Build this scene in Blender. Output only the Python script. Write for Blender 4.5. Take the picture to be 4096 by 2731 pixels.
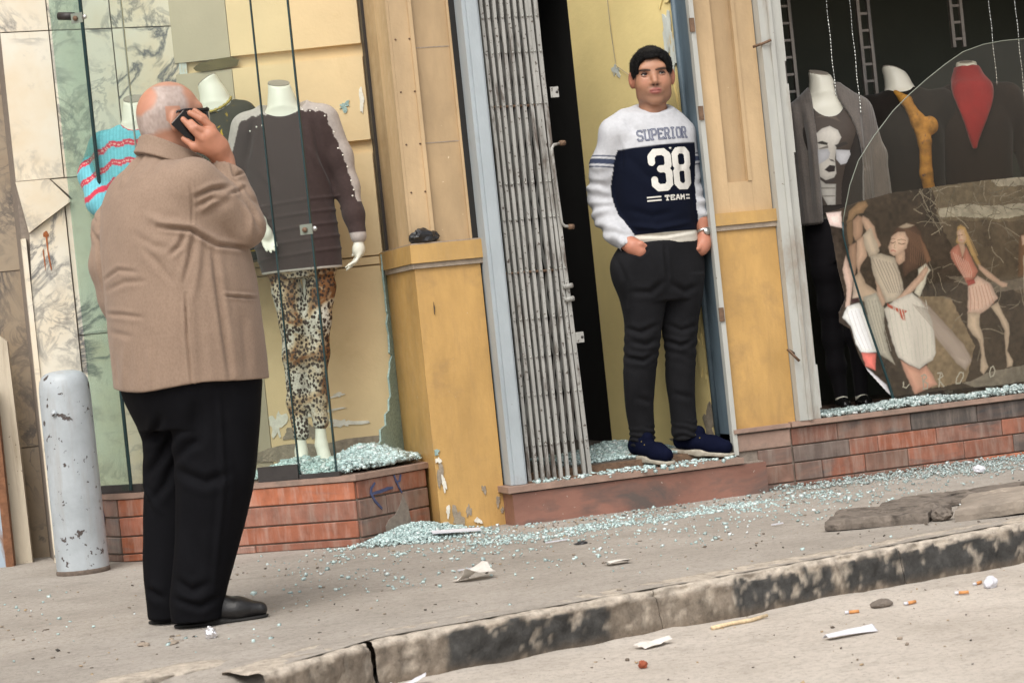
import bpy, bmesh, math, random
import numpy as np
from mathutils import Vector, Matrix, Euler
from mathutils.bvhtree import BVHTree

for o in list(bpy.data.objects):
    bpy.data.objects.remove(o, do_unlink=True)
scene = bpy.context.scene
COL = scene.collection
random.seed(7)
RNG = np.random.default_rng(7)

# ------------------------------------------------------------------ camera
CAM_POS = Vector((-2.422, -8.165, 0.84))
YAW, PITCH, ROLL = math.radians(17), math.radians(0.536), math.radians(5.9)
_Fh = Vector((math.sin(YAW), math.cos(YAW), 0))
_R = Vector((math.cos(YAW), -math.sin(YAW), 0))
_F = _Fh * math.cos(PITCH) + Vector((0, 0, -math.sin(PITCH)))
_U = _Fh * math.sin(PITCH) + Vector((0, 0, math.cos(PITCH)))
_Rc = _R * math.cos(ROLL) - _U * math.sin(ROLL)
_Uc = _R * math.sin(ROLL) + _U * math.cos(ROLL)
cd = bpy.data.cameras.new('camera')
cd.sensor_width = 36.0
cd.lens = 71.94
cd.clip_end = 500
cd.clip_start = 0.05
cd.dof.use_dof = True
cd.dof.focus_distance = 8.2
cd.dof.aperture_fstop = 8.0
cam = bpy.data.objects.new('camera', cd)
m = Matrix.Identity(4)
for i in range(3):
    m[i][0], m[i][1], m[i][2], m[i][3] = _Rc[i], _Uc[i], -_F[i], CAM_POS[i]
cam.matrix_world = m
COL.objects.link(cam)
scene.camera = cam

# ------------------------------------------------------------------ sky and sun
SUN_AZ, SUN_EL = math.radians(215), math.radians(53)     # azimuth from +Y, clockwise
world = bpy.data.worlds.new('World')
scene.world = world
world.use_nodes = True
nt = world.node_tree
bg = nt.nodes['Background']
sky = nt.nodes.new('ShaderNodeTexSky')
sky.sky_type = 'NISHITA'
sky.sun_disc = False
sky.sun_elevation = SUN_EL
sky.sun_rotation = SUN_AZ
sky.air_density = 1.0
sky.dust_density = 4.0
hs = nt.nodes.new('ShaderNodeHueSaturation')
hs.inputs['Saturation'].default_value = 0.25
nt.links.new(sky.outputs[0], hs.inputs['Color'])
nt.links.new(hs.outputs[0], bg.inputs['Color'])
bg.inputs['Strength'].default_value = 0.15
sd = bpy.data.lights.new('sun', 'SUN')
sd.energy = 1.25
sd.angle = math.radians(48)
sd.color = (1.0, 0.95, 0.86)
sun = bpy.data.objects.new('sun', sd)
_sd = Vector((math.sin(SUN_AZ) * math.cos(SUN_EL), math.cos(SUN_AZ) * math.cos(SUN_EL), math.sin(SUN_EL)))
sun.rotation_euler = _sd.to_track_quat('Z', 'Y').to_euler()
sun.location = (0, 0, 20)
COL.objects.link(sun)
scene.view_settings.view_transform = 'Standard'
scene.view_settings.look = 'None'
scene.view_settings.gamma = 1.0
scene.view_settings.use_curve_mapping = False
scene.view_settings.exposure = 0.5
scene.render.engine = 'CYCLES'
scene.cycles.max_bounces = 6
scene.cycles.transparent_max_bounces = 12
scene.cycles.caustics_reflective = False
scene.cycles.caustics_refractive = False

# ------------------------------------------------------------------ tagging
def tag(o, label=None, cat=None, group=None, kind=None):
    if label: o['label'] = label
    if cat: o['category'] = cat
    if group: o['group'] = group
    if kind: o['kind'] = kind
    return o

def empty(name, loc=(0, 0, 0), rz=0.0, parent=None):
    o = bpy.data.objects.new(name, None)
    o.empty_display_size = 0.1
    o.location = loc
    o.rotation_euler = (0, 0, rz)
    COL.objects.link(o)
    if parent: o.parent = parent
    return o

def thing(name, label, cat, loc=(0, 0, 0), rz=0.0, group=None):
    return tag(empty(name, loc, rz), label, cat, group)

# ------------------------------------------------------------------ numpy noise
def _hash(i, j, k, seed):
    n = (i.astype(np.int64) * 374761393 + j.astype(np.int64) * 668265263 + k.astype(np.int64) * 2147483647 + seed * 1274126177) & 0xFFFFFFFF
    n = ((n ^ (n >> 13)) * 1274126177) & 0xFFFFFFFF
    n = n ^ (n >> 16)
    return (n & 0xFFFF).astype(np.float32) / 32767.5 - 1.0

def vnoise(p, seed=0):
    p = np.asarray(p, dtype=np.float64)
    f = np.floor(p); t = (p - f).astype(np.float32); t = t * t * (3 - 2 * t)
    i, j, k = (f[:, a].astype(np.int64) for a in range(3))
    x, y, z = t[:, 0], t[:, 1], t[:, 2]
    def L(a, b, w): return a + (b - a) * w
    c00 = L(_hash(i, j, k, seed), _hash(i + 1, j, k, seed), x)
    c10 = L(_hash(i, j + 1, k, seed), _hash(i + 1, j + 1, k, seed), x)
    c01 = L(_hash(i, j, k + 1, seed), _hash(i + 1, j, k + 1, seed), x)
    c11 = L(_hash(i, j + 1, k + 1, seed), _hash(i + 1, j + 1, k + 1, seed), x)
    return L(L(c00, c10, y), L(c01, c11, y), z)

def fbm(p, octv=4, seed=0, gain=0.5):
    p = np.asarray(p, dtype=np.float64); s = 0; a = 1.0; tot = 0
    for o in range(octv):
        s = s + a * vnoise(p * (2 ** o) + 17.3 * o, seed + o); tot += a; a *= gain
    return s / tot

# ------------------------------------------------------------------ mesh helpers
def mesh_np(name, verts, faces, mat=None, parent=None, smooth=True, cols=None, attrs=None):
    """verts (n,3); faces (m,4) or (m,3) int arrays."""
    verts = np.ascontiguousarray(verts, dtype=np.float32); faces = np.ascontiguousarray(faces, dtype=np.int32)
    me = bpy.data.meshes.new(name)
    k = faces.shape[1]
    me.vertices.add(len(verts)); me.vertices.foreach_set('co', verts.ravel())
    me.loops.add(faces.size); me.loops.foreach_set('vertex_index', faces.ravel())
    me.polygons.add(len(faces))
    me.polygons.foreach_set('loop_start', np.arange(0, faces.size, k, dtype=np.int32))
    me.polygons.foreach_set('loop_total', np.full(len(faces), k, dtype=np.int32))
    me.update(calc_edges=True)
    me.validate()
    if smooth: me.polygons.foreach_set('use_smooth', np.ones(len(me.polygons), dtype=bool))
    if cols is not None:
        c = np.ones((len(verts), 4), dtype=np.float32); c[:, :3] = cols
        at = me.color_attributes.new('Col', 'FLOAT_COLOR', 'POINT'); at.data.foreach_set('color', c.ravel())
    if attrs:
        for nme, val in attrs.items():
            at = me.attributes.new(nme, 'FLOAT', 'POINT'); at.data.foreach_set('value', np.asarray(val, dtype=np.float32))
    o = bpy.data.objects.new(name, me)
    if mat: me.materials.append(mat)
    COL.objects.link(o)
    if parent: o.parent = parent
    return o

def mesh_py(name, verts, faces, mat=None, parent=None, smooth=False):
    me = bpy.data.meshes.new(name)
    me.from_pydata([tuple(v) for v in verts], [], [tuple(f) for f in faces])
    me.update()
    if smooth:
        for p in me.polygons: p.use_smooth = True
    o = bpy.data.objects.new(name, me)
    if mat: me.materials.append(mat)
    COL.objects.link(o)
    if parent: o.parent = parent
    return o

def bm_obj(name, bm, mat=None, parent=None, smooth=False, bevel=0.0, seg=2):
    if bevel > 0:
        bmesh.ops.bevel(bm, geom=[e for e in bm.edges if e.is_manifold and e.calc_face_angle(0) > 0.5], offset=bevel, segments=seg, profile=0.6, affect='EDGES', clamp_overlap=True)
    bmesh.ops.recalc_face_normals(bm, faces=bm.faces)
    me = bpy.data.meshes.new(name); bm.to_mesh(me); bm.free()
    if smooth:
        for p in me.polygons: p.use_smooth = True
    o = bpy.data.objects.new(name, me)
    if mat: me.materials.append(mat)
    COL.objects.link(o)
    if parent: o.parent = parent
    return o

def bm_prism(bm, poly, z0, z1):
    lo = [bm.verts.new((p[0], p[1], z0)) for p in poly]
    hi = [bm.verts.new((p[0], p[1], z1)) for p in poly]
    n = len(poly)
    bm.faces.new(lo[::-1]); bm.faces.new(hi)
    for i in range(n):
        bm.faces.new((lo[i], lo[(i + 1) % n], hi[(i + 1) % n], hi[i]))

def bm_box(bm, x0, x1, y0, y1, z0, z1):
    bm_prism(bm, [(x0, y0), (x1, y0), (x1, y1), (x0, y1)], z0, z1)

def box(name, x0, x1, y0, y1, z0, z1, mat, parent=None, bevel=0.003):
    bm = bmesh.new(); bm_box(bm, x0, x1, y0, y1, z0, z1)
    return bm_obj(name, bm, mat, parent, bevel=bevel)

def prism(name, poly, z0, z1, mat, parent=None, bevel=0.003):
    bm = bmesh.new(); bm_prism(bm, poly, z0, z1)
    return bm_obj(name, bm, mat, parent, bevel=bevel)

def bm_tube(bm, pts, r, n=8, caps=True):
    """round tube through points; r number or list."""
    pts = [Vector(p) for p in pts]
    rs = r if isinstance(r, (list, tuple)) else [r] * len(pts)
    rings = []; up = None
    for i, p in enumerate(pts):
        t = (pts[min(i + 1, len(pts) - 1)] - pts[max(i - 1, 0)]).normalized()
        if up is None:
            up = Vector((0, 0, 1)) if abs(t.z) < 0.9 else Vector((1, 0, 0))
        u = (up - t * up.dot(t)).normalized(); v = t.cross(u); up = u
        rings.append([bm.verts.new(p + (u * math.cos(2 * math.pi * k / n) + v * math.sin(2 * math.pi * k / n)) * rs[i]) for k in range(n)])
    for a, b in zip(rings, rings[1:]):
        for k in range(n):
            bm.faces.new((a[k], a[(k + 1) % n], b[(k + 1) % n], b[k]))
    if caps:
        bm.faces.new(rings[0][::-1]); bm.faces.new(rings[-1])

def tube(name, pts, r, mat, parent=None, n=8, smooth=True):
    bm = bmesh.new(); bm_tube(bm, pts, r, n)
    return bm_obj(name, bm, mat, parent, smooth=smooth)

def blob2d(cx, cz, rx, rz, seed, n=18, rough=0.35):
    rr = random.Random(seed); ph = [rr.uniform(0, 6.28) for _ in range(5)]
    out = []
    for k in range(n):
        a = 2 * math.pi * k / n
        s = 1 + rough * (0.5 * math.sin(2 * a + ph[0]) + 0.4 * math.sin(3 * a + ph[1]) + 0.35 * math.sin(5 * a + ph[2]) + 0.3 * math.sin(7 * a + ph[3])) + rr.uniform(-rough, rough) * 0.3
        out.append((cx + rx * s * math.cos(a), cz + rz * s * math.sin(a)))
    return out

def wall_patch(name, poly, p0, d, mat, parent, lift=0.003, thick=0.004):
    """flat irregular flake on a vertical plane: poly is (s, z) with s metres along d from p0; normal to the street side."""
    d = Vector((d[0], d[1], 0)).normalized(); nrm = Vector((d.y, -d.x, 0))
    P = Vector((p0[0], p0[1], 0))
    bm = bmesh.new()
    top = [bm.verts.new(P + d * s + nrm * lift + Vector((0, 0, z))) for s, z in poly]
    bot = [bm.verts.new(P + d * s + nrm * (lift - thick) + Vector((0, 0, z))) for s, z in poly]
    bm.faces.new(top); n = len(poly)
    for i in range(n):
        bm.faces.new((top[i], bot[i], bot[(i + 1) % n], top[(i + 1) % n]))
    return bm_obj(name, bm, mat, parent)

# ------------------------------------------------------------------ signed-distance bodies
class SDF:
    def __init__(s, lo, hi, h):
        s.lo = np.array(lo, dtype=np.float64); s.h = h
        s.n = np.ceil((np.array(hi) - s.lo) / h).astype(int) + 1
        s.d = np.full(s.n, 0.5, dtype=np.float32)
    def _blk(s, lo, hi):
        a = np.clip(np.floor((np.array(lo) - s.lo) / s.h).astype(int), 0, s.n - 1)
        b = np.clip(np.ceil((np.array(hi) - s.lo) / s.h).astype(int) + 1, 1, s.n)
        sl = tuple(slice(a[i], max(b[i], a[i] + 1)) for i in range(3))
        g = [(s.lo[i] + s.h * np.arange(sl[i].start, sl[i].stop)).astype(np.float32) for i in range(3)]
        return sl, g[0][:, None, None], g[1][None, :, None], g[2][None, None, :]
    def _comb(s, sl, v, k, op):
        cur = s.d[sl]
        if op == 'add':
            if k <= 0: s.d[sl] = np.minimum(cur, v)
            else:
                hh = np.maximum(k - np.abs(cur - v), 0) / k
                s.d[sl] = np.minimum(cur, v) - hh * hh * k * 0.25
        else:
            v = -v
            if k <= 0: s.d[sl] = np.maximum(cur, v)
            else:
                hh = np.maximum(k - np.abs(cur - v), 0) / k
                s.d[sl] = np.maximum(cur, v) + hh * hh * k * 0.25
    def cone(s, a, b, ra, rb, k=0.02, op='add'):
        a = np.array(a, float); b = np.array(b, float); mr = max(ra, rb) + k + 3 * s.h + 0.01
        sl, X, Y, Z = s._blk(np.minimum(a, b) - mr, np.maximum(a, b) + mr)
        ab = b - a; L2 = float(ab @ ab) + 1e-9
        t = np.clip(((X - a[0]) * ab[0] + (Y - a[1]) * ab[1] + (Z - a[2]) * ab[2]) / L2, 0, 1)
        v = np.sqrt((X - a[0] - t * ab[0]) ** 2 + (Y - a[1] - t * ab[1]) ** 2 + (Z - a[2] - t * ab[2]) ** 2) - (ra + (rb - ra) * t)
        s._comb(sl, v.astype(np.float32), k, op)
    def chain(s, pts, rs, k=0.02, op='add'):
        for i in range(len(pts) - 1): s.cone(pts[i], pts[i + 1], rs[i], rs[i + 1], k, op)
    def ell(s, c, r, k=0.02, op='add', rot=None):
        c = np.array(c, float); r = np.array(r, float); mr = r.max() + k + 3 * s.h + 0.01
        sl, X, Y, Z = s._blk(c - mr, c + mr)
        x, y, z = X - c[0], Y - c[1], Z - c[2]
        if rot is not None:
            Mx = np.array(Euler(rot).to_matrix().transposed())
            x, y, z = (Mx[i, 0] * x + Mx[i, 1] * y + Mx[i, 2] * z for i in range(3))
        q = np.sqrt((x / r[0]) ** 2 + (y / r[1]) ** 2 + (z / r[2]) ** 2)
        q2 = np.sqrt((x / r[0] ** 2) ** 2 + (y / r[1] ** 2) ** 2 + (z / r[2] ** 2) ** 2) + 1e-6
        s._comb(sl, (q * (q - 1) / q2).astype(np.float32), k, op)
    def loft(s, rows, ang, k=0.02, op='add', p=2.2, z0=None, z1=None):
        """rows: (z, cx, cy, A, B); A along axis at angle ang (xy), B across; superellipse power p."""
        rows = sorted(rows); R = np.array(rows, float); zs = R[:, 0]
        za = zs[0] if z0 is None else z0; zb = zs[-1] if z1 is None else z1
        mx = R[:, 3:].max() + k + 3 * s.h + 0.02
        lo = (R[:, 1].min() - mx, R[:, 2].min() - mx, za - k - 4 * s.h); hi = (R[:, 1].max() + mx, R[:, 2].max() + mx, zb + k + 4 * s.h)
        sl, X, Y, Z = s._blk(lo, hi)
        zz = Z.ravel()
        def ip(c):
            # smooth (cubic hermite) interpolation
            y = R[:, c]; m_ = np.gradient(y, zs); q = np.clip(zz, zs[0], zs[-1])
            i = np.clip(np.searchsorted(zs, q) - 1, 0, len(zs) - 2); h_ = zs[i + 1] - zs[i]; t = (q - zs[i]) / h_
            return ((2 * t**3 - 3 * t**2 + 1) * y[i] + (t**3 - 2 * t**2 + t) * h_ * m_[i] + (-2 * t**3 + 3 * t**2) * y[i + 1] + (t**3 - t**2) * h_ * m_[i + 1]).astype(np.float32)[None, None, :]
        cx, cy, A, B = ip(1), ip(2), ip(3), ip(4)
        ca, sa = math.cos(ang), math.sin(ang)
        u = (X - cx) * ca + (Y - cy) * sa; w = -(X - cx) * sa + (Y - cy) * ca
        q = (np.abs(u / A) ** p + np.abs(w / B) ** p) ** (1.0 / p)
        v = (q - 1) * np.minimum(A, B)
        v = np.maximum(v, np.maximum(za - Z, Z - zb))
        s._comb(sl, v.astype(np.float32), k, op)
    def half(s, pt, nrm, k=0.0):
        """cut away everything on the side nrm points to."""
        nrm = np.array(nrm, float); nrm /= np.linalg.norm(nrm)
        sl, X, Y, Z = s._blk(s.lo, s.lo + s.n * s.h)
        v = (X - pt[0]) * nrm[0] + (Y - pt[1]) * nrm[1] + (Z - pt[2]) * nrm[2]
        s._comb(sl, (-v).astype(np.float32), k, 'sub')
    def mesh(s):
        d = s.d; inside = d < 0
        n = np.array(d.shape) - 1
        cnt = np.zeros(n, dtype=np.uint8)
        for i in (0, 1):
            for j in (0, 1):
                for k in (0, 1):
                    cnt += inside[i:i + n[0], j:j + n[1], k:k + n[2]]
        act = (cnt > 0) & (cnt < 8)
        idx = np.argwhere(act)
        vid = np.full(n, -1, dtype=np.int32); vid[act] = np.arange(len(idx))
        acc = np.zeros((len(idx), 3)); num = np.zeros(len(idx))
        cor = [(i, j, k) for i in (0, 1) for j in (0, 1) for k in (0, 1)]
        for c in cor:
            for ax in range(3):
                if c[ax]: continue
                e = list(c); e[ax] = 1
                a = d[idx[:, 0] + c[0], idx[:, 1] + c[1], idx[:, 2] + c[2]]
                b = d[idx[:, 0] + e[0], idx[:, 1] + e[1], idx[:, 2] + e[2]]
                mk = (a < 0) != (b < 0)
                t = np.where(mk, a / np.where(a == b, 1, a - b), 0)
                pos = np.tile(np.array(c, float), (len(idx), 1)); pos[:, ax] += t
                acc[mk] += pos[mk]; num[mk] += 1
        V = s.lo + s.h * (idx + acc / num[:, None])
        F = []
        for ax in range(3):
            o1, o2 = [(1, 2), (2, 0), (0, 1)][ax]
            A = [slice(1, n[q]) for q in range(3)]; A[ax] = slice(0, n[ax]); B = list(A); B[ax] = slice(1, n[ax] + 1)
            # grid edge from (i) to (i+1) along ax at interior positions
            ia, ib = inside[tuple(A)], inside[tuple(B)]
            ch = np.argwhere(ia != ib)
            if len(ch) == 0: continue
            base = ch.copy(); base[:, o1] += 1; base[:, o2] += 1
            flip = ia[tuple(ch.T)]
            def g(d1, d2):
                q = base.copy(); q[:, o1] -= d1; q[:, o2] -= d2
                return vid[q[:, 0], q[:, 1], q[:, 2]]
            quad = np.stack([g(1, 1), g(0, 1), g(0, 0), g(1, 0)], 1)
            quad[~flip] = quad[~flip][:, ::-1]
            F.append(quad)
        F = np.concatenate(F); F = F[(F >= 0).all(1)]
        return V, F

def vnormals(V, F):
    a, b, c, d = (V[F[:, i]] for i in range(4))
    fn = np.cross(c - a, d - b)
    N = np.zeros_like(V)
    for i in range(4): np.add.at(N, F[:, i], fn)
    return N / (np.linalg.norm(N, axis=1, keepdims=True) + 1e-12)

def relax(V, F, it=1, lam=0.5):
    for _ in range(it):
        S = np.zeros_like(V); W = np.zeros(len(V))
        for i in range(4):
            j = (i + 1) % 4
            np.add.at(S, F[:, i], V[F[:, j]]); np.add.at(W, F[:, i], 1)
            np.add.at(S, F[:, j], V[F[:, i]]); np.add.at(W, F[:, j], 1)
        V = V + lam * (S / W[:, None] - V)
    return V

def seg_dist(a, c, p, q):
    """2-D distance of points (a,c) to segment pq, and the parameter."""
    p = np.array(p, float); q = np.array(q, float); d = q - p
    t = np.clip(((a - p[0]) * d[0] + (c - p[1]) * d[1]) / (d @ d + 1e-9), 0, 1)
    return np.hypot(a - p[0] - t * d[0], c - p[1] - t * d[1]), t

def folds(V, N, lines, side=-1):
    """press creases / raise folds along polylines given in the (x, z) plane on the side of the cloth facing local -y (or +y)."""
    disp = np.zeros(len(V)); w_side = np.clip(side * N[:, 1] * 2.0, 0, 1)
    for pts, width, amp in lines:
        best = np.full(len(V), 9.0); fade = np.ones(len(V)); m_ = len(pts) - 1
        for i in range(m_):
            dd, t = seg_dist(V[:, 0], V[:, 2], pts[i], pts[i + 1])
            g = (i + t) / m_
            mk = dd < best
            best = np.where(mk, dd, best); fade = np.where(mk, 1 - 0.75 * np.abs(2 * g - 1) ** 3, fade)
        disp += amp * fade * (np.exp(-(best / width) ** 2) - 0.45 * np.exp(-((best - 2.0 * width) / (1.3 * width)) ** 2))
    return V + N * (disp * w_side)[:, None]
# ------------------------------------------------------------------ materials
class NB:
    """small node-tree builder"""
    def __init__(s, name):
        s.m = bpy.data.materials.new(name); s.m.use_nodes = True
        s.t = s.m.node_tree; s.b = s.t.nodes['Principled BSDF']; s.out = s.t.nodes['Material Output']
        s._co = None
    def n(s, typ, **kw):
        nd = s.t.nodes.new(typ)
        for k, v in kw.items(): setattr(nd, k, v)
        return nd
    def link(s, a, b): s.t.links.new(a, b)
    def val(s, inp, v):
        if hasattr(v, 'is_linked') or hasattr(v, 'links'): s.link(v, inp)
        else:
            if isinstance(v, (tuple, list)) and len(v) == 3 and inp.type == 'RGBA': v = (*v, 1)
            inp.default_value = v
    def co(s, scale=(1, 1, 1), rnd=False, rot=(0, 0, 0)):
        if s._co is None: s._co = s.n('ShaderNodeTexCoord')
        mp = s.n('ShaderNodeMapping'); s.link(s._co.outputs['Object'], mp.inputs[0])
        mp.inputs['Scale'].default_value = scale; mp.inputs['Rotation'].default_value = rot
        if rnd:
            oi = s.n('ShaderNodeObjectInfo'); mul = s.n('ShaderNodeVectorMath', operation='SCALE'); cx = s.n('ShaderNodeCombineXYZ')
            s.link(oi.outputs['Random'], cx.inputs[0]); s.link(oi.outputs['Random'], cx.inputs[1])
            s.link(cx.outputs[0], mul.inputs[0]); mul.inputs['Scale'].default_value = 53.0
            s.link(mul.outputs[0], mp.inputs['Location'])
        return mp.outputs[0]
    def noise(s, scale, detail=4, rough=0.55, co=None, dist=0.0):
        nd = s.n('ShaderNodeTexNoise'); s.link(co if co is not None else s.co(), nd.inputs['Vector'])
        nd.inputs['Scale'].default_value = scale; nd.inputs['Detail'].default_value = detail; nd.inputs['Roughness'].default_value = rough; nd.inputs['Distortion'].default_value = dist
        return nd.outputs['Fac']
    def ramp(s, fac, stops, interp='LINEAR'):
        r = s.n('ShaderNodeValToRGB'); r.color_ramp.interpolation = interp
        e = r.color_ramp.elements
        while len(e) < len(stops): e.new(0.5)
        for el, (p, c) in zip(e, stops):
            el.position = p; el.color = (c, c, c, 1) if not isinstance(c, (tuple, list)) else (*c[:3], 1)
        s.link(fac, r.inputs[0]); return r.outputs[0]
    def mix(s, fac, a, b, mode='MIX'):
        nd = s.n('ShaderNodeMix', data_type='RGBA', blend_type=mode)
        s.val(nd.inputs[0], fac); s.val(nd.inputs[6], a); s.val(nd.inputs[7], b); return nd.outputs[2]
    def math(s, op, a, b=0.0):
        nd = s.n('ShaderNodeMath', operation=op); s.val(nd.inputs[0], a); s.val(nd.inputs[1], b); return nd.outputs[0]
    def bump(s, h, strength=0.2, dist=0.01):
        nd = s.n('ShaderNodeBump'); nd.inputs['Strength'].default_value = strength; nd.inputs['Distance'].default_value = dist
        s.link(h, nd.inputs['Height']); s.link(nd.outputs[0], s.b.inputs['Normal']); return nd
    def done(s, col=None, rough=None, metal=None, spec=None):
        if col is not None: s.val(s.b.inputs['Base Color'], col)
        if rough is not None: s.val(s.b.inputs['Roughness'], rough)
        if metal is not None: s.val(s.b.inputs['Metallic'], metal)
        if spec is not None: s.val(s.b.inputs['Specular IOR Level'], spec)
        return s.m

def sc(c, f): return tuple(min(1, x * f) for x in c)

def m_plain(name, col, rough=0.6, var=0.12, scale=12, bump=0.1, bscale=80, stretch=(1, 1, 1), stain=None, stain_lo=0.55, stain_hi=0.7, stain_scale=5, metal=0.0, rnd=False, spec=0.4, chip=None, chip_scale=30, chip_lo=0.62):
    b = NB(name); co = b.co(stretch, rnd)
    c = b.ramp(b.noise(scale, 5, 0.6, co), [(0.3, sc(col, 1 - var)), (0.7, sc(col, 1 + var))])
    if stain:
        c = b.mix(b.ramp(b.noise(stain_scale, 6, 0.65, co, 0.4), [(stain_lo, 0.0), (stain_hi, 1.0)]), c, stain)
    if chip:
        c = b.mix(b.ramp(b.noise(chip_scale, 4, 0.6, b.co((1, 1, 1), rnd)), [(chip_lo, 0.0), (chip_lo + 0.03, 1.0)]), c, chip)
    if bump: b.bump(b.noise(bscale, 5, 0.6, co), bump, 0.01)
    return b.done(c, rough, metal, spec)

def m_paint(name, col, dirt, chipc, seed=0.0, dirt_amt=0.62):
    """old gloss paint on plaster: vertical runs, blotches, small chips"""
    b = NB(name); co = b.co((1, 1, 0.35)); c0 = b.co()
    c = b.ramp(b.noise(6, 5, 0.6, co), [(0.32, sc(col, 0.80)), (0.68, sc(col, 1.12))])
    c = b.mix(b.math('MULTIPLY', b.ramp(b.noise(38, 5, 0.7, b.co((1, 1, 0.12))), [(0.5, 0.0), (0.8, 1.0)]), 0.35), c, dirt)
    c = b.mix(b.math('MULTIPLY', b.ramp(b.noise(3.2, 7, 0.7, c0, 0.3), [(dirt_amt - 0.1, 0.0), (dirt_amt + 0.14, 1.0)]), 0.75), c, dirt)
    c = b.mix(b.ramp(b.noise(46, 3, 0.5, c0, 0.2), [(0.76, 0.0), (0.78, 1.0)]), c, chipc)
    h = b.math('ADD', b.noise(9, 5, 0.6, c0), b.math('MULTIPLY', b.noise(90, 4, 0.6, c0), 0.25))
    b.bump(h, 0.25, 0.012)
    return b.done(c, b.ramp(b.noise(20, 3, 0.5, c0), [(0.3, 0.38), (0.7, 0.6)]), 0, 0.4)

def m_marble(name, base, vein, warm, scale=2.2, rnd=False):
    b = NB(name); co = b.co((1, 1, 1), rnd, (0.3, 0.5, 0.2))
    c = b.ramp(b.noise(3.5, 5, 0.6, co), [(0.3, warm), (0.62, base)])
    def veins(s, d, lo, hi):
        w = b.n('ShaderNodeTexNoise'); b.link(co, w.inputs['Vector']); w.inputs['Scale'].default_value = s; w.inputs['Detail'].default_value = 7; w.inputs['Roughness'].default_value = 0.62; w.inputs['Distortion'].default_value = d
        a = b.math('ABSOLUTE', b.math('SUBTRACT', w.outputs['Fac'], 0.5))
        return b.ramp(a, [(lo, 1.0), (hi, 0.0)])
    v1 = b.math('MULTIPLY', veins(scale, 1.6, 0.0, 0.045), b.ramp(b.noise(scale * 0.9, 3, 0.5, co), [(0.45, 0.0), (0.62, 1.0)]))
    v2 = b.math('MULTIPLY', veins(scale * 2.6, 1.0, 0.0, 0.035), b.ramp(b.noise(scale * 1.3, 3, 0.5, co), [(0.5, 0.0), (0.7, 0.9)]))
    c = b.mix(v1, c, vein); c = b.mix(b.math('MULTIPLY', v2, 0.7), c, vein)
    c = b.mix(b.math('MULTIPLY', b.ramp(b.noise(5, 6, 0.7, co), [(0.58, 0.0), (0.75, 1.0)]), 0.5), c, sc(vein, 1.6))
    b.bump(b.noise(60, 4, 0.6, co), 0.05, 0.005)
    return b.done(c, 0.32, 0, 0.5)

def m_attr(name, rough=0.6, var=0.1, scale=60, bump=0.15, bscale=200, spec=0.3, sheen=0.0, stretch=(1, 1, 1), sss=0.0, add=None):
    """colour from the mesh's own colour attribute plus grain"""
    b = NB(name); at = b.n('ShaderNodeAttribute', attribute_name='Col'); co = b.co(stretch)
    f = b.ramp(b.noise(scale, 4, 0.6, co), [(0.25, 1 - var), (0.75, 1 + var)])
    c = b.mix(1.0, at.outputs['Color'], f, 'MULTIPLY')
    if bump: b.bump(b.noise(bscale, 3, 0.6, co), bump, 0.004)
    if sheen: b.b.inputs['Sheen Weight'].default_value = sheen
    if sss:
        b.b.inputs['Subsurface Weight'].default_value = sss; b.b.inputs['Subsurface Radius'].default_value = (0.012, 0.005, 0.003); b.b.inputs['Subsurface Scale'].default_value = 1.0
    return b.done(c, rough, 0, spec)

def m_cloth(name, col, var=0.12, weave=320, rough=0.85, sheen=0.25, melange=0.0, col2=None, stretch=(1, 1, 1)):
    b = NB(name); co = b.co(stretch)
    c = b.ramp(b.noise(7, 4, 0.6, co), [(0.3, sc(col, 1 - var)), (0.7, sc(col, 1 + var))])
    spec = 0.2 if max(col) > 0.05 else 0.06
    if melange:
        c = b.mix(b.math('MULTIPLY', b.ramp(b.noise(190, 5, 0.75, b.co((1, 1, 0.6))), [(0.42, 0.0), (0.66, 1.0)]), melange), c, col2 or sc(col, 0.5))
    wv = b.n('ShaderNodeTexWave', wave_type='BANDS', bands_direction='DIAGONAL'); b.link(co, wv.inputs[0]); wv.inputs['Scale'].default_value = weave; wv.inputs['Distortion'].default_value = 2.0
    h = b.math('ADD', b.math('MULTIPLY', wv.outputs['Fac'], 0.3), b.noise(weave * 0.8, 3, 0.6, co))
    b.bump(h, 0.07, 0.002)
    b.b.inputs['Sheen Weight'].default_value = sheen; b.b.inputs['Sheen Roughness'].default_value = 0.5
    return b.done(c, rough, 0, spec)

def m_glass_sheet(name, tint, haze, haze_col, refl=0.5):
    """thin shop glass: see-through tinted film, diffuse haze colour and mirror reflection"""
    b = NB(name); t = b.t
    tr = b.n('ShaderNodeBsdfTransparent'); tr.inputs[0].default_value = (*tint, 1)
    gl = b.n('ShaderNodeBsdfGlossy'); gl.inputs['Roughness'].default_value = 0.02; gl.inputs[0].default_value = (0.95, 1, 1, 1)
    df = b.n('ShaderNodeBsdfDiffuse'); df.inputs[0].default_value = (*haze_col, 1)
    m1 = b.n('ShaderNodeMixShader'); m2 = b.n('ShaderNodeMixShader')
    hz = b.ramp(b.noise(2.5, 6, 0.7), [(0.3, haze * 0.5), (0.75, haze * 1.6)])
    b.link(hz, m1.inputs[0]); b.link(tr.outputs[0], m1.inputs[1]); b.link(df.outputs[0], m1.inputs[2])
    fr = b.n('ShaderNodeFresnel'); fr.inputs[0].default_value = 1.5
    b.link(b.math('MULTIPLY', fr.outputs[0], refl), m2.inputs[0]); b.link(m1.outputs[0], m2.inputs[1]); b.link(gl.outputs[0], m2.inputs[2])
    b.link(m2.outputs[0], b.out.inputs[0]); b.t.nodes.remove(b.b)
    return b.m

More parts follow.
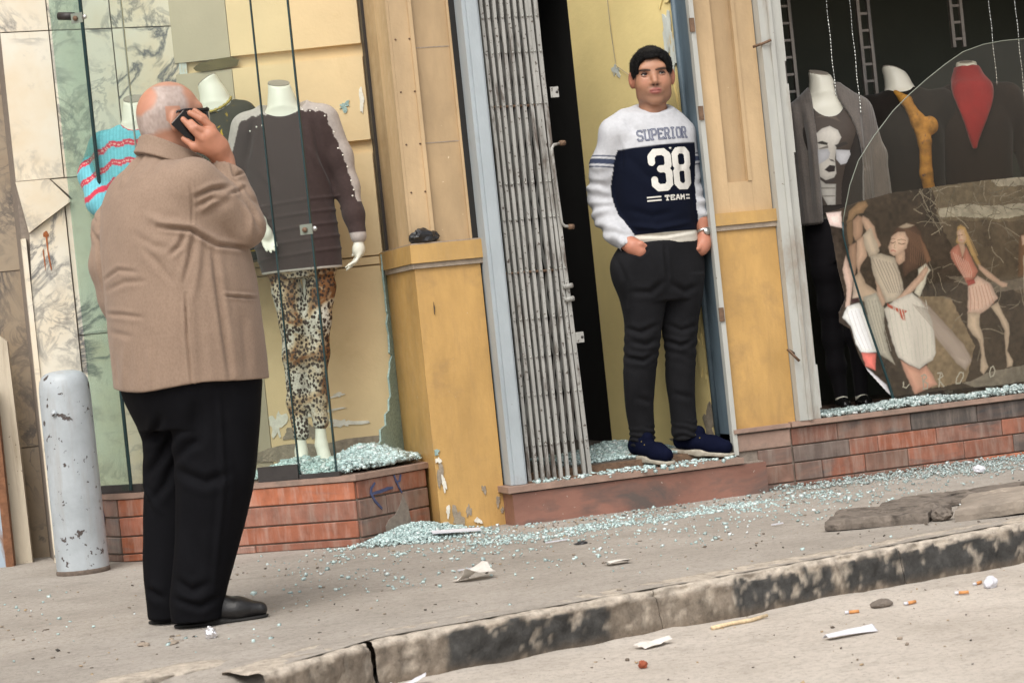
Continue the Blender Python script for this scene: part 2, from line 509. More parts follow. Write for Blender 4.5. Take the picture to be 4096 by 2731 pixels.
def m_rubble(name, col=(0.60, 0.77, 0.75)):
    b = NB(name)
    g = b.n('ShaderNodeNewGeometry')
    c = b.ramp(g.outputs['Random Per Island'], [(0.0, sc(col, 0.72)), (0.5, col), (0.8, sc(col, 1.3)), (1.0, (0.92, 0.97, 0.96))])
    b.b.inputs['Transmission Weight'].default_value = 0.35; b.b.inputs['IOR'].default_value = 1.45
    return b.done(c, 0.06, 0, 0.9)

# building colours
M_YEL = m_paint('yellow_gloss_paint', (0.53, 0.32, 0.11), (0.28, 0.175, 0.08), (0.62, 0.55, 0.45))
M_YELD = m_paint('yellow_ledge_paint', (0.51, 0.315, 0.11), (0.32, 0.23, 0.135), (0.6, 0.5, 0.4))
M_BEIGE = m_paint('beige_pilaster_paint', (0.42, 0.295, 0.165), (0.32, 0.225, 0.13), (0.68, 0.55, 0.38), dirt_amt=0.66)
M_BEIGE2 = m_paint('beige_casing_paint', (0.52, 0.37, 0.21), (0.38, 0.265, 0.155), (0.3, 0.22, 0.15), dirt_amt=0.68)
M_CREAM = m_plain('cream_wall_paint', (0.72, 0.55, 0.315), 0.6, 0.06, 4, 0.12, 60, stain=(0.62, 0.46, 0.24), stain_lo=0.56, stain_hi=0.8, stain_scale=3)
M_TAUPE = m_plain('taupe_wall_tone', (0.44, 0.38, 0.27), 0.6, 0.06, 4, 0.1, 60)  # greyer, darker tone for the left strip of the display back wall
M_REVEAL = m_plain('mustard_reveal_paint', (0.80, 0.65, 0.30), 0.55, 0.08, 3, 0.15, 40, stain=(0.66, 0.50, 0.22), stain_lo=0.55, stain_hi=0.85, stain_scale=2.2)
M_DUST = m_plain('dust_grey', (0.33, 0.27, 0.21), 0.95, 0.2, 30, 0.3, 120)
M_PLASTER = m_plain('bare_plaster', (0.30, 0.25, 0.19), 0.95, 0.25, 30, 0.5, 70)
M_FLAKE = m_plain('white_flake', (0.72, 0.69, 0.60), 0.8, 0.15, 30, 0.3, 70)
M_POST = m_plain('pale_blue_grey_paint', (0.36, 0.40, 0.42), 0.45, 0.10, 8, 0.12, 50, (1, 1, 0.4), stain=(0.24, 0.22, 0.19), stain_lo=0.60, stain_hi=0.78, stain_scale=6, chip=(0.18, 0.10, 0.06), chip_scale=34, chip_lo=0.72)
M_GATE = m_plain('gate_grey_paint', (0.34, 0.335, 0.31), 0.5, 0.14, 14, 0.15, 80, (1, 1, 0.25), stain=(0.11, 0.09, 0.075), stain_lo=0.54, stain_hi=0.66, stain_scale=16, chip=(0.08, 0.06, 0.05), chip_scale=60, chip_lo=0.62)
M_GATED = m_plain('gate_lattice_paint', (0.17, 0.17, 0.16), 0.6, 0.2, 14, 0.15, 80, (1, 1, 0.3), stain=(0.08, 0.065, 0.055), stain_lo=0.48, stain_hi=0.66, stain_scale=14)
M_WFRAME = m_plain('window_frame_paint', (0.42, 0.42, 0.385), 0.5, 0.1, 8, 0.12, 50, (1, 1, 0.3), stain=(0.26, 0.21, 0.16), stain_lo=0.55, stain_hi=0.75, stain_scale=6, chip=(0.16, 0.12, 0.09), chip_scale=40, chip_lo=0.7)
M_DFRAME = m_plain('door_frame_blue_paint', (0.105, 0.145, 0.175), 0.45, 0.2, 8, 0.1, 50, (1, 1, 0.3), stain=(0.05, 0.07, 0.09), stain_lo=0.5, stain_hi=0.7, stain_scale=7)
M_DARK = m_plain('dark_metal', (0.035, 0.03, 0.028), 0.5, 0.2, 20, 0.1, 80)
M_RUST = m_plain('rusty_iron', (0.15, 0.09, 0.055), 0.7, 0.35, 40, 0.3, 120)
M_STEEL = m_plain('steel', (0.5, 0.5, 0.48), 0.3, 0.1, 40, 0.05, 100, metal=0.9)
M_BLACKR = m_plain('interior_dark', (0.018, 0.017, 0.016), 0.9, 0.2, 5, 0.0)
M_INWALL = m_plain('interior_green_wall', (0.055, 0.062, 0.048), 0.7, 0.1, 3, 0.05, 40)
M_INFLOOR = m_plain('interior_floor', (0.10, 0.085, 0.07), 0.8, 0.2, 20, 0.2, 60)
M_MARBLE = m_marble('cream_marble', (0.70, 0.65, 0.54), (0.11, 0.11, 0.115), (0.66, 0.55, 0.39), 2.2, rnd=True)
M_MARBLE2 = m_marble('brown_marble', (0.34, 0.27, 0.19), (0.08, 0.07, 0.065), (0.27, 0.20, 0.13), 2.4, rnd=True)

def m_tile(name, lo, hi, streak, dusty):
    """polished red granite tile: every tile its own tone, dark diagonal streaks, dust runs"""
    b = NB(name); co = b.co((1, 1, 1), True)
    oi = b.n('ShaderNodeObjectInfo')
    wn = b.n('ShaderNodeTexWhiteNoise', noise_dimensions='1D'); b.link(oi.outputs['Random'], wn.inputs['W'])
    c = b.ramp(oi.outputs['Random'], [(0.0, lo), (0.45, hi), (0.8, sc(hi, 0.75)), (1.0, sc(lo, 0.7))])
    c = b.mix(1.0, c, b.ramp(b.noise(14, 5, 0.65, co), [(0.3, 0.7), (0.7, 1.25)]), 'MULTIPLY')
    st = b.ramp(b.noise(3.0, 5, 0.6, b.co((0.6, 0.6, 2.6), True, (0, 0.7, 0)), 1.2), [(0.50, 0.0), (0.66, 1.0)])
    c = b.mix(b.math('MULTIPLY', st, b.ramp(wn.outputs['Value'], [(0.25, 0.1), (0.75, 1.0)])), c, streak)
    c = b.mix(b.math('MULTIPLY', b.ramp(b.noise(26, 5, 0.7, b.co((1, 1, 0.16), True)), [(0.46, 0.0), (0.68, 1.0)]), 0.5), c, dusty)
    b.bump(b.noise(50, 4, 0.6, co), 0.08, 0.006)
    return b.done(c, b.ramp(b.noise(9, 4, 0.6, co), [(0.3, 0.28), (0.7, 0.55)]), 0, 0.5)
M_TILE = m_tile('red_granite_tile', (0.24, 0.115, 0.082), (0.32, 0.125, 0.078), (0.085, 0.075, 0.07), (0.36, 0.29, 0.24))
M_TILEO = m_tile('orange_granite_tile', (0.36, 0.135, 0.085), (0.42, 0.14, 0.07), (0.20, 0.115, 0.09), (0.50, 0.36, 0.30))
M_TILEG = m_tile('grey_red_tile', (0.19, 0.12, 0.095), (0.23, 0.125, 0.09), (0.085, 0.08, 0.075), (0.30, 0.25, 0.21))
M_TILED = m_tile('dark_streaked_tile', (0.13, 0.105, 0.09), (0.19, 0.11, 0.085), (0.05, 0.05, 0.05), (0.27, 0.22, 0.19))
M_GROUT = m_plain('grout', (0.24, 0.20, 0.165), 0.95, 0.2, 40, 0.3, 120)
M_STEP = m_plain('step_granite', (0.235, 0.115, 0.085), 0.5, 0.25, 7, 0.12, 60, (0.5, 1, 1.2), True and (0.11, 0.085, 0.075), 0.5, 0.68, 5, chip=(0.45, 0.38, 0.32), chip_scale=55, chip_lo=0.70)
M_TREAD = m_plain('tread_stone', (0.30, 0.20, 0.155), 0.6, 0.2, 12, 0.2, 70, stain=(0.20, 0.15, 0.12), stain_lo=0.5, stain_hi=0.7, stain_scale=8)

# ground
def m_ground(name, c1, c2, c3, speck):
    b = NB(name); co = b.co()
    c = b.ramp(b.noise(1.6, 8, 0.65, co, 0.3), [(0.3, c1), (0.55, c2), (0.75, c3)])
    c = b.mix(b.math('MULTIPLY', b.ramp(b.noise(48, 8, 0.78, co), [(0.48, 0.0), (0.66, 1.0)]), 0.6), c, sc(c1, 0.55))
    c = b.mix(b.math('MULTIPLY', b.ramp(b.noise(7, 6, 0.7, b.co((0.7, 1.3, 1), False, (0, 0, 0.1))), [(0.52, 0.0), (0.68, 1.0)]), 0.45), c, sc(c1, 0.72))
    c = b.mix(b.ramp(b.noise(160, 2, 0.5, co), [(0.70, 0.0), (0.74, 1.0)]), c, speck)
    c = b.mix(b.ramp(b.noise(120, 2, 0.5, b.co((1, 1, 1), False, (0.7, 0.2, 1.0))), [(0.71, 0.0), (0.75, 0.9)]), c, (0.045, 0.04, 0.035))
    h = b.math('ADD', b.noise(120, 5, 0.7, co), b.math('MULTIPLY', b.noise(18, 4, 0.6, co), 1.2))
    b.bump(h, 0.5, 0.006)
    return b.done(c, 0.92, 0, 0.2)
M_WALK = m_ground('dusty_sidewalk', (0.29, 0.26, 0.225), (0.37, 0.335, 0.295), (0.415, 0.378, 0.335), (0.52, 0.46, 0.38))
M_ROAD = m_ground('dusty_road', (0.40, 0.355, 0.305), (0.50, 0.45, 0.395), (0.55, 0.50, 0.44), (0.56, 0.50, 0.42))
def m_kerb(name):
    b = NB(name); co = b.co()
    at = b.n('ShaderNodeAttribute', attribute_name='Col')
    c = b.mix(1.0, at.outputs['Color'], b.ramp(b.noise(22, 7, 0.7, co), [(0.3, 0.62), (0.7, 1.35)]), 'MULTIPLY')
    c = b.mix(b.math('MULTIPLY', b.ramp(b.noise(70, 5, 0.7, co), [(0.55, 0.0), (0.7, 1.0)]), 0.4), c, (0.05, 0.045, 0.04))
    b.bump(b.math('ADD', b.noise(60, 6, 0.7, co), b.noise(18, 4, 0.6, co)), 0.5, 0.012)
    return b.done(c, 0.95, 0, 0.15)
M_KERB = m_kerb('worn_painted_kerb')
M_RUB = m_rubble('tempered_glass_crumbs')
M_RUB2 = m_rubble('grey_glass_crumbs', (0.46, 0.56, 0.54))
M_PANE = m_glass_sheet('shop_glass', (0.962, 0.988, 0.974), 0.005, (0.48, 0.64, 0.56), 0.22)
M_PANE_G = m_glass_sheet('edge_on_glass', (0.80, 0.90, 0.86), 0.03, (0.30, 0.44, 0.40), 0.35)
M_PANE_OLD = m_glass_sheet('filmed_glass', (0.95, 0.93, 0.89), 0.024, (0.24, 0.185, 0.13), 0.4)
M_EDGE = m_plain('glass_edge_green', (0.012, 0.035, 0.038), 0.2, 0.1, 20, 0.0)
M_EDGEL = m_plain('glass_edge_pale', (0.20, 0.22, 0.18), 0.2, 0.1, 20, 0.0)
M_SHARD = m_plain('crazed_glass', (0.30, 0.42, 0.40), 0.18, 0.25, 90, 0.5, 120)
M_MANN = m_plain('mannequin_ivory', (0.70, 0.68, 0.58), 0.32, 0.04, 5, 0.02, 40)
M_MANNCAP = m_plain('mannequin_cap', (0.27, 0.24, 0.20), 0.5, 0.08, 20, 0.05, 60)
# ================================================================== ground
def kerb_y(x):
    return np.where(x > -1.2, -2.40 + 0.20 * x, -2.64 + 0.75 * (x + 1.2))

def build_ground():
    # road: one sheet out to the horizon, finer near the kerb
    xs = np.concatenate([[-300, -60, -20, -8, -4], np.arange(-2.4, 3.0, 0.035), [4, 8, 20, 60, 300]])
    ys = np.concatenate([[-300, -60, -20, -9, -6], np.arange(-4.2, -2.0, 0.035), [0, 4, 20, 60, 300]])
    X, Y = np.meshgrid(xs, ys, indexing='ij')
    P = np.stack([X.ravel(), Y.ravel(), np.zeros(X.size)], 1)
    z = -0.125 + 0.006 * fbm(P * 1.8, 4, 3) + 0.003 * fbm(P * 11, 3, 5)
    near = np.clip(1 - np.abs(P[:, 1] - kerb_y(P[:, 0])) / 0.35, 0, 1) * (np.abs(P[:, 0]) < 4)
    z += near * (0.006 + 0.012 * fbm(P * 6, 3, 8))
    z[(np.abs(P[:, 0]) > 3.5) | (P[:, 1] > -1.9) | (P[:, 1] < -4.5)] = -0.125
    P[:, 2] = z
    i = np.arange(X.size).reshape(X.shape)
    F = np.stack([i[:-1, :-1].ravel(), i[1:, :-1].ravel(), i[1:, 1:].ravel(), i[:-1, 1:].ravel()], 1)
    tag(mesh_np('road', P, F, M_ROAD), kind='structure')
    # sidewalk
    xs = np.concatenate([[-40, -12, -5, -3], np.arange(-2.7, 3.0, 0.022), [4, 6, 12, 40]])
    ts = np.linspace(0, 1, 170)
    X, T = np.meshgrid(xs, ts, indexing='ij')
    y0 = kerb_y(np.clip(X, -1.75, 60)) + 0.05
    Y = y0 + (1.9 - y0) * T
    P = np.stack([X.ravel(), Y.ravel(), np.zeros(X.size)], 1)
    z = 0.005 * fbm(P * 1.3, 4, 11) + 0.0028 * fbm(P * 7, 4, 12)
    d = P[:, 1] - y0.ravel()
    z += 0.004 * np.clip(1 - d / 0.25, 0, 1)
    ramp = np.clip((-1.62 - P[:, 0]) / 0.25, 0, 1) * np.clip(1 - d / 0.45, 0, 1)
    z -= 0.11 * ramp ** 1.3
    gap = np.exp(-((P[:, 0] + 1.60) / 0.05) ** 2) * np.clip(1 - d / 0.22, 0, 1)
    z -= 0.07 * gap
    P[:, 2] = z
    i = np.arange(X.size).reshape(X.shape)
    F = np.stack([i[:-1, :-1].ravel(), i[1:, :-1].ravel(), i[1:, 1:].ravel(), i[:-1, 1:].ravel()], 1)
    tag(mesh_np('sidewalk', P, F, M_WALK), kind='structure')

def kerb_stone(path, parent, seed, dark_fn, wid=0.17, top=0.004, end=0.004):
    """worn kerb stone along a path of outer-edge points"""
    path = np.array(path, float); seg = np.linalg.norm(np.diff(path, axis=0), axis=1); L = np.concatenate([[0], np.cumsum(seg)])
    nu = max(8, int(L[-1] / 0.011)); u = np.linspace(0, L[-1], nu)
    px_ = np.interp(u, L, path[:, 0]); py_ = np.interp(u, L, path[:, 1])
    tx = np.gradient(px_, u); ty = np.gradient(py_, u); ln = np.hypot(tx, ty); tx /= ln; ty /= ln
    nx, ny = -ty, tx                                                    # inwards (towards the shops)
    prof = [(0.0, -0.20)] + [(-0.004 + 0.012 * s, -0.17 + 0.145 * s) for s in np.linspace(0, 1, 12)]
    prof += [(0.028 - 0.020 * math.cos(a), -0.025 + 0.025 * math.sin(a)) for a in np.linspace(0.2, math.pi / 2, 6)]
    prof += [(o, 0.0) for o in np.linspace(0.04, wid, 12)] + [(wid + 0.004, -0.03), (wid + 0.004, -0.10)]
    prof = np.array(prof); nv = len(prof)
    O = prof[:, 0][None, :]; Z = prof[:, 1][None, :] + top
    P = np.stack([(px_[:, None] + nx[:, None] * O), (py_[:, None] + ny[:, None] * O), np.repeat(Z, nu, 0)], 2).reshape(-1, 3)
    V_ = np.repeat(np.arange(nv)[None, :], nu, 0).ravel(); U_ = np.repeat(u[:, None], nv, 1).ravel()
    face = np.clip(1 - np.abs(V_ - 9) / 10, 0, 1); edge = np.exp(-((V_ - 15) / 4.0) ** 2)
    n1 = fbm(P * 7, 4, seed); n2 = fbm(P * 26, 4, seed + 9); n3 = fbm(P * 3.2, 3, seed + 21)
    n4 = fbm(P * 55, 3, seed + 33); ero = face * (0.024 * n1 + 0.018 * np.abs(n2) + 0.006 * n4) + edge * (0.028 * np.clip(n1 + 0.15, -1, 1) + 0.016 * n2 + 0.02 * np.clip(n3, 0, 1) + 0.005 * n4)
    endd = np.minimum(U_, L[-1] - U_); rnd = end * np.exp(-(endd / 0.03) ** 2) * (0.6 + 0.5 * n2)
    nxx = np.repeat(nx[:, None], nv, 1).ravel(); nyy = np.repeat(ny[:, None], nv, 1).ravel()
    P[:, 0] += nxx * (ero + rnd * (V_ < 16)); P[:, 1] += nyy * (ero + rnd * (V_ < 16))
    P[:, 2] -= edge * (0.014 * np.clip(n1 + 0.2, 0, 1) + 0.008 * np.clip(n2, 0, 1)) + np.where(V_ > 14, 0.004 * n2 + rnd * 0.5, 0)
    # paint remains: dark painted lengths and bare stone, pale dusty top
    xn = P[:, 0] + 0.03 * n2
    dk = dark_fn(xn) * np.clip((-0.016 - 0.03 * n2 - 0.02 * n4 - 0.012 * n1 - (P[:, 2] - top)) / 0.012, 0, 1)
    pale = np.clip((P[:, 2] - top + 0.026 + 0.02 * n1 + 0.015 * n2) / 0.016, 0, 1)
    low = np.clip((-0.095 + 0.02 * n2 - (P[:, 2] - top)) / 0.03, 0, 1)
    c = np.array([0.22, 0.18, 0.14]) * (1 + 0.25 * n1[:, None])
    c = c * (1 - pale[:, None]) + np.array([0.44, 0.385, 0.32]) * pale[:, None]
    c = c * (1 - dk[:, None]) + np.array([0.055, 0.053, 0.05]) * dk[:, None]
    blot = np.clip((n2 + 0.6 * n4 - 0.20) / 0.15, 0, 1) * 0.75 * (V_ < 17)
    c = c * (1 - blot[:, None]) + np.array([0.36, 0.31, 0.25]) * blot[:, None]
    c = c * (1 - 0.6 * low[:, None]) + np.array([0.16, 0.12, 0.085]) * 0.6 * low[:, None]
    i = np.arange(nu * nv).reshape(nu, nv)
    F = np.stack([i[:-1, :-1].ravel(), i[1:, :-1].ravel(), i[1:, 1:].ravel(), i[:-1, 1:].ravel()], 1)
    # end caps
    V = np.vstack([P, P[i[0]].mean(0), P[i[-1]].mean(0)]); c = np.vstack([c, c[:2]])
    n0 = nu * nv
    caps = [[i[0, k + 1], i[0, k], n0, n0] for k in range(nv - 1)] + [[i[-1, k], i[-1, k + 1], n0 + 1, n0 + 1] for k in range(nv - 1)]
    o = mesh_np('kerb_stone', V, F, M_KERB, parent, True, c)
    return o

def build_kerb():
    k = empty('kerb'); tag(k, kind='structure')
    ky = lambda x: float(kerb_y(np.array(x)))
    def dark(x):
        s = np.zeros_like(x)
        for a, b_ in ((-1.02, -0.47), (-0.05, 0.34), (0.36, 1.35), (1.9, 2.6)):
            s = np.maximum(s, np.clip((x - a) / 0.02, 0, 1) * np.clip((b_ - x) / 0.02, 0, 1))
        return np.maximum(s, 0.15)
    edges = [-1.56, -1.215, -0.30, 0.60, 1.50, 2.40, 3.3]
    for a, b_ in zip(edges, edges[1:]):
        xs = np.linspace(a + 0.001, b_ - (0.004 if b_ < -1.0 else 0.001), 8)
        kerb_stone([(x, ky(x)) for x in xs], k, 5, dark, end=0.012 if a < -1.3 else 0.005)
    kerb_stone([(-1.99, -2.86), (-1.85, -2.74), (-1.72, -2.685), (-1.63, -2.70)], k, 31, lambda x: 0.75 + 0 * x, 0.16, 0.006, 0.03)
    for a, b_ in ((3.3, 12.0),):
        box('kerb_stone', a + 0.01, b_, ky(7) - 0.3, ky(7) + 0.1, -0.18, 0.0, M_WALK, k)
build_ground()
build_kerb()

# ================================================================== the shop building
BLD = thing('shop_building', 'old yellow and marble shop building front with smashed display windows', 'building')
def part(name, *poly_or_none): pass

_tile_cache = {}
def tile_mesh(L, H, T=0.02):
    key = (round(L, 3), round(H, 3))
    if key not in _tile_cache:
        bm = bmesh.new(); bm_box(bm, -L / 2, L / 2, 0, T, -H / 2, H / 2)
        bmesh.ops.bevel(bm, geom=[e for e in bm.edges], offset=0.0028, segments=1, affect='EDGES')
        bmesh.ops.recalc_face_normals(bm, faces=bm.faces)
        me = bpy.data.meshes.new('tile'); bm.to_mesh(me); bm.free(); _tile_cache[key] = me
    return _tile_cache[key]

def tile_run(parent, p0, p1, courses, lens, mats, offs=0.0, gap=0.004, proud=0.012):
    """courses [(z0,z1)], lens: list of tile lengths (cycled) or list of lists per course"""
    p0 = Vector((*p0, 0)); p1 = Vector((*p1, 0)); d = (p1 - p0); L = d.length; d.normalize(); nrm = Vector((d.y, -d.x, 0))
    rr = random.Random(int(L * 1000) + 3)
    for ci, (z0, z1) in enumerate(courses):
        ll = lens[ci % len(lens)] if isinstance(lens[0], (list, tuple)) else lens
        s = 0.0; k = 0; first = True
        while s < L - 0.01:
            t = ll[k % len(ll)]
            if first and offs: t = max(0.05, t - (ci % 2) * offs)
            e = min(L, s + t)
            if L - e < 0.03: e = L
            w = e - s - gap
            mt = mats[(k * 3 + ci * 2 + rr.randrange(3)) % len(mats)]
            key = (round(w, 3), round(z1 - z0, 3), mt.name)
            if key not in _tile_cache:
                me = tile_mesh(w, z1 - z0).copy(); me.materials.append(mt); _tile_cache[key] = me
            o = bpy.data.objects.new('tile', _tile_cache[key])
            jit = rr.uniform(-0.0018, 0.0018)
            c = p0 + d * (s + (e - s) / 2) + nrm * (proud + jit)
            o.location = (c.x, c.y, (z0 + z1) / 2)
            o.rotation_euler = (rr.uniform(-0.006, 0.006), rr.uniform(-0.004, 0.004), math.atan2(d.y, d.x) + rr.uniform(-0.004, 0.004))
            COL.objects.link(o); o.parent = parent
            s = e; k += 1; first = False

# ---- left display: polygonal plinth with granite tiles
P0, P1, P2, P3 = (-1.60, 0.75), (-1.542, 0.613), (-0.657, -0.02), (-0.31, 0.20)
dp = prism('display_plinth', [P0, P1, P2, P3, (-0.29, 0.30), (-0.29, 0.63), (-1.03, 0.86), (-1.62, 0.95)], -0.05, 0.266, M_GROUT, BLD, 0)
crs = [(0.002, 0.030), (0.036, 0.104), (0.110, 0.186), (0.192, 0.264)]
tile_run(dp, P1, P2, crs, [[0.62, 0.5], [0.44, 0.65], [0.58, 0.52], [0.40, 0.69]], [M_TILEO, M_TILEO, M_TILE], gap=0.002)
tile_run(dp, P2, P3, crs, [[0.42], [0.25, 0.2], [0.16, 0.27], [0.42]], [M_TILEG, M_TILE], gap=0.002)
tile_run(dp, P0, P1, crs, [0.2], [M_TILEG])
def offs_poly(pts, o):
    out = []
    for i, p in enumerate(pts):
        out.append(p)
    return out
prism('sill_slab', [(-1.625, 0.76), (-1.562, 0.605), (-0.657, -0.042), (-0.29, 0.190), (-0.29, 0.63), (-1.03, 0.85), (-1.62, 0.945)], 0.267, 0.290, M_TREAD, dp, 0.006)
# brush strokes of dark blue paint on the chamfered tiles
M_BLUEP = m_plain('blue_brush_paint', (0.06, 0.07, 0.14), 0.6, 0.3, 60, 0.1, 120)
d23 = (P3[0] - P2[0], P3[1] - P2[1])
def stroke(pts, w, p0, d, mat, parent, lift):
    n = len(pts); top = []; bot = []
    for i, (s, z) in enumerate(pts):
        a = pts[max(0, i - 1)]; b_ = pts[min(n - 1, i + 1)]; tx, tz = b_[0] - a[0], b_[1] - a[1]; l = math.hypot(tx, tz) + 1e-6
        ww = w * (0.55 + 0.45 * math.sin(math.pi * (i + 0.6) / (n + 0.2)))
        top.append((s - tz / l * ww, z + tx / l * ww)); bot.append((s + tz / l * ww, z - tx / l * ww))
    return wall_patch('paint_stroke', top + bot[::-1], p0, d, mat, parent, lift, 0.003)
stroke([(0.10, 0.245), (0.075, 0.225), (0.07, 0.205), (0.09, 0.17), (0.125, 0.135)], 0.006, P2, d23, M_BLUEP, dp, 0.0165)
stroke([(0.075, 0.203), (0.12, 0.205), (0.17, 0.212), (0.20, 0.212)], 0.007, P2, d23, M_BLUEP, dp, 0.0168)
stroke([(0.215, 0.262), (0.225, 0.232), (0.245, 0.235), (0.255, 0.26)], 0.005, P2, d23, M_BLUEP, dp, 0.0165)
stroke([(0.225, 0.238), (0.235, 0.21), (0.25, 0.185)], 0.004, P2, d23, M_BLUEP, dp, 0.0172)
wall_patch('cement_smear', [(0.14, 0.012), (0.135, 0.06), (0.16, 0.085), (0.20, 0.10), (0.235, 0.14), (0.255, 0.175), (0.28, 0.12), (0.29, 0.05), (0.30, 0.012)], P2, d23, M_GROUT, dp, 0.0155, 0.004)
stroke([(0.02, 0.24), (0.03, 0.20), (0.028, 0.16)], 0.008, P0, (P1[0] - P0[0], P1[1] - P0[1]), M_BLUEP, dp, 0.0165)

# ---- back wall of the display, with recessed courses
BW0, BW1 = Vector((-0.29, 0.612, 0)), Vector((-1.03, 0.843, 0))
bwd = (BW1 - BW0).normalized(); bwn = Vector((-bwd.y, bwd.x, 0)) ; bwn = bwn if bwn.y < 0 else -bwn
def bw_pt(s, o): q = BW0 + bwd * s + bwn * o; return (q.x, q.y)
def bw_block(name, s0, s1, o0, o1, z0, z1, mat, parent, bevel=0.006):
    return prism(name, [bw_pt(s0, o1), bw_pt(s0, o0), bw_pt(s1, o0), bw_pt(s1, o1)], z0, z1, mat, parent, bevel)
bwl = (BW1 - BW0).length
back = bw_block('display_back_wall', -0.02, bwl + 0.6, -0.10, -0.028, 0.0, 3.0, M_CREAM, BLD, 0)
s_t = 0.575
for z0, z1 in ((0.285, 1.150), (1.157, 1.190), (1.197, 1.648), (1.705, 2.075), (2.130, 3.0)):
    bw_block('wall_block', 0.0, s_t, -0.03, 0.0, z0, z1, M_CREAM, back)
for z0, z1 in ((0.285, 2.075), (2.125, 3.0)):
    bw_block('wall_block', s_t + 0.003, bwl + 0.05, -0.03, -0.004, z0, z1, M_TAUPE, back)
M_SMEAR = m_plain('dark_brush_smear', (0.11, 0.085, 0.03), 0.7, 0.35, 25, 0.1, 60, (0.3, 0.3, 2))
bw0t = BW1
wall_patch('brush_smear', [(0.03, 2.095), (0.06, 2.115), (0.13, 2.125), (0.20, 2.128), (0.235, 2.112), (0.225, 2.086), (0.15, 2.078), (0.07, 2.074), (0.04, 2.082)], (BW1.x, BW1.y), (-bwd.x, -bwd.y), M_SMEAR, back, 0.002, 0.004)
def bw_patch(nm, s, z, rx, rz, mat, seed, rough=0.35, lift=0.003):
    # s measured from the pilaster end, towards the left
    pl = [(bwl - q[0], q[1]) for q in blob2d(s, z, rx, rz, seed, 26, rough)]
    wall_patch(nm, pl, (BW1.x, BW1.y), (-bwd.x, -bwd.y), mat, back, lift)
bw_patch('bare_patch', 0.34, 0.36, 0.30, 0.055, M_PLASTER, 4, 0.30)
bw_patch('bare_patch', 0.12, 0.36, 0.10, 0.035, M_PLASTER, 9, 0.4, 0.0035)
bw_patch('bare_patch', 0.47, 0.455, 0.045, 0.028, M_PLASTER, 12, 0.3, 0.004)
bw_patch('bare_patch', 0.39, 0.45, 0.03, 0.035, M_PLASTER, 14, 0.4, 0.004)
bw_patch('paint_flake', 0.245, 0.475, 0.055, 0.020, M_FLAKE, 21, 0.7, 0.005)
bw_patch('paint_flake', 0.54, 0.50, 0.03, 0.055, M_FLAKE, 25, 0.6, 0.005)
bw_patch('paint_flake', 0.36, 0.535, 0.09, 0.015, M_FLAKE, 27, 0.8, 0.005)
bw_patch('paint_flake', 0.26, 0.60, 0.03, 0.008, M_FLAKE, 33, 0.7, 0.005)
bw_patch('paint_flake', 0.022, 1.88, 0.010, 0.055, M_FLAKE, 35, 0.3, 0.005)
bw_patch('paint_flake', 0.10, 1.86, 0.022, 0.016, M_SHARD, 37, 0.7, 0.005)

# ---- marble cladding at the left of the display
MW0, MWD = (-1.80, 0.985), (0.987, -0.16)
mw = prism('marble_wall', [(-2.9, 1.53), (-1.80, 1.34), (-1.80, 1.005), (-1.02, 0.878), (-1.02, 1.02), (-1.5, 1.60), (-2.9, 1.75)], -0.05, 3.0, M_GROUT, BLD, 0)
def slab(poly, mat=None, lift=0.0, nm='marble_slab'):
    o = wall_patch(nm, poly, MW0, MWD, mat or M_MARBLE, mw, lift, 0.022); return o
slab([(0.0, 2.325), (0.205, 2.318), (0.205, 3.0), (-0.0, 3.0)])
slab([(0.21, 2.318), (0.475, 2.305), (0.475, 3.0), (0.21, 3.0)])
slab([(0.48, 2.305), (0.775, 2.292), (0.775, 3.0), (0.48, 3.0)])
slab([(0.0, 1.672), (0.205, 1.672), (0.205, 2.313), (0.0, 2.320)])
slab([(0.21, 1.672), (0.475, 1.668), (0.475, 2.300), (0.21, 2.313)])
slab([(0.48, 1.668), (0.775, 1.665), (0.775, 2.287), (0.48, 2.300)])
slab([(0.0, 1.667), (0.145, 1.667), (0.23, 1.565), (0.035, 1.442)], lift=0.03)
slab([(0.035, 1.436), (0.195, 1.545), (0.195, 0.0), (0.015, 0.0), (0.02, 1.20)], lift=0.008)
slab([(0.20, 1.555), (0.235, 1.575), (0.15, 1.667), (0.475, 1.663), (0.475, 0.98), (0.20, 0.98)], lift=-0.002)
slab([(0.48, 1.663), (0.775, 1.660), (0.775, 0.975), (0.48, 0.978)])
slab([(0.20, 0.974), (0.475, 0.974), (0.475, 0.30), (0.20, 0.30)])
slab([(0.48, 0.972), (0.775, 0.969), (0.775, 0.30), (0.48, 0.30)])
M_RUSTRUN = m_plain('rust_run', (0.32, 0.10, 0.03), 0.8, 0.3, 60, 0.1, 120)
wall_patch('rust_stain', blob2d(0.105, 1.43, 0.011, 0.016, 3, 12, 0.3), MW0, MWD, M_RUSTRUN, mw, 0.0105, 0.003)
wall_patch('rust_stain', [(0.101, 1.43), (0.110, 1.43), (0.108, 1.36), (0.115, 1.28), (0.110, 1.27), (0.104, 1.33)], MW0, MWD, M_RUSTRUN, mw, 0.0108, 0.003)
wall_patch('rust_stain', [(0.083, 1.36), (0.088, 1.37), (0.09, 1.30), (0.086, 1.27)], MW0, MWD, M_RUSTRUN, mw, 0.0105, 0.003)
# narrow pale strip along the pier and the brown return at the far left
prism('pier_edge', [(-1.805, 0.98), (-1.785, 0.965), (-1.780, 1.0), (-1.805, 1.02)], 0.0, 1.42, M_MARBLE, mw, 0.002)
b0 = (-2.9, 1.33); bd = (0.985, -0.17)
for z0, z1 in ((0.0, 0.50), (0.505, 1.30), (1.305, 2.1), (2.105, 3.0)):
    wall_patch('brown_marble_slab', [(0.0, z0), (1.12, z0), (1.12, z1), (0.0, z1)], (-2.9, 1.525), bd, M_MARBLE2, mw, 0.002, 0.02)
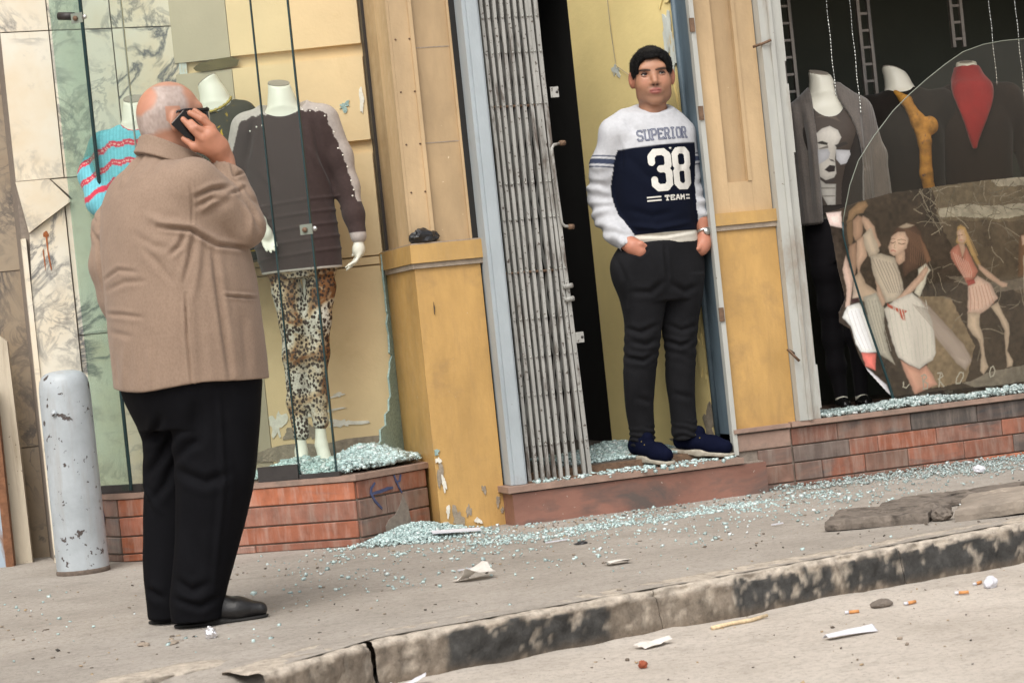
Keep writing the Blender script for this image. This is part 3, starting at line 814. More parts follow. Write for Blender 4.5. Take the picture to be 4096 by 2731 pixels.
# peeled strip where marble meets the painted wall
M_PEEL = m_plain('pale_filler', (0.55, 0.58, 0.53), 0.8, 0.2, 25, 0.4, 60, (1, 1, 0.3), stain=(0.55, 0.42, 0.2), stain_lo=0.55, stain_hi=0.62, stain_scale=22)
wall_patch('filler_strip', [(0.745, 0.3), (0.765, 0.6), (0.752, 1.0), (0.768, 1.4), (0.742, 1.7), (0.72, 1.83), (0.735, 1.95), (0.75, 2.05), (0.757, 2.3), (0.762, 3.0), (0.785, 3.0), (0.785, 0.3)], MW0, MWD, M_PEEL, mw, 0.006, 0.008)

# ---- left pilaster (between the display and the gate)
pil = prism('pilaster', [(-0.29, 0.08), (-0.005, 0.08), (-0.005, 0.9), (-0.29, 0.9)], -0.05, 1.10, M_YEL, BLD, 0.006)
prism('ledge_dust', [(-0.300, 0.068), (0.015, 0.068), (0.015, 0.62), (-0.300, 0.62)], 1.101, 1.122, M_DUST, pil, 0.005)
prism('ledge', [(-0.306, 0.058), (0.020, 0.058), (0.020, 0.62), (-0.306, 0.62)], 1.123, 1.200, M_YELD, pil, 0.008)
prism('ledge_cap_dust', [(-0.299, 0.066), (0.012, 0.066), (0.012, 0.62), (-0.299, 0.62)], 1.2005, 1.206, M_DUST, pil, 0.002)
prism('shaft', [(-0.272, 0.118), (-0.006, 0.118), (-0.006, 0.9), (-0.272, 0.9)], 1.2065, 3.0, M_BEIGE, pil, 0.004)
prism('casing', [(-0.280, 0.102), (-0.192, 0.102), (-0.192, 0.117), (-0.280, 0.117)], 1.207, 3.0, M_BEIGE2, pil, 0.004)
prism('casing_bead', [(-0.200, 0.094), (-0.184, 0.094), (-0.184, 0.117), (-0.1995, 0.117)], 1.2075, 3.0, M_BEIGE2, pil, 0.005)
prism('casing', [(-0.030, 0.106), (-0.002, 0.106), (-0.002, 0.117), (-0.030, 0.117)], 1.2072, 3.0, M_BEIGE2, pil, 0.003)
prism('casing', [(-0.292, 0.103), (-0.2805, 0.103), (-0.2805, 0.30), (-0.292, 0.30)], 1.2073, 3.0, M_BEIGE2, pil, 0.004)
prism('casing', [(-0.284, 0.302), (-0.2725, 0.302), (-0.2725, 0.47), (-0.284, 0.47)], 1.2074, 3.0, M_BEIGE, pil, 0.004)
prism('black_strip', [(-0.286, 0.565), (-0.2725, 0.565), (-0.2725, 0.61), (-0.286, 0.61)], 1.10, 3.0, M_DARK, pil, 0.001)
for z in (1.62, 2.02):
    prism('joint_line', [(-0.183, 0.1165), (-0.031, 0.1165), (-0.031, 0.1175), (-0.183, 0.1175)], z, z + 0.004, M_DUST, pil, 0)
bm = bmesh.new()
for x in (-0.265, -0.205):
    for z in (1.22, 1.42, 1.62, 1.84, 2.06, 2.28):
        bm_tube(bm, [(x, 0.1025, z), (x, 0.099, z)], 0.004, 8)
tag(bm_obj('nail_heads', bm, M_RUST, pil, True), kind='stuff')
PF = (-0.29, 0.08); PD = (1, 0)
for k, (s, z, rx, rz, mt) in enumerate([(0.075, 0.05, 0.022, 0.045, M_PLASTER), (0.125, 0.075, 0.010, 0.025, M_PLASTER), (0.035, 0.085, 0.008, 0.026, M_FLAKE), (0.20, 0.155, 0.010, 0.016, M_PLASTER), (0.255, 0.10, 0.008, 0.02, M_PLASTER), (0.27, 0.06, 0.006, 0.012, M_PLASTER), (0.01, 0.02, 0.03, 0.02, M_FLAKE), (0.018, 0.24, 0.014, 0.05, M_PLASTER), (0.03, 0.20, 0.010, 0.03, M_FLAKE), (0.008, 0.335, 0.012, 0.015, M_SHARD), (0.014, 0.30, 0.013, 0.012, M_FLAKE), (0.16, 0.03, 0.015, 0.012, M_FLAKE), (0.065, 0.93, 0.002, 0.02, M_DARK)]):
    wall_patch('paint_chip', [(max(0.003, p[0]), max(0.002, p[1])) for p in blob2d(s, z, rx, rz, 50 + k, 18, 0.45)], PF, PD, mt, pil, 0.003 + 0.0004 * k, 0.005)

# ---- door step, threshold and doorway
step = box('door_step', -0.01, 1.135, -0.06, 0.45, -0.05, 0.132, M_STEP, BLD, 0.006)
box('tread', -0.03, 1.03, -0.072, 0.10, 0.138, 0.163, M_TREAD, step, 0.005)
box('tread_bed', -0.02, 1.13, -0.045, 0.12, 0.1325, 0.1375, M_GROUT, step, 0)
box('threshold_rail', 0.09, 1.0, 0.085, 0.118, 0.1635, 0.198, M_RUST, step, 0.004)
box('floor_slab', 0.02, 1.03, 0.119, 3.2, 0.10, 0.203, M_INFLOOR, step, 0.003)
reveal = prism('reveal_wall', [(1.012, 0.200), (1.0395, 0.200), (1.0395, 0.90), (0.79, 0.90), (0.775, 0.86)], 0.19, 3.4, M_REVEAL, BLD, 0.004)
rd = (1.012 - 0.775, 0.200 - 0.86)
def rv(nm, s, z, rx, rz, mat, seed, lift=0.003, rough=0.4):
    wall_patch(nm, blob2d(s, z, rx, rz, seed, 22, rough), (0.775, 0.86), rd, mat, reveal, lift, 0.006)
rv('bare_patch', 0.685, 0.30, 0.03, 0.09, M_PLASTER, 2)
rv('bare_patch', 0.56, 0.235, 0.13, 0.03, M_PLASTER, 5)
for k, (z, rz) in enumerate(((0.6, 0.10), (0.95, 0.16), (1.35, 0.2), (1.75, 0.18), (2.0, 0.12), (2.25, 0.1))):
    rv('filler_patch', 0.685 - 0.02 * (k % 2), z, 0.022 + 0.012 * (k % 3), rz, M_PEEL if k in (4,) else M_REVEAL, 60 + k, 0.005 + 0.0005 * k, 0.5)
rv('paint_flake', 0.30, 1.93, 0.02, 0.03, M_PEEL, 71, 0.004, 0.6)
tube('hairline_crack', [(0.866, 0.575, 2.5), (0.868, 0.571, 2.1), (0.872, 0.562, 1.95), (0.905, 0.459, 1.88), (0.935, 0.367, 1.80)], 0.0016, M_DUST, reveal, 5)
# dark shop room behind the gate
room = empty('shop_room', parent=BLD)
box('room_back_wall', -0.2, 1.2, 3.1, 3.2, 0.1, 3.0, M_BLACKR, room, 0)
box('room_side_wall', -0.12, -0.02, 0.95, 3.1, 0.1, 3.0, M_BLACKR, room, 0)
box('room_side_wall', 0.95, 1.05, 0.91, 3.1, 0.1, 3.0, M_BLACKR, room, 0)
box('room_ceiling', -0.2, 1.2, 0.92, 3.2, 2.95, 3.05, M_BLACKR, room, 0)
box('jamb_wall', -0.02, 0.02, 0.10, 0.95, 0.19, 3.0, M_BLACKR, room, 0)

# ---- right pilaster and right-hand window
rp = box('pilaster', 1.040, 1.330, 0.022, 0.9, 0.262, 1.138, M_YEL, BLD, 0.005)
box('ledge_dust', 1.036, 1.334, 0.012, 0.5, 1.1385, 1.160, M_DUST, rp, 0.004)
box('ledge', 1.034, 1.336, 0.004, 0.5, 1.1605, 1.214, M_YELD, rp, 0.006)
box('shaft', 1.041, 1.329, 0.050, 0.9, 1.2145, 3.0, M_BEIGE, rp, 0.003)
box('casing', 1.042, 1.130, 0.030, 0.049, 1.2147, 3.0, M_BEIGE2, rp, 0.004)
box('casing', 1.243, 1.328, 0.030, 0.049, 1.2147, 3.0, M_BEIGE2, rp, 0.004)
box('casing', 1.1305, 1.2425, 0.030, 0.049, 1.2147, 1.345, M_BEIGE2, rp, 0.004)
box('panel_bead', 1.226, 1.2425, 0.024, 0.048, 1.3455, 3.0, M_BEIGE2, rp, 0.006)
fr = empty('door_frame', parent=BLD)
box('frame_upright', 1.018, 1.0395, -0.004, 0.028, 0.17, 3.4, M_WFRAME, fr, 0.003)
box('frame_jamb', 1.020, 1.0395, 0.0285, 0.195, 0.19, 3.4, M_DFRAME, fr, 0.004)
tube('gate_channel', [(1.014, 0.150, 0.19), (1.014, 0.150, 3.4)], 0.014, M_DFRAME, fr, 12)
for z in (0.75, 1.62, 2.0):
    box('hinge', 1.012, 1.034, -0.011, -0.0045, z, z + 0.06, M_RUST, fr, 0.002)
wf = empty('window_frame', parent=BLD)
box('frame_upright', 1.333, 1.392, -0.022, 0.07, 0.285, 3.0, M_WFRAME, wf, 0.004)
box('frame_upright', 1.3925, 1.440, -0.006, 0.07, 0.285, 3.0, M_WFRAME, wf, 0.003)
box('frame_bead', 1.372, 1.3915, -0.030, -0.0225, 0.285, 3.0, M_WFRAME, wf, 0.003)
for z0, z1 in ((0.33, 0.52), (1.45, 1.75), (1.85, 2.3)):
    box('splinter', 1.4405, 1.449, -0.004, 0.03, z0, z1, M_WFRAME, wf, 0.003)
tube('bent_bracket', [(1.335, -0.024, 0.58), (1.30, -0.04, 0.60), (1.345, -0.05, 0.545)], 0.006, M_RUST, wf, 6)
tube('bent_bracket', [(1.30, 0.0, 1.92), (1.34, -0.035, 1.93), (1.37, -0.04, 1.94)], 0.006, M_RUST, wf, 6)
pl = box('window_plinth', 1.02, 3.6, 0.014, 0.9, -0.05, 0.262, M_GROUT, BLD, 0)
rc = [(0.002, 0.022), (0.027, 0.103), (0.108, 0.177), (0.182, 0.255)]
tile_run(pl, (1.13, 0.014), (1.292, 0.014), rc[:3], [0.3], [M_TILEG, M_TILE])
tile_run(pl, (1.03, 0.014), (1.292, 0.014), rc[3:], [0.3], [M_TREAD])
tile_run(pl, (1.297, 0.014), (3.6, 0.014), rc, [[0.28, 0.34, 0.30], [0.13, 0.21, 0.21, 0.28, 0.25], [0.27, 0.14, 0.29, 0.33], [0.22, 0.36, 0.33, 0.26]], [M_TILE, M_TILED, M_TILE, M_TILEG, M_TILEO, M_TILED, M_TILE], gap=0.0022)
box('sill_slab', 1.295, 3.6, -0.018, 0.9, 0.2625, 0.284, M_TREAD, pl, 0.006)
box('sill_slab', 1.025, 1.290, -0.012, 0.06, 0.2625, 0.280, M_TREAD, pl, 0.006)
wr = empty('window_room', parent=BLD)
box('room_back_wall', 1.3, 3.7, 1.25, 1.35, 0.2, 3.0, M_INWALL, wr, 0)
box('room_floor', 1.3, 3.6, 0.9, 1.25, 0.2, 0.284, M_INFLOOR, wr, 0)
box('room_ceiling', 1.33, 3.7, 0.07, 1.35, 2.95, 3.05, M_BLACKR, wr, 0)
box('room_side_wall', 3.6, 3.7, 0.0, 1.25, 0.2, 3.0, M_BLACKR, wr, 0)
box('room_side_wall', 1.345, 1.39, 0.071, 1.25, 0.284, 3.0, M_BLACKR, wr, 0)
# upper storeys and side walls that close the block off
box('upper_wall', 1.35, 6.0, 0.13, 0.75, 3.05, 9.0, M_BEIGE, BLD, 0.01)
box('upper_wall', -0.29, 1.349, 0.93, 1.4, 3.06, 9.0, M_BEIGE, BLD, 0.01)
box('upper_wall', -6.0, -0.291, 1.05, 1.6, 3.001, 9.0, M_BEIGE, BLD, 0.01)  # unseen; set back so sky light falls into the left display
box('shading_lintel', 1.4405, 3.7, 0.03, 0.6, 2.36, 3.049, M_BEIGE2, BLD, 0.01)  # unseen, set low to keep sky light out of the window room
box('side_wall', 3.7, 6.0, 0.05, 0.6, 0.0, 3.049, M_BEIGE, BLD, 0.01)
box('side_wall', -6.0, -2.9, 1.2, 1.4, 0.0, 3.049, M_MARBLE2, BLD, 0.01)
# ================================================================== folding gate
gate = thing('folding_gate', 'half-open grey folding lattice gate beside the dark doorway', 'gate', (0.0, 0.05, 0.165))
def gl(x, y, z): return (x, y - 0.05, z - 0.165)          # world -> gate-local
bm = bmesh.new()
bm_prism(bm, [(0.004, -0.055), (0.076, -0.055), (0.076, 0.05), (0.004, 0.05)], 0.0, 2.75)
bm_prism(bm, [(0.020, -0.068), (0.066, -0.068), (0.066, -0.0551), (0.020, -0.0551)], 0.0, 2.75)
bm_obj('post', bm, M_POST, gate, bevel=0.004)
rg = random.Random(5)
rows = [0.15, 0.36, 0.52, 0.68, 0.88, 1.10, 1.25, 1.58, 1.80, 1.95, 2.18, 2.4, 2.6]
NB_ = 10
bx = [0.100 + 0.0285 * i for i in range(NB_)]
lean = [rg.uniform(-0.004, 0.004) for _ in range(NB_)]; lean[-1] = -0.02; lean[-2] = -0.012; lean[-3] = 0.006
def barx(i, z): return bx[i] + lean[i] * (z / 2.2 - 0.4) + (0.010 * math.sin(1.4 * z + i) if i > 5 else 0.003 * math.sin(1.7 * z + i))
RIV = None
for i in range(NB_):
    bm = bmesh.new()
    zs = [0.0, 0.45, 0.9, 1.35, 1.8, 2.25, 2.75]
    w, dp_ = (0.0066 if i < NB_ - 1 else 0.009), 0.020
    prev = None
    for z in zs:
        x = barx(i, z); yo = -0.012 + rg.uniform(-0.003, 0.003)
        ring = [bm.verts.new(v) for v in ((x - w, yo - dp_ / 2, z), (x + w, yo - dp_ / 2, z), (x + w, yo + dp_ / 2, z), (x - w, yo + dp_ / 2, z))]
        if prev:
            for k in range(4): bm.faces.new((prev[k], prev[(k + 1) % 4], ring[(k + 1) % 4], ring[k]))
        else: bm.faces.new(ring[::-1])
        prev = ring
    bm.faces.new(prev)
    b_ = bm_obj('upright_bar', bm, M_GATE, gate, bevel=0.0025, seg=1)
    for z in rows:
        if RIV is None:
            bm = bmesh.new(); bm_tube(bm, [(0, 0, 0), (0, -0.006, 0)], [0.0055, 0.0035], 8)
            o = RIV = bm_obj('rivet', bm, M_GATE, b_, True)
        else:
            o = RIV.copy(); COL.objects.link(o); o.parent = b_
        o.location = (barx(i, z), -0.022, z)
for k in range(len(rows) - 1):
    for i in range(NB_ - 1):
        for s in (0, 1):
            z0, z1 = rows[k], rows[k + 1]
            if s: z0, z1 = z1, z0
            xa, xb = barx(i, z0), barx(i + 1, z1); y = 0.006 + 0.006 * s
            bm = bmesh.new(); w = 0.0075
            q = [bm.verts.new(v) for v in ((xa - w, y, z0), (xa + w, y, z0), (xb + w, y, z1), (xb - w, y, z1))]
            q2 = [bm.verts.new((v.co.x, v.co.y + 0.003, v.co.z)) for v in q]
            bm.faces.new(q); bm.faces.new(q2[::-1])
            for e in range(4): bm.faces.new((q[e], q2[e], q2[(e + 1) % 4], q[(e + 1) % 4]))
            bm_obj('lattice_strip', bm, M_GATED, gate)
tube('cross_rod', [(0.09, 0.0, 1.58), (bx[-1] - 0.02, 0.0, 1.575)], 0.006, M_RUST, gate, 8)
tube('cross_rod', [(0.09, 0.0, 0.88), (bx[-1], 0.0, 0.875)], 0.006, M_RUST, gate, 8)
h = tube('pull_handle', [(0.385, -0.03, 1.405), (0.352, -0.034, 1.40), (0.340, -0.036, 1.385), (0.345, -0.036, 1.2), (0.350, -0.036, 1.07), (0.362, -0.035, 1.055), (0.395, -0.03, 1.05)], 0.0065, M_GATE, gate, 10)
for z in (1.405, 1.05):
    tube('bolt', [(0.378, -0.038, z), (0.402, -0.030, z)], 0.011, M_RUST, h, 10)
for z in (1.60, 0.56):
    bm = bmesh.new(); bm_box(bm, 0.365, 0.40, -0.026, -0.020, z, z + 0.045)
    lb = bm_obj('lock_plate', bm, M_GATE, gate, bevel=0.004)
    tube('lock_hole', [(0.392, -0.0265, z + 0.022), (0.392, -0.0275, z + 0.022)], 0.006, M_DARK, lb, 10)
for z in (0.80, 0.745):
    tube('latch', [(0.33, -0.03, z), (0.372, -0.03, z + 0.004)], 0.011, M_GATE, gate, 10)
box('floor_track', 0.085, 1.0, -0.035, 0.03, 0.0, 0.004, M_RUST, gate, 0.001)

# ================================================================== glass of the left display
glass = thing('display_glazing', 'tall pale green glass panes left standing in the marble-backed display', 'glass panes', (-1.1, 0.3, 0.29))
ox, oy, oz = glass.location
gd = Vector((P2[0] - P1[0], P2[1] - P1[1], 0)).normalized(); gn = Vector((gd.y, -gd.x, 0))
def pane(name, a, b_, z0, z1, mat, parent, th=0.008, off=(0, 0, 0)):
    a = Vector((*a, 0)); b_ = Vector((*b_, 0)); d = (b_ - a).normalized(); n = Vector((d.y, -d.x, 0)) * th / 2
    pts = [a - n, b_ - n, b_ + n, a + n]
    return prism(name, [(p.x - off[0], p.y - off[1]) for p in pts], z0 - off[2], z1 - off[2], mat, parent, 0)
def on_line(x): t = (x - P1[0]) / (P2[0] - P1[0]); return (x, P1[1] + t * (P2[1] - P1[1]))
O = (ox, oy, oz)
seq = [((-1.60, 0.735), on_line(-1.488)), (on_line(-1.486), on_line(-1.333)), (on_line(-1.331), on_line(-0.853)), (on_line(-0.851), on_line(-0.718))]
for i, (a, b_) in enumerate(seq):
    p = pane('pane', a, b_, 0.30, 2.96, M_PANE_G if i == 0 else M_PANE, glass, 0.008, O)
    e = Vector((b_[0] - a[0], b_[1] - a[1], 0)).normalized()
    wd = [0.006, 0.0022, 0.0026, 0.0034][i]
    q = Vector((*b_, 0))
    pane('pane_edge', (q.x - e.x * wd, q.y - e.y * wd), (q.x + e.x * wd, q.y + e.y * wd), 0.30, 2.96, M_EDGE if i == 0 else (M_EDGEL if i in (1,) else M_EDGE), p, 0.0105, O)
pane('bottom_rail', on_line(-1.0), on_line(-0.853), 0.291, 0.352, M_DARK, glass, 0.03, O)
pane('bottom_rail', on_line(-0.850), on_line(-0.705), 0.291, 0.309, M_DARK, glass, 0.026, O)
pane('bottom_rail', (-1.60, 0.735), on_line(-1.44), 0.291, 0.325, M_DARK, glass, 0.03, O)
def clamp(x, z, n=1):
    c = on_line(x)
    for s in (-1, 1)[:n + 1]:
        u = Vector((*c, 0)) + gd * (0.022 * s) + gn * 0.009
        bm = bmesh.new(); bm_tube(bm, [(u.x - ox, u.y - oy, z - oz), (u.x + gn.x * 0.007 - ox, u.y + gn.y * 0.007 - oy, z - oz)], 0.0105, 12)
        cl = bm_obj('clamp', bm, M_STEEL if s > 0 else M_RUST, glass, True)
    a = Vector((*c, 0)) - gd * 0.045; b_ = Vector((*c, 0)) + gd * 0.01
    pane('clamp_plate', (a.x + gn.x * 0.006, a.y + gn.y * 0.006), (b_.x + gn.x * 0.006, b_.y + gn.y * 0.006), z - 0.02, z + 0.022, M_EDGEL, glass, 0.003, O)
clamp(-0.72, 1.30); clamp(-1.49, 2.30); clamp(-0.853, 2.75)
# wide rounded clip on the first pane
u = Vector((-1.545, 0.655, 0)); bm = bmesh.new()
bm_tube(bm, [(u.x - 0.03 - ox, u.y - 0.002 - oy, 2.325 - oz), (u.x + 0.03 - ox, u.y - 0.04 - oy, 2.315 - oz)], 0.017, 12)
bm_obj('clamp', bm, M_DARK, glass, True)

# crazed remains of the smashed pane beside the yellow pilaster
brk = thing('broken_pane', 'jagged crazed remnant of smashed glass clinging beside the yellow pilaster', 'broken glass', (-0.30, 0.585, 0.29))
rb = random.Random(2)
a0 = Vector((-0.293, 0.588, 0)); ad = Vector((-0.60, -0.80, 0)).normalized()
left = [(0.34, 0.29), (0.30, 0.36), (0.24, 0.395), (0.235, 0.44), (0.17, 0.455), (0.165, 0.50), (0.12, 0.515), (0.11, 0.56), (0.085, 0.575), (0.088, 0.66), (0.06, 0.70)]
z = 0.72
while z < 1.2:
    left.append((0.022 + rb.uniform(0, 0.035) * (1.25 - z) / 0.5, z)); z += rb.uniform(0.012, 0.03)
poly = [(0.0, 0.29)] + left + [(0.0, 1.2)]
nb = Vector((-ad.y, ad.x, 0)); nb = nb if nb.y < 0 else -nb
bm = bmesh.new(); fr_, bk_ = [], []
for s, z in poly:
    q = a0 + ad * s
    fr_.append(bm.verts.new((q.x + nb.x * 0.004 + 0.30, q.y + nb.y * 0.004 - 0.585, z - 0.29)))
    bk_.append(bm.verts.new((q.x - nb.x * 0.004 + 0.30, q.y - nb.y * 0.004 - 0.585, z - 0.29)))
bm.faces.new(fr_); bm.faces.new(bk_[::-1])
for i in range(len(poly)):
    j = (i + 1) % len(poly); bm.faces.new((fr_[i], bk_[i], bk_[j], fr_[j]))
bmesh.ops.recalc_face_normals(bm, faces=bm.faces)
bm_obj('shard', bm, M_SHARD, brk)

# ================================================================== street things at the left
bol = thing('bollard', 'scuffed grey-white steel pipe bollard with rounded cap on the sidewalk', 'bollard', (-1.734, 0.40, 0.0))
def lathe(name, prof, mat, parent, n=40):
    bm = bmesh.new(); rings = []
    for r, z in prof: rings.append([bm.verts.new((r * math.cos(2 * math.pi * k / n), r * math.sin(2 * math.pi * k / n), z)) for k in range(n)])
    for a, b_ in zip(rings, rings[1:]):
        for k in range(n): bm.faces.new((a[k], a[(k + 1) % n], b_[(k + 1) % n], b_[k]))
    bm.faces.new(rings[0][::-1]); bm.faces.new(rings[-1])
    return bm_obj(name, bm, mat, parent, True)
def m_bollard(name, base):
    b = NB(name); co = b.co()
    c = b.ramp(b.noise(5, 6, 0.65, co), [(0.3, sc(base, 0.78)), (0.7, sc(base, 1.12))])
    c = b.mix(b.math('MULTIPLY', b.ramp(b.noise(20, 5, 0.7, b.co((1, 1, 0.12))), [(0.52, 0.0), (0.75, 1.0)]), 0.5), c, (0.30, 0.27, 0.24))
    c = b.mix(b.ramp(b.noise(24, 5, 0.62, co, 0.3), [(0.615, 0.0), (0.64, 1.0)]), c, (0.07, 0.055, 0.05))
    c = b.mix(b.ramp(b.noise(9, 4, 0.6, b.co((1, 1, 2.2))), [(0.70, 0.0), (0.74, 0.8)]), c, (0.16, 0.12, 0.10))
    b.bump(b.noise(24, 5, 0.62, co, 0.3), 0.2, 0.008)
    return b.done(c, 0.42, 0, 0.45)
M_BOL = m_bollard('bollard_paint', (0.41, 0.445, 0.465)); M_BOLC = M_BOL
lathe('pipe', [(0.108, -0.03), (0.107, 0.01), (0.105, 0.2), (0.104, 0.70), (0.1035, 0.735), (0.1025, 0.765), (0.098, 0.792), (0.088, 0.812), (0.070, 0.825), (0.04, 0.832), (0.012, 0.834)], M_BOL, bol)
tube('weld_stub', [(-0.055, -0.082, 0.665), (-0.062, -0.099, 0.66)], [0.016, 0.009], M_BOL, bol, 10)
dirt = m_plain('bollard_foot_dirt', (0.13, 0.10, 0.08), 0.95, 0.3, 40, 0.3, 90)
lathe('foot_grime', [(0.1085, -0.02), (0.1095, 0.012), (0.1068, 0.02)], dirt, bol)

M_WOODP = m_plain('flaking_white_board', (0.55, 0.48, 0.37), 0.75, 0.15, 9, 0.25, 60, (1, 1, 0.15), stain=(0.22, 0.16, 0.10), stain_lo=0.52, stain_hi=0.68, stain_scale=7, chip=(0.12, 0.085, 0.06), chip_scale=45, chip_lo=0.69)
M_BLUEM = m_plain('pale_blue_sheet_metal', (0.36, 0.43, 0.50), 0.5, 0.1, 6, 0.1, 60, (1, 1, 0.4), stain=(0.24, 0.12, 0.06), stain_lo=0.60, stain_hi=0.70, stain_scale=8)
brd = thing('timber_board', 'weathered white-painted timber board standing against the brown marble', 'board', (-1.94, 1.18, 0.0), math.radians(-12))
bm = bmesh.new()
prof = [(-0.075, 0), (0.055, 0), (0.052, 0.5), (0.045, 0.985), (0.03, 1.0), (0.015, 1.012), (0.005, 1.0), (-0.03, 1.018), (-0.075, 1.02)]
f_ = [bm.verts.new((x, -0.018, z)) for x, z in prof]; k_ = [bm.verts.new((x, 0.018, z)) for x, z in prof]
bm.faces.new(f_); bm.faces.new(k_[::-1])
for i in range(len(prof)):
    j = (i + 1) % len(prof); bm.faces.new((f_[i], k_[i], k_[j], f_[j]))
bm_obj('plank', bm, M_WOODP, brd, bevel=0.004)
bp = thing('metal_door_panel', 'pale blue rust-stained metal door panel at the far left edge', 'door', (-2.16, 1.17, 0.0), math.radians(-12))
box('sheet', -0.40, 0.165, -0.035, 0.0, 0.0, 0.80, M_BLUEM, bp, 0.006)
M_RUSTP = m_plain('rusty_edge', (0.20, 0.09, 0.045), 0.8, 0.3, 30, 0.3, 90)
box('corner_post', 0.1655, 0.20, -0.045, 0.01, 0.0, 0.79, M_RUSTP, bp, 0.006)
for z in (0.16, 0.30):
    tube('rivet', [(0.12, -0.035, z), (0.12, -0.041, z)], 0.008, M_RUST, bp, 8)

# crumpled black bag on the pilaster ledge
def crumple(name, size, seed, mat, label, cat, loc, rz=0, group=None, flat=0.25, amp=0.5, n=26, curl=0.0):
    """a crumpled sheet: creased grid, its lowest points on the ground"""
    g = np.linspace(-0.5, 0.5, n); X, Y = np.meshgrid(g, g, indexing='ij')
    rr = np.random.default_rng(seed)
    P = np.stack([X.ravel() * size[0], Y.ravel() * size[1], np.zeros(X.size)], 1)
    z = np.zeros(X.size)
    for _ in range(9):
        a = rr.uniform(0, math.pi); o = rr.uniform(-0.35, 0.35)
        z += np.abs(X.ravel() * math.cos(a) + Y.ravel() * math.sin(a) - o) * rr.uniform(-1, 1)
    z = (z - z.min()) / (z.max() - z.min() + 1e-6)
    P[:, 2] = z * size[2] * (1 - flat) + curl * size[2] * (X.ravel() ** 2 * 4)
    P[:, 0] += amp * 0.12 * size[0] * fbm(P * 3 / size[0] + seed, 3, seed); P[:, 1] += amp * 0.12 * size[1] * fbm(P * 3 / size[0] + 9 + seed, 3, seed + 1)
    edge = np.maximum(np.abs(X.ravel()), np.abs(Y.ravel())); P[:, :2] *= (1 + 0.12 * fbm(P * 5 / size[0], 3, seed + 4) * (edge > 0.4))[:, None]
    i = np.arange(n * n).reshape(n, n)
    F = np.stack([i[:-1, :-1].ravel(), i[1:, :-1].ravel(), i[1:, 1:].ravel(), i[:-1, 1:].ravel()], 1)
    P[:, 2] += 0.0025 - P[:, 2].min()
    o = mesh_np(name, P, F, mat, None, False)
    sm = o.modifiers.new('thickness', 'SOLIDIFY'); sm.thickness = 0.0012; sm.offset = 0
    o.location = loc; o.rotation_euler = (0, 0, rz)
    return tag(o, label, cat, group)
M_BAG = m_plain('black_plastic', (0.012, 0.012, 0.014), 0.28, 0.2, 20, 0.3, 60, spec=0.6)
def wad(name, r, seed, mat, label, cat, loc, rz=0, sz=(1, 1, 1), amp=0.45, group=None):
    bm = bmesh.new(); bmesh.ops.create_icosphere(bm, subdivisions=3, radius=1.0)
    P = np.array([v.co[:] for v in bm.verts])
    w = 1 + amp * fbm(P * 2.1 + seed, 2, seed) + 0.5 * amp * np.abs(fbm(P * 5 + seed, 2, seed + 3))
    P = P * w[:, None] * r * np.array(sz)
    lo = np.percentile(P[:, 2], 14); P[:, 2] = np.maximum(P[:, 2], lo) - lo
    for v, p in zip(bm.verts, P): v.co = p
    o = bm_obj(name, bm, mat); o.location = loc; o.rotation_euler = (0, 0, rz)
    return tag(o, label, cat, group)
wad('plastic_bag', 0.045, 4, M_BAG, 'crumpled black plastic bag lying on the yellow pilaster ledge', 'bag', (-0.235, 0.085, 1.206), 0.2, (1.25, 0.7, 0.72), 0.5)
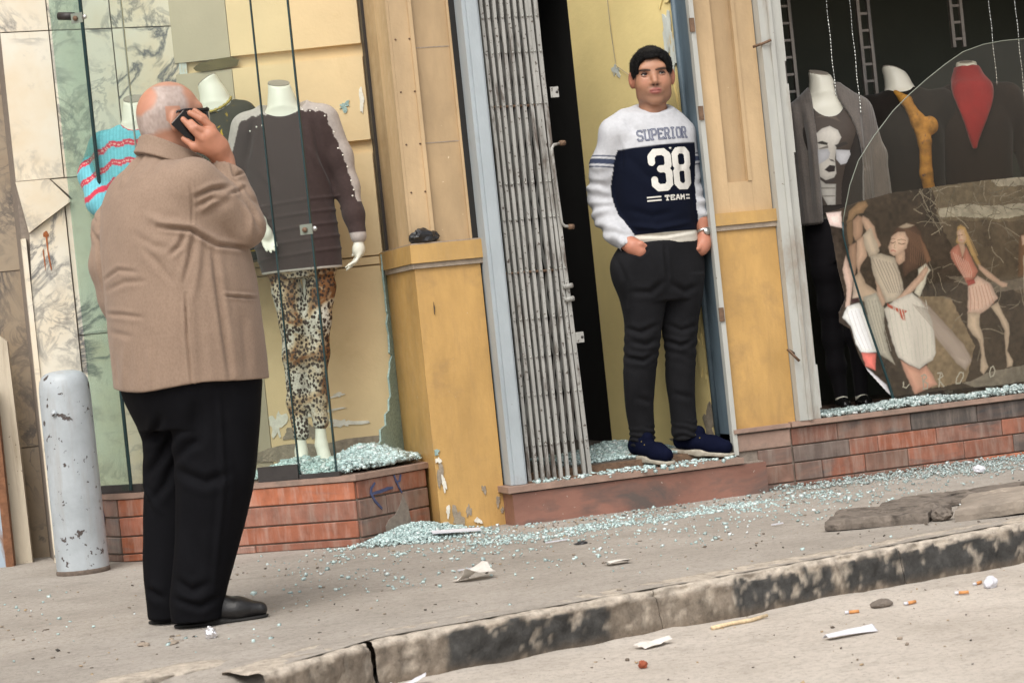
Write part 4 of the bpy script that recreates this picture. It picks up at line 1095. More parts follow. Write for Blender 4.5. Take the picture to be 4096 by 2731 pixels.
# ================================================================== print data (flat printed shapes, metres)
POSTER_OUT = [(1.618,1.182),(1.71,1.195),(1.8,1.219),(1.878,1.23),(1.956,1.244),(2.174,1.254),(2.347,1.262),(2.651,1.266),(2.951,1.279),(2.842,0.339),(2.543,0.321),(2.162,0.327),(1.868,0.328),(1.84,0.355),(1.753,0.461),(1.722,0.52),(1.699,0.591),(1.684,0.654),(1.627,0.687),(1.632,0.735),(1.676,0.792),(1.653,0.925),(1.644,1.043),(1.637,1.119)]
POSTER_POLYS =  [((0.16,0.13,0.09),[(2.174,1.254),(2.347,1.262),(2.651,1.266),(2.951,1.279),(2.923,1.038),(2.187,1.1)]),((0.11,0.085,0.06),[(2.187,1.1),(2.923,1.038),(2.877,0.635),(2.298,0.831)]),((0.4,0.38,0.32),[(2.19,1.159),(2.335,1.161),(2.491,1.141),(2.637,1.14),(2.932,1.119),(2.925,1.059),(2.63,1.084),(2.446,1.089),(2.197,1.12)]),((0.36,0.34,0.29),[(2.482,1.265),(2.651,1.266),(2.949,1.268),(2.941,1.194),(2.645,1.217),(2.503,1.239)]),((0.27,0.21,0.14),[(2.048,0.764),(2.21,0.749),(2.259,0.625),(2.309,0.515),(2.244,0.36),(2.071,0.351),(2.058,0.506)]),((0.17,0.145,0.12),[(2.19,0.848),(2.298,0.831),(2.412,0.793),(2.532,0.796),(2.898,0.819),(2.891,0.762),(2.446,0.747),(2.294,0.797)]),((0.24,0.22,0.19),[(2.228,0.355),(2.407,0.399),(2.85,0.402),(2.841,0.325),(2.319,0.321)]),((0.26,0.17,0.1),[(1.733,1.131),(1.75,1.178),(1.799,1.214),(1.838,1.219),(1.847,1.197),(1.817,1.165),(1.786,1.161),(1.76,1.136)]),((0.36,0.24,0.18),[(1.764,1.135),(1.793,1.157),(1.815,1.145),(1.809,1.083),(1.796,1.057),(1.769,1.045),(1.757,1.074)]),((0.2,0.13,0.08),[(1.733,1.131),(1.762,1.136),(1.759,1.074),(1.742,1.006),(1.73,1.035),(1.727,1.077)]),((0.5,0.36,0.29),[(1.815,1.152),(1.844,1.136),(1.867,1.099),(1.876,1.05),(1.892,1.014),(1.874,0.995),(1.846,1.053),(1.821,1.096),(1.807,1.132)]),((0.5,0.36,0.29),[(1.773,1.045),(1.805,1.063),(1.815,1.014),(1.818,0.972),(1.783,0.934),(1.763,0.888),(1.758,0.95)]),((0.36,0.24,0.18),[(1.728,1.021),(1.768,1.039),(1.761,0.936),(1.739,0.883),(1.725,0.925)]),((0.5,0.36,0.29),[(1.68,0.923),(1.695,0.956),(1.709,0.982),(1.722,0.926),(1.738,0.883),(1.717,0.816),(1.699,0.756),(1.672,0.752),(1.692,0.832)]),((0.45,0.36,0.29),[(1.739,0.883),(1.773,0.907),(1.797,0.85),(1.853,0.803),(1.869,0.746),(1.751,0.778),(1.711,0.768)]),((0.05,0.025,0.025),[(1.71,0.788),(1.756,0.79),(1.751,0.772),(1.711,0.767)]),((0.62,0.62,0.59),[(1.65,0.709),(1.684,0.757),(1.749,0.766),(1.769,0.742),(1.792,0.671),(1.815,0.538),(1.769,0.539),(1.732,0.546),(1.707,0.59),(1.693,0.667)]),((0.42,0.42,0.39),[(1.775,0.79),(1.845,0.804),(1.875,0.732),(1.863,0.623),(1.876,0.538),(1.9,0.473),(1.822,0.53),(1.792,0.671)]),((0.56,0.15,0.12),[(1.732,0.546),(1.807,0.532),(1.797,0.457),(1.748,0.482)]),((0.64,0.5,0.45),[(1.621,1.178),(1.709,1.181),(1.704,1.106),(1.634,1.122)]),((0.6,0.58,0.6),[(1.74,0.483),(1.844,0.389),(1.865,0.332),(1.798,0.387)]),((0.075,0.042,0.03),[(1.933,1.004),(1.949,1.051),(1.972,1.082),(2.009,1.101),(2.055,1.1),(2.089,1.059),(2.109,0.988),(2.127,0.924),(2.106,0.914),(2.081,0.949),(2.063,0.895),(2.023,0.881),(1.992,0.86),(1.983,0.902),(2.0,0.956)]),((0.2,0.11,0.07),[(2.08,1.046),(2.109,0.988),(2.127,0.924),(2.106,0.914),(2.092,0.976)]),((0.4,0.34,0.28),[(1.984,1.088),(2.025,1.102),(2.062,1.089),(2.046,1.083),(2.007,1.08)]),((0.5,0.36,0.29),[(1.959,0.968),(2.003,0.983),(2.002,0.935),(1.969,0.917),(1.952,0.939)]),((0.56,0.41,0.34),[(1.926,1.004),(1.946,1.047),(1.979,1.067),(2.015,1.064),(2.028,1.03),(2.014,0.991),(1.982,0.968),(1.951,0.959),(1.931,0.972)]),((0.5,0.44,0.38),[(1.806,1.066),(1.851,1.099),(1.862,1.058),(1.882,0.994),(1.867,0.964),(1.827,0.968),(1.811,1.014)]),((0.47,0.43,0.38),[(1.832,0.971),(1.887,0.976),(1.95,0.952),(1.965,0.904),(1.979,0.847),(1.98,0.802),(1.946,0.76),(1.885,0.752),(1.851,0.845),(1.835,0.908)]),((0.52,0.38,0.31),[(1.845,0.859),(1.863,0.83),(1.886,0.759),(1.868,0.733),(1.851,0.79)]),((0.66,0.64,0.58),[(2.062,0.888),(2.1,0.912),(2.122,0.879),(2.101,0.856),(2.09,0.823),(2.056,0.763),(2.031,0.786),(2.055,0.826)]),((0.56,0.4,0.33),[(1.936,0.761),(1.983,0.798),(2.051,0.854),(2.101,0.902),(2.112,0.88),(2.084,0.841),(2.028,0.794),(1.962,0.754)]),((0.36,0.31,0.29),[(2.001,0.755),(2.056,0.76),(2.104,0.71),(2.166,0.634),(2.214,0.573),(2.252,0.528),(2.286,0.454),(2.25,0.409),(2.207,0.448),(2.167,0.508),(2.086,0.614),(2.033,0.696)]),((0.72,0.74,0.7),[(1.874,0.725),(1.924,0.758),(2.02,0.786),(2.055,0.753),(2.085,0.708),(2.108,0.64),(2.112,0.57),(2.112,0.507),(2.093,0.474),(2.054,0.459),(2.012,0.441),(1.961,0.467),(1.919,0.505),(1.91,0.528),(1.892,0.606),(1.884,0.676)]),((0.52,0.1,0.06),[(1.892,0.75),(1.943,0.722),(1.989,0.706),(1.971,0.696),(1.969,0.664),(1.956,0.67),(1.943,0.703),(1.895,0.733)]),((0.56,0.32,0.26),[(1.926,0.491),(1.96,0.464),(2.012,0.439),(2.056,0.454),(2.085,0.405),(2.102,0.362),(2.04,0.347),(1.972,0.33),(1.957,0.377),(1.941,0.428)]),((0.4,0.27,0.12),[(2.281,1.063),(2.3,1.071),(2.32,1.059),(2.334,1.01),(2.351,0.953),(2.379,0.886),(2.369,0.867),(2.343,0.918),(2.32,0.99),(2.29,0.969),(2.265,0.995)]),((0.5,0.36,0.29),[(2.276,1.042),(2.295,1.052),(2.313,1.046),(2.319,1.005),(2.304,0.985),(2.284,0.988),(2.274,1.001)]),((0.46,0.32,0.25),[(2.276,0.987),(2.307,0.983),(2.311,0.942),(2.284,0.917),(2.276,0.952)]),((0.42,0.18,0.14),[(2.227,0.953),(2.247,0.972),(2.276,0.984),(2.288,0.916),(2.314,0.97),(2.332,0.926),(2.362,0.853),(2.345,0.827),(2.295,0.804),(2.282,0.833),(2.256,0.877),(2.233,0.918)]),((0.54,0.4,0.35),[(2.301,0.789),(2.357,0.833),(2.42,0.79),(2.45,0.72),(2.399,0.681),(2.349,0.658),(2.286,0.67)]),((0.35,0.07,0.06),[(2.296,0.816),(2.34,0.819),(2.343,0.798),(2.301,0.792)]),((0.5,0.36,0.29),[(2.367,0.887),(2.418,0.848),(2.472,0.798),(2.51,0.783),(2.505,0.768),(2.481,0.768),(2.407,0.82),(2.366,0.864)]),((0.46,0.38,0.31),[(2.287,0.67),(2.348,0.664),(2.339,0.603),(2.354,0.552),(2.35,0.489),(2.359,0.432),(2.367,0.414),(2.337,0.382),(2.321,0.401),(2.335,0.477),(2.331,0.533),(2.303,0.568),(2.277,0.606)]),((0.46,0.38,0.31),[(2.408,0.686),(2.449,0.703),(2.468,0.654),(2.492,0.602),(2.492,0.559),(2.47,0.477),(2.494,0.429),(2.487,0.405),(2.459,0.402),(2.462,0.478),(2.466,0.569),(2.445,0.628)]),((0.13,0.075,0.045),[(2.598,0.994),(2.637,1.012),(2.67,0.953),(2.653,0.806),(2.569,0.806)]),((0.5,0.36,0.29),[(2.606,0.994),(2.635,0.995),(2.634,0.956),(2.609,0.951)]),((0.5,0.45,0.38),[(2.608,0.902),(2.673,0.91),(2.687,0.753),(2.655,0.614),(2.584,0.628)]),((0.5,0.36,0.29),[(2.592,0.627),(2.624,0.624),(2.596,0.45),(2.576,0.452)])]
POSTER_STROKES =  [((0.1,0.055,0.04),0.0026,[(1.978,1.015),(1.991,1.008),(2.009,1.011)]),((0.1,0.055,0.04),0.0024,[(1.94,1.022),(1.949,1.017),(1.962,1.022)]),((0.16,0.09,0.06),0.0018,[(1.975,1.029),(1.993,1.031),(2.013,1.023)]),((0.16,0.09,0.06),0.0016,[(1.94,1.034),(1.952,1.038),(1.963,1.034)]),((0.45,0.16,0.15),0.0032,[(1.938,0.984),(1.948,0.986),(1.959,0.98)]),((0.38,0.25,0.2),0.002,[(1.961,1.015),(1.953,0.998),(1.959,0.993)]),((0.18,0.1,0.065),0.0016,[(2.014,1.08),(2.038,1.015),(2.028,0.926)]),((0.18,0.1,0.065),0.0016,[(2.023,1.075),(2.046,1.006),(2.038,0.921)]),((0.18,0.1,0.065),0.0016,[(2.032,1.07),(2.054,0.997),(2.048,0.915)]),((0.18,0.1,0.065),0.0016,[(2.04,1.065),(2.063,0.988),(2.059,0.91)]),((0.18,0.1,0.065),0.0016,[(2.049,1.06),(2.071,0.979),(2.069,0.905)]),((0.18,0.1,0.065),0.0016,[(2.058,1.055),(2.079,0.97),(2.079,0.9)]),((0.18,0.1,0.065),0.0016,[(2.067,1.05),(2.088,0.961),(2.089,0.895)]),((0.18,0.1,0.065),0.0016,[(2.075,1.045),(2.096,0.952),(2.1,0.89)]),((0.18,0.1,0.065),0.0016,[(2.084,1.04),(2.104,0.942),(2.11,0.885)]),((0.26,0.24,0.23),0.0022,[(1.843,0.96),(1.869,0.885),(1.906,0.798)]),((0.26,0.24,0.23),0.0022,[(1.86,0.954),(1.884,0.883),(1.916,0.797)]),((0.26,0.24,0.23),0.0022,[(1.876,0.948),(1.9,0.882),(1.927,0.796)]),((0.26,0.24,0.23),0.0022,[(1.892,0.943),(1.915,0.88),(1.938,0.795)]),((0.26,0.24,0.23),0.0022,[(1.908,0.937),(1.93,0.879),(1.948,0.794)]),((0.26,0.24,0.23),0.0022,[(1.924,0.932),(1.945,0.878),(1.959,0.793)]),((0.26,0.24,0.23),0.0022,[(1.941,0.926),(1.961,0.876),(1.97,0.792)]),((0.52,0.55,0.53),0.0024,[(1.898,0.73),(1.905,0.625),(1.919,0.509)]),((0.52,0.55,0.53),0.0024,[(1.921,0.732),(1.93,0.623),(1.94,0.507)]),((0.52,0.55,0.53),0.0024,[(1.944,0.734),(1.954,0.62),(1.962,0.505)]),((0.52,0.55,0.53),0.0024,[(1.968,0.736),(1.978,0.618),(1.981,0.482)]),((0.52,0.55,0.53),0.0024,[(1.991,0.737),(2.003,0.615),(2.002,0.48)]),((0.52,0.55,0.53),0.0024,[(2.015,0.739),(2.027,0.613),(2.024,0.478)]),((0.52,0.55,0.53),0.0024,[(2.038,0.741),(2.052,0.611),(2.047,0.496)]),((0.52,0.55,0.53),0.0024,[(2.061,0.743),(2.076,0.608),(2.069,0.494)]),((0.52,0.55,0.53),0.0024,[(2.085,0.745),(2.101,0.606),(2.09,0.492)]),((0.85,0.86,0.84),0.0022,[(1.928,0.727),(1.946,0.614),(1.963,0.488)]),((0.85,0.86,0.84),0.0022,[(1.956,0.724),(1.975,0.611),(1.987,0.485)]),((0.85,0.86,0.84),0.0022,[(1.983,0.722),(2.004,0.608),(2.012,0.483)]),((0.85,0.86,0.84),0.0022,[(2.011,0.719),(2.033,0.605),(2.036,0.48)]),((0.85,0.86,0.84),0.0022,[(2.038,0.716),(2.063,0.603),(2.061,0.477)]),((0.25,0.215,0.2),0.002,[(2.021,0.732),(2.116,0.611),(2.185,0.492)]),((0.25,0.215,0.2),0.002,[(2.032,0.728),(2.129,0.608),(2.197,0.486)]),((0.25,0.215,0.2),0.002,[(2.042,0.724),(2.141,0.606),(2.21,0.479)]),((0.25,0.215,0.2),0.002,[(2.053,0.72),(2.153,0.603),(2.223,0.472)]),((0.25,0.215,0.2),0.002,[(2.063,0.717),(2.165,0.601),(2.235,0.465)]),((0.25,0.215,0.2),0.002,[(2.073,0.713),(2.177,0.598),(2.248,0.458)]),((0.25,0.215,0.2),0.002,[(2.084,0.709),(2.19,0.595),(2.26,0.451)]),((0.25,0.215,0.2),0.002,[(2.094,0.705),(2.202,0.593),(2.273,0.444)]),((0.3,0.3,0.28),0.0022,[(1.784,0.775),(1.807,0.67),(1.831,0.543)]),((0.3,0.3,0.28),0.0022,[(1.801,0.774),(1.82,0.668),(1.844,0.541)]),((0.3,0.3,0.28),0.0022,[(1.818,0.772),(1.834,0.667),(1.858,0.54)]),((0.3,0.3,0.28),0.0022,[(1.834,0.77),(1.848,0.666),(1.872,0.539)]),((0.3,0.3,0.28),0.0022,[(1.851,0.769),(1.861,0.664),(1.885,0.537)]),((0.48,0.46,0.46),0.0022,[(1.681,0.737),(1.701,0.646),(1.737,0.559)]),((0.48,0.46,0.46),0.0022,[(1.704,0.735),(1.726,0.643),(1.757,0.557)]),((0.48,0.46,0.46),0.0022,[(1.726,0.733),(1.75,0.641),(1.777,0.555)]),((0.48,0.46,0.46),0.0022,[(1.749,0.73),(1.774,0.638),(1.796,0.553)]),((0.1,0.055,0.04),0.002,[(2.279,1.023),(2.286,1.024)]),((0.1,0.055,0.04),0.002,[(2.295,1.024),(2.304,1.024)]),((0.45,0.15,0.13),0.0026,[(2.283,1.002),(2.295,1.001)]),((0.3,0.2,0.15),0.0016,[(2.29,1.025),(2.285,1.011)]),((0.62,0.45,0.4),0.0018,[(2.244,0.948),(2.261,0.891),(2.286,0.832)]),((0.62,0.45,0.4),0.0018,[(2.256,0.94),(2.272,0.884),(2.292,0.832)]),((0.62,0.45,0.4),0.0018,[(2.268,0.932),(2.284,0.877),(2.299,0.831)]),((0.62,0.45,0.4),0.0018,[(2.279,0.924),(2.295,0.871),(2.305,0.831)]),((0.62,0.45,0.4),0.0018,[(2.291,0.916),(2.306,0.864),(2.311,0.83)]),((0.62,0.45,0.4),0.0018,[(2.303,0.908),(2.317,0.858),(2.317,0.829)]),((0.62,0.45,0.4),0.0018,[(2.314,0.9),(2.328,0.851),(2.324,0.829)]),((0.42,0.2,0.17),0.0018,[(2.308,0.781),(2.309,0.725),(2.3,0.677)]),((0.42,0.2,0.17),0.0018,[(2.324,0.783),(2.328,0.723),(2.321,0.68)]),((0.42,0.2,0.17),0.0018,[(2.34,0.784),(2.347,0.721),(2.342,0.684)]),((0.42,0.2,0.17),0.0018,[(2.356,0.785),(2.366,0.72),(2.363,0.688)]),((0.42,0.2,0.17),0.0018,[(2.372,0.787),(2.384,0.718),(2.384,0.691)]),((0.42,0.2,0.17),0.0018,[(2.388,0.788),(2.403,0.716),(2.405,0.695)]),((0.42,0.2,0.17),0.0018,[(2.404,0.789),(2.422,0.714),(2.426,0.698)]),((0.55,0.38,0.18),0.0014,[(2.292,1.059),(2.316,0.991),(2.34,0.926)]),((0.55,0.38,0.18),0.0014,[(2.299,1.059),(2.324,0.99),(2.348,0.925)]),((0.55,0.38,0.18),0.0014,[(2.305,1.058),(2.332,0.989),(2.356,0.924)]),((0.55,0.38,0.18),0.0014,[(2.311,1.058),(2.339,0.989),(2.364,0.923)]),((0.55,0.38,0.18),0.0014,[(2.317,1.057),(2.347,0.988),(2.371,0.923)]),((0.3,0.24,0.19),0.0022,[(2.307,0.564),(2.336,0.54),(2.335,0.477)]),((0.3,0.24,0.19),0.0022,[(2.465,0.562),(2.462,0.478),(2.463,0.407)])]
POSTER_LETTERS = [[(2.02,0.409),(2.043,0.413),(2.052,0.398),(2.029,0.385),(2.054,0.37),(2.048,0.35),(2.021,0.348)],[(2.025,0.41),(2.026,0.348)],[(2.11,0.413),(2.129,0.414),(2.135,0.396),(2.11,0.385),(2.135,0.348)],[(2.124,0.414),(2.11,0.35)],[(2.222,0.405),(2.237,0.4),(2.235,0.382),(2.216,0.356),(2.197,0.355),(2.201,0.379),(2.222,0.405)],[(2.376,0.409),(2.389,0.415),(2.396,0.393),(2.384,0.37),(2.37,0.368),(2.368,0.389),(2.376,0.409)],[(1.929,0.391),(1.925,0.37),(1.937,0.364),(1.951,0.378)]]
TEE_POLYS = [
((0.055,0.042,0.034),[(-0.022,1.384),(0.044,1.384),(0.118,1.392),(0.142,1.333),(0.159,1.272),(0.122,1.191),(0.088,1.115),(0.063,1.028),(0.053,0.936),(-0.04,0.939),(-0.035,1.13),(-0.033,1.267)]),
((0.11,0.085,0.065),[(-0.019,1.345),(0.026,1.361),(0.07,1.338),(0.088,1.312),(0.039,1.336)]),
((0.5,0.47,0.42),[(-0.033,1.267),(-0.002,1.289),(0.035,1.297),(0.069,1.274),(0.08,1.239),(0.053,1.197),(0.042,1.143),(0.043,1.079),(0.03,1.061),(-0.007,1.053),(-0.035,1.076),(-0.035,1.13),(-0.035,1.199)]),
((0.42,0.4,0.36),[(-0.036,1.064),(-0.009,1.037),(0.037,1.031),(0.026,0.938),(-0.009,0.939),(-0.029,0.987)]),
((0.04,0.035,0.03),[(-0.034,1.228),(-0.008,1.232),(0.016,1.22),(0.013,1.21),(-0.025,1.221)]),
((0.04,0.035,0.03),[(0.046,1.207),(0.099,1.218),(0.108,1.207),(0.055,1.193)]),
((0.2,0.18,0.16),[(-0.027,1.199),(0.015,1.209),(0.016,1.197),(-0.017,1.195)]),
((0.48,0.48,0.5),[(-0.036,1.194),(0.013,1.194),(0.023,1.174),(0.014,1.151),(-0.013,1.136),(-0.034,1.13)]),
((0.5,0.5,0.52),[(0.049,1.186),(0.115,1.177),(0.116,1.157),(0.094,1.12),(0.067,1.116),(0.048,1.143)]),
((0.1,0.09,0.08),[(0.016,1.148),(0.034,1.142),(0.04,1.131),(0.023,1.138)]),
((0.03,0.022,0.02),[(-0.009,1.101),(0.016,1.12),(0.041,1.114),(0.037,1.089),(0.01,1.087)]),
((0.06,0.05,0.045),[(-0.037,1.072),(-0.007,1.05),(0.032,1.056),(0.031,1.043),(-0.008,1.039)]),
((0.25,0.23,0.2),[(-0.031,1.024),(0.033,1.016),(0.033,1.01),(-0.029,1.016)]),
((0.25,0.23,0.2),[(-0.029,0.987),(0.029,0.98),(0.029,0.975),(-0.028,0.979)]),
]
# ================================================================== decals: printed shapes laid on a surface
def in_poly(px_, pz_, poly):
    poly = np.array(poly, float); ins = np.zeros(len(px_), bool); n = len(poly); j = n - 1
    for i in range(n):
        xi, zi = poly[i]; xj, zj = poly[j]
        c = ((zi > pz_) != (zj > pz_)) & (px_ < (xj - xi) * (pz_ - zi) / (zj - zi + 1e-12) + xi)
        ins ^= c; j = i
    return ins

def near_line(px_, pz_, pts, w):
    m_ = np.zeros(len(px_), bool)
    for a, b_ in zip(pts, pts[1:]):
        dd, _ = seg_dist(px_, pz_, a, b_); m_ |= dd < w
    return m_

def decal(name, lo, hi, res, paint, bvh, mat, parent, lift=0.0018, depth=-2.0, direction=(0, 1, 0)):
    """paint(x,z)->(mask, colours). Grid over (x,z), dropped along local +y on the cloth below it."""
    nx = int((hi[0] - lo[0]) / res) + 1; nz = int((hi[1] - lo[1]) / res) + 1
    xs = lo[0] + res * np.arange(nx); zs = lo[1] + res * np.arange(nz)
    X, Z = np.meshgrid(xs, zs, indexing='ij'); Xf, Zf = X.ravel(), Z.ravel()
    mask, col = paint(Xf, Zf)
    Y = np.full(Xf.shape, np.nan)
    need = mask.reshape(nx, nz).copy()
    need[:-1] |= need[1:]; need[:, :-1] |= need[:, 1:]; need[1:] |= need[:-1]; need[:, 1:] |= need[:, :-1]
    nd = need.ravel()
    d = Vector(direction)
    for q in np.nonzero(nd)[0]:
        h_ = bvh.ray_cast(Vector((Xf[q], depth, Zf[q])), d)
        if h_[0] is not None: Y[q] = h_[0].y
    ok = ~np.isnan(Y)
    i = np.arange(nx * nz).reshape(nx, nz)
    F = np.stack([i[:-1, :-1].ravel(), i[1:, :-1].ravel(), i[1:, 1:].ravel(), i[:-1, 1:].ravel()], 1)
    fx = Xf[F].mean(1); fz = Zf[F].mean(1); fm, fc = paint(fx, fz)
    keep = fm & ok[F].all(1)
    sp = np.ptp(np.where(ok[F], Y[F], 0), axis=1); keep &= sp < 0.03
    F = F[keep]; fc = fc[keep]
    if len(F) == 0: return None
    # unshared quads so that each keeps its own flat colour
    V = np.stack([Xf[F], Y[F] - lift, Zf[F]], 2).reshape(-1, 3); C = np.repeat(fc, 4, 0)
    return mesh_np(name, V, np.arange(len(V)).reshape(-1, 4), mat, parent, True, C)

def bvh_of(V, F): return BVHTree.FromPolygons([tuple(v) for v in V], [tuple(f) for f in F])
def poly_dist(x, z, pl):
    d = np.full(len(x), 9.0)
    for a, b_ in zip(pl, pl[1:] + pl[:1]): d = np.minimum(d, seg_dist(x, z, a, b_)[0])
    return d
def paint_polys(polys, soft=0.004):
    def f(x, z):
        m_ = np.zeros(len(x), bool); c = np.zeros((len(x), 3))
        for i, (col, pl) in enumerate(polys):
            k = in_poly(x, z, pl)
            if i == 0: m_ |= k; c[k] = col; continue
            d = poly_dist(x, z, pl); w = np.clip(0.5 + np.where(k, d, -d) / soft, 0, 1)[:, None]
            c = c * (1 - w) + np.array(col) * (0.80 + 0.25 * np.clip(d / 0.02, 0, 1))[:, None] * w; m_ |= k
        return m_, c
    return f

# ================================================================== mannequins
def m_leopard(name):
    b = NB(name); co = b.co((1, 0.6, 0.8))
    sx_ = b.n('ShaderNodeSeparateXYZ'); b.link(b.co(), sx_.inputs[0])
    big = b.math('ADD', b.noise(7, 3, 0.5, b.co(), 0.6), b.ramp(sx_.outputs[0], [(0.03, 0.0), (0.11, 0.09)]))
    base = b.ramp(big, [(0.48, (0.56, 0.52, 0.44)), (0.56, (0.46, 0.35, 0.22)), (0.62, (0.20, 0.085, 0.03))])
    v = b.n('ShaderNodeTexVoronoi', feature='F1'); b.link(co, v.inputs['Vector']); v.inputs['Scale'].default_value = 80; v.inputs['Randomness'].default_value = 1.0
    spot = b.ramp(v.outputs['Distance'], [(0.44, 1.0), (0.54, 0.0)])
    ring = b.math('MULTIPLY', spot, b.ramp(b.noise(30, 2, 0.5), [(0.30, 0.0), (0.42, 1.0)]))
    c = b.mix(ring, base, (0.035, 0.02, 0.015))
    c = b.mix(b.math('MULTIPLY', b.ramp(b.noise(120, 3, 0.7), [(0.5, 0.0), (0.6, 1.0)]), 0.45), c, (0.12, 0.09, 0.07))
    return b.done(c, 0.75, 0, 0.25)
def m_swirl(name):
    b = NB(name); co = b.co((1, 1, 1), False, (0.4, 0.9, 0.2))
    c = b.mix(b.ramp(b.noise(16, 3, 0.5, co, 2.5), [(0.60, 0.0), (0.66, 1.0)]), (0.045, 0.04, 0.028), (0.42, 0.27, 0.02))
    return b.done(c, 0.8, 0, 0.2)
M_LEO = m_leopard('leopard_print_cloth'); M_SWIRL = m_swirl('dark_swirl_print')
M_KNIT = m_attr('knit_colour', 0.9, 0.14, 60, 0.12, 90, 0.15, 0.1)
M_PRINT = m_attr('printed_ink', 0.6, 0.06, 90, 0.0, 100, 0.25)
M_LEG = m_cloth('black_legging_cloth', (0.012, 0.011, 0.013), rough=0.7, sheen=0.05)
M_CARD = m_cloth('grey_knit_wool', (0.14, 0.12, 0.105), 0.15, 180, 0.95, 0.4, 0.6, (0.08, 0.075, 0.075))
M_BLKTOP = m_cloth('black_jersey', (0.03, 0.025, 0.022))
M_GOLD = m_plain('gold_beads', (0.35, 0.27, 0.06), 0.35, 0.3, 60, 0.0, metal=0.6)
M_STUD = m_plain('pearl_stud', (0.8, 0.76, 0.68), 0.25, 0.05, 20, 0.0)

def cap_disc(p, r, tilt, parent):
    bm = bmesh.new(); n = 28
    q = Euler(tilt).to_quaternion()
    vs = [bm.verts.new(Vector(p) + q @ Vector((r * math.cos(2 * math.pi * k / n), r * 0.92 * math.sin(2 * math.pi * k / n), s))) for s in (-0.004, 0.003) for k in range(n)]
    bm.faces.new(vs[n:]); bm.faces.new(vs[:n][::-1])
    for k in range(n): bm.faces.new((vs[k], vs[(k + 1) % n], vs[n + (k + 1) % n], vs[n + k]))
    return bm_obj('neck_cap', bm, M_MANNCAP, parent)

def hand_sdf(s, w, d, palm_n, size=1.0, curl=0.3, k=0.006):
    """slim mannequin hand: wrist w, direction d, palm_n across the fingers"""
    w = Vector(w); d = Vector(d).normalized(); u = Vector(palm_n); u = (u - d * u.dot(d)).normalized(); v = d.cross(u)
    s.chain([w, w + d * 0.045 * size, w + d * 0.075 * size], [0.017 * size, 0.022 * size, 0.019 * size], 0.012)
    s.ell(w + d * 0.06 * size, (0.028 * size,) * 3, 0.01)
    for i, (o, L) in enumerate(((-0.023, 0.055), (-0.008, 0.066), (0.008, 0.062), (0.022, 0.048))):
        b0 = w + d * 0.078 * size + u * o * size; m_ = b0 + d * L * 0.55 * size + v * curl * 0.02; e = m_ + d * L * 0.45 * size + v * curl * 0.045 * size
        s.chain([b0, m_, e], [0.0085 * size, 0.0075 * size, 0.006 * size], k)
    t0 = w + d * 0.025 * size - u * 0.022 * size
    s.chain([t0, t0 + d * 0.03 * size - u * 0.018 * size + v * 0.008, t0 + d * 0.06 * size - u * 0.022 * size + v * 0.016], [0.010 * size, 0.009 * size, 0.007 * size], k)

def mann_body(parent, k, cx, lean=(0, 0), arms=(), legs=(), cap=True, cap_r=0.046, cap_tilt=(0.35, 0.12, 0), hole=False):
    s = SDF((cx - 0.38, -0.26, -0.02), (cx + 0.40, 0.22, 1.74), 0.006)
    nt_ = (cx + lean[0], lean[1], 1.665 * k)
    s.loft([(1.05 * k, cx, 0, 0.13, 0.085), (1.25 * k, cx, 0, 0.135, 0.09), (1.42 * k, cx, 0, 0.155, 0.085), (1.50 * k, cx, 0, 0.15, 0.065), (1.545 * k, cx, 0.005, 0.08, 0.055)], 0, 0.03)
    s.chain([(cx, 0.01, 1.50 * k), (cx + lean[0] * 0.4, lean[1] * 0.4, 1.58 * k), nt_], [0.072, 0.049, 0.047], 0.05)
    n = Euler(cap_tilt).to_quaternion() @ Vector((0, 0, 1))
    s.half(np.array(nt_), n)
    s.loft([(0.875 * k, cx, 0, 0.11, 0.07), (1.08 * k, cx, 0, 0.12, 0.08)], 0, 0.02)
    for ch, rs in legs: s.chain([(ch[0][0], ch[0][1], 0.89 * k)] + list(ch), [0.016] + [0.018 if pt_[2] > 0.18 else min(r_, 0.030) for pt_, r_ in zip(ch, rs)], 0.01)
    for hnd in arms:
        hand_sdf(s, *hnd); w_ = hnd[0]; sx = 0.14 if w_[0] > cx else -0.14
        s.chain([(cx + sx, 0, 1.46 * k), (cx + sx * 1.5, 0.02, 1.2 * k), tuple(w_)], [0.04, 0.032, 0.018], 0.02)
    V, F = s.mesh()
    o = mesh_np('body', relax(V, F, 1), F, M_MANN, parent)
    if cap: cap_disc(nt_, cap_r, cap_tilt, o)
    return o

def leg_garment(parent, name, hips, legs, mat, h=0.006, wr=0.002):
    s = SDF((-0.35, -0.25, 0.0), (0.42, 0.25, 1.05), h)
    if hips: s.loft(hips, 0, 0.03)
    for ch, rs in legs: s.chain(ch, rs, 0.03)
    V, F = s.mesh(); N = vnormals(V, F)
    V = V + N * (wr * fbm(V * np.array([14, 14, 26]), 3, 5))[:, None]
    return mesh_np(name, V, F, mat, parent)

def base_frame(loc): return dict(loc=loc, rz=-YAW)

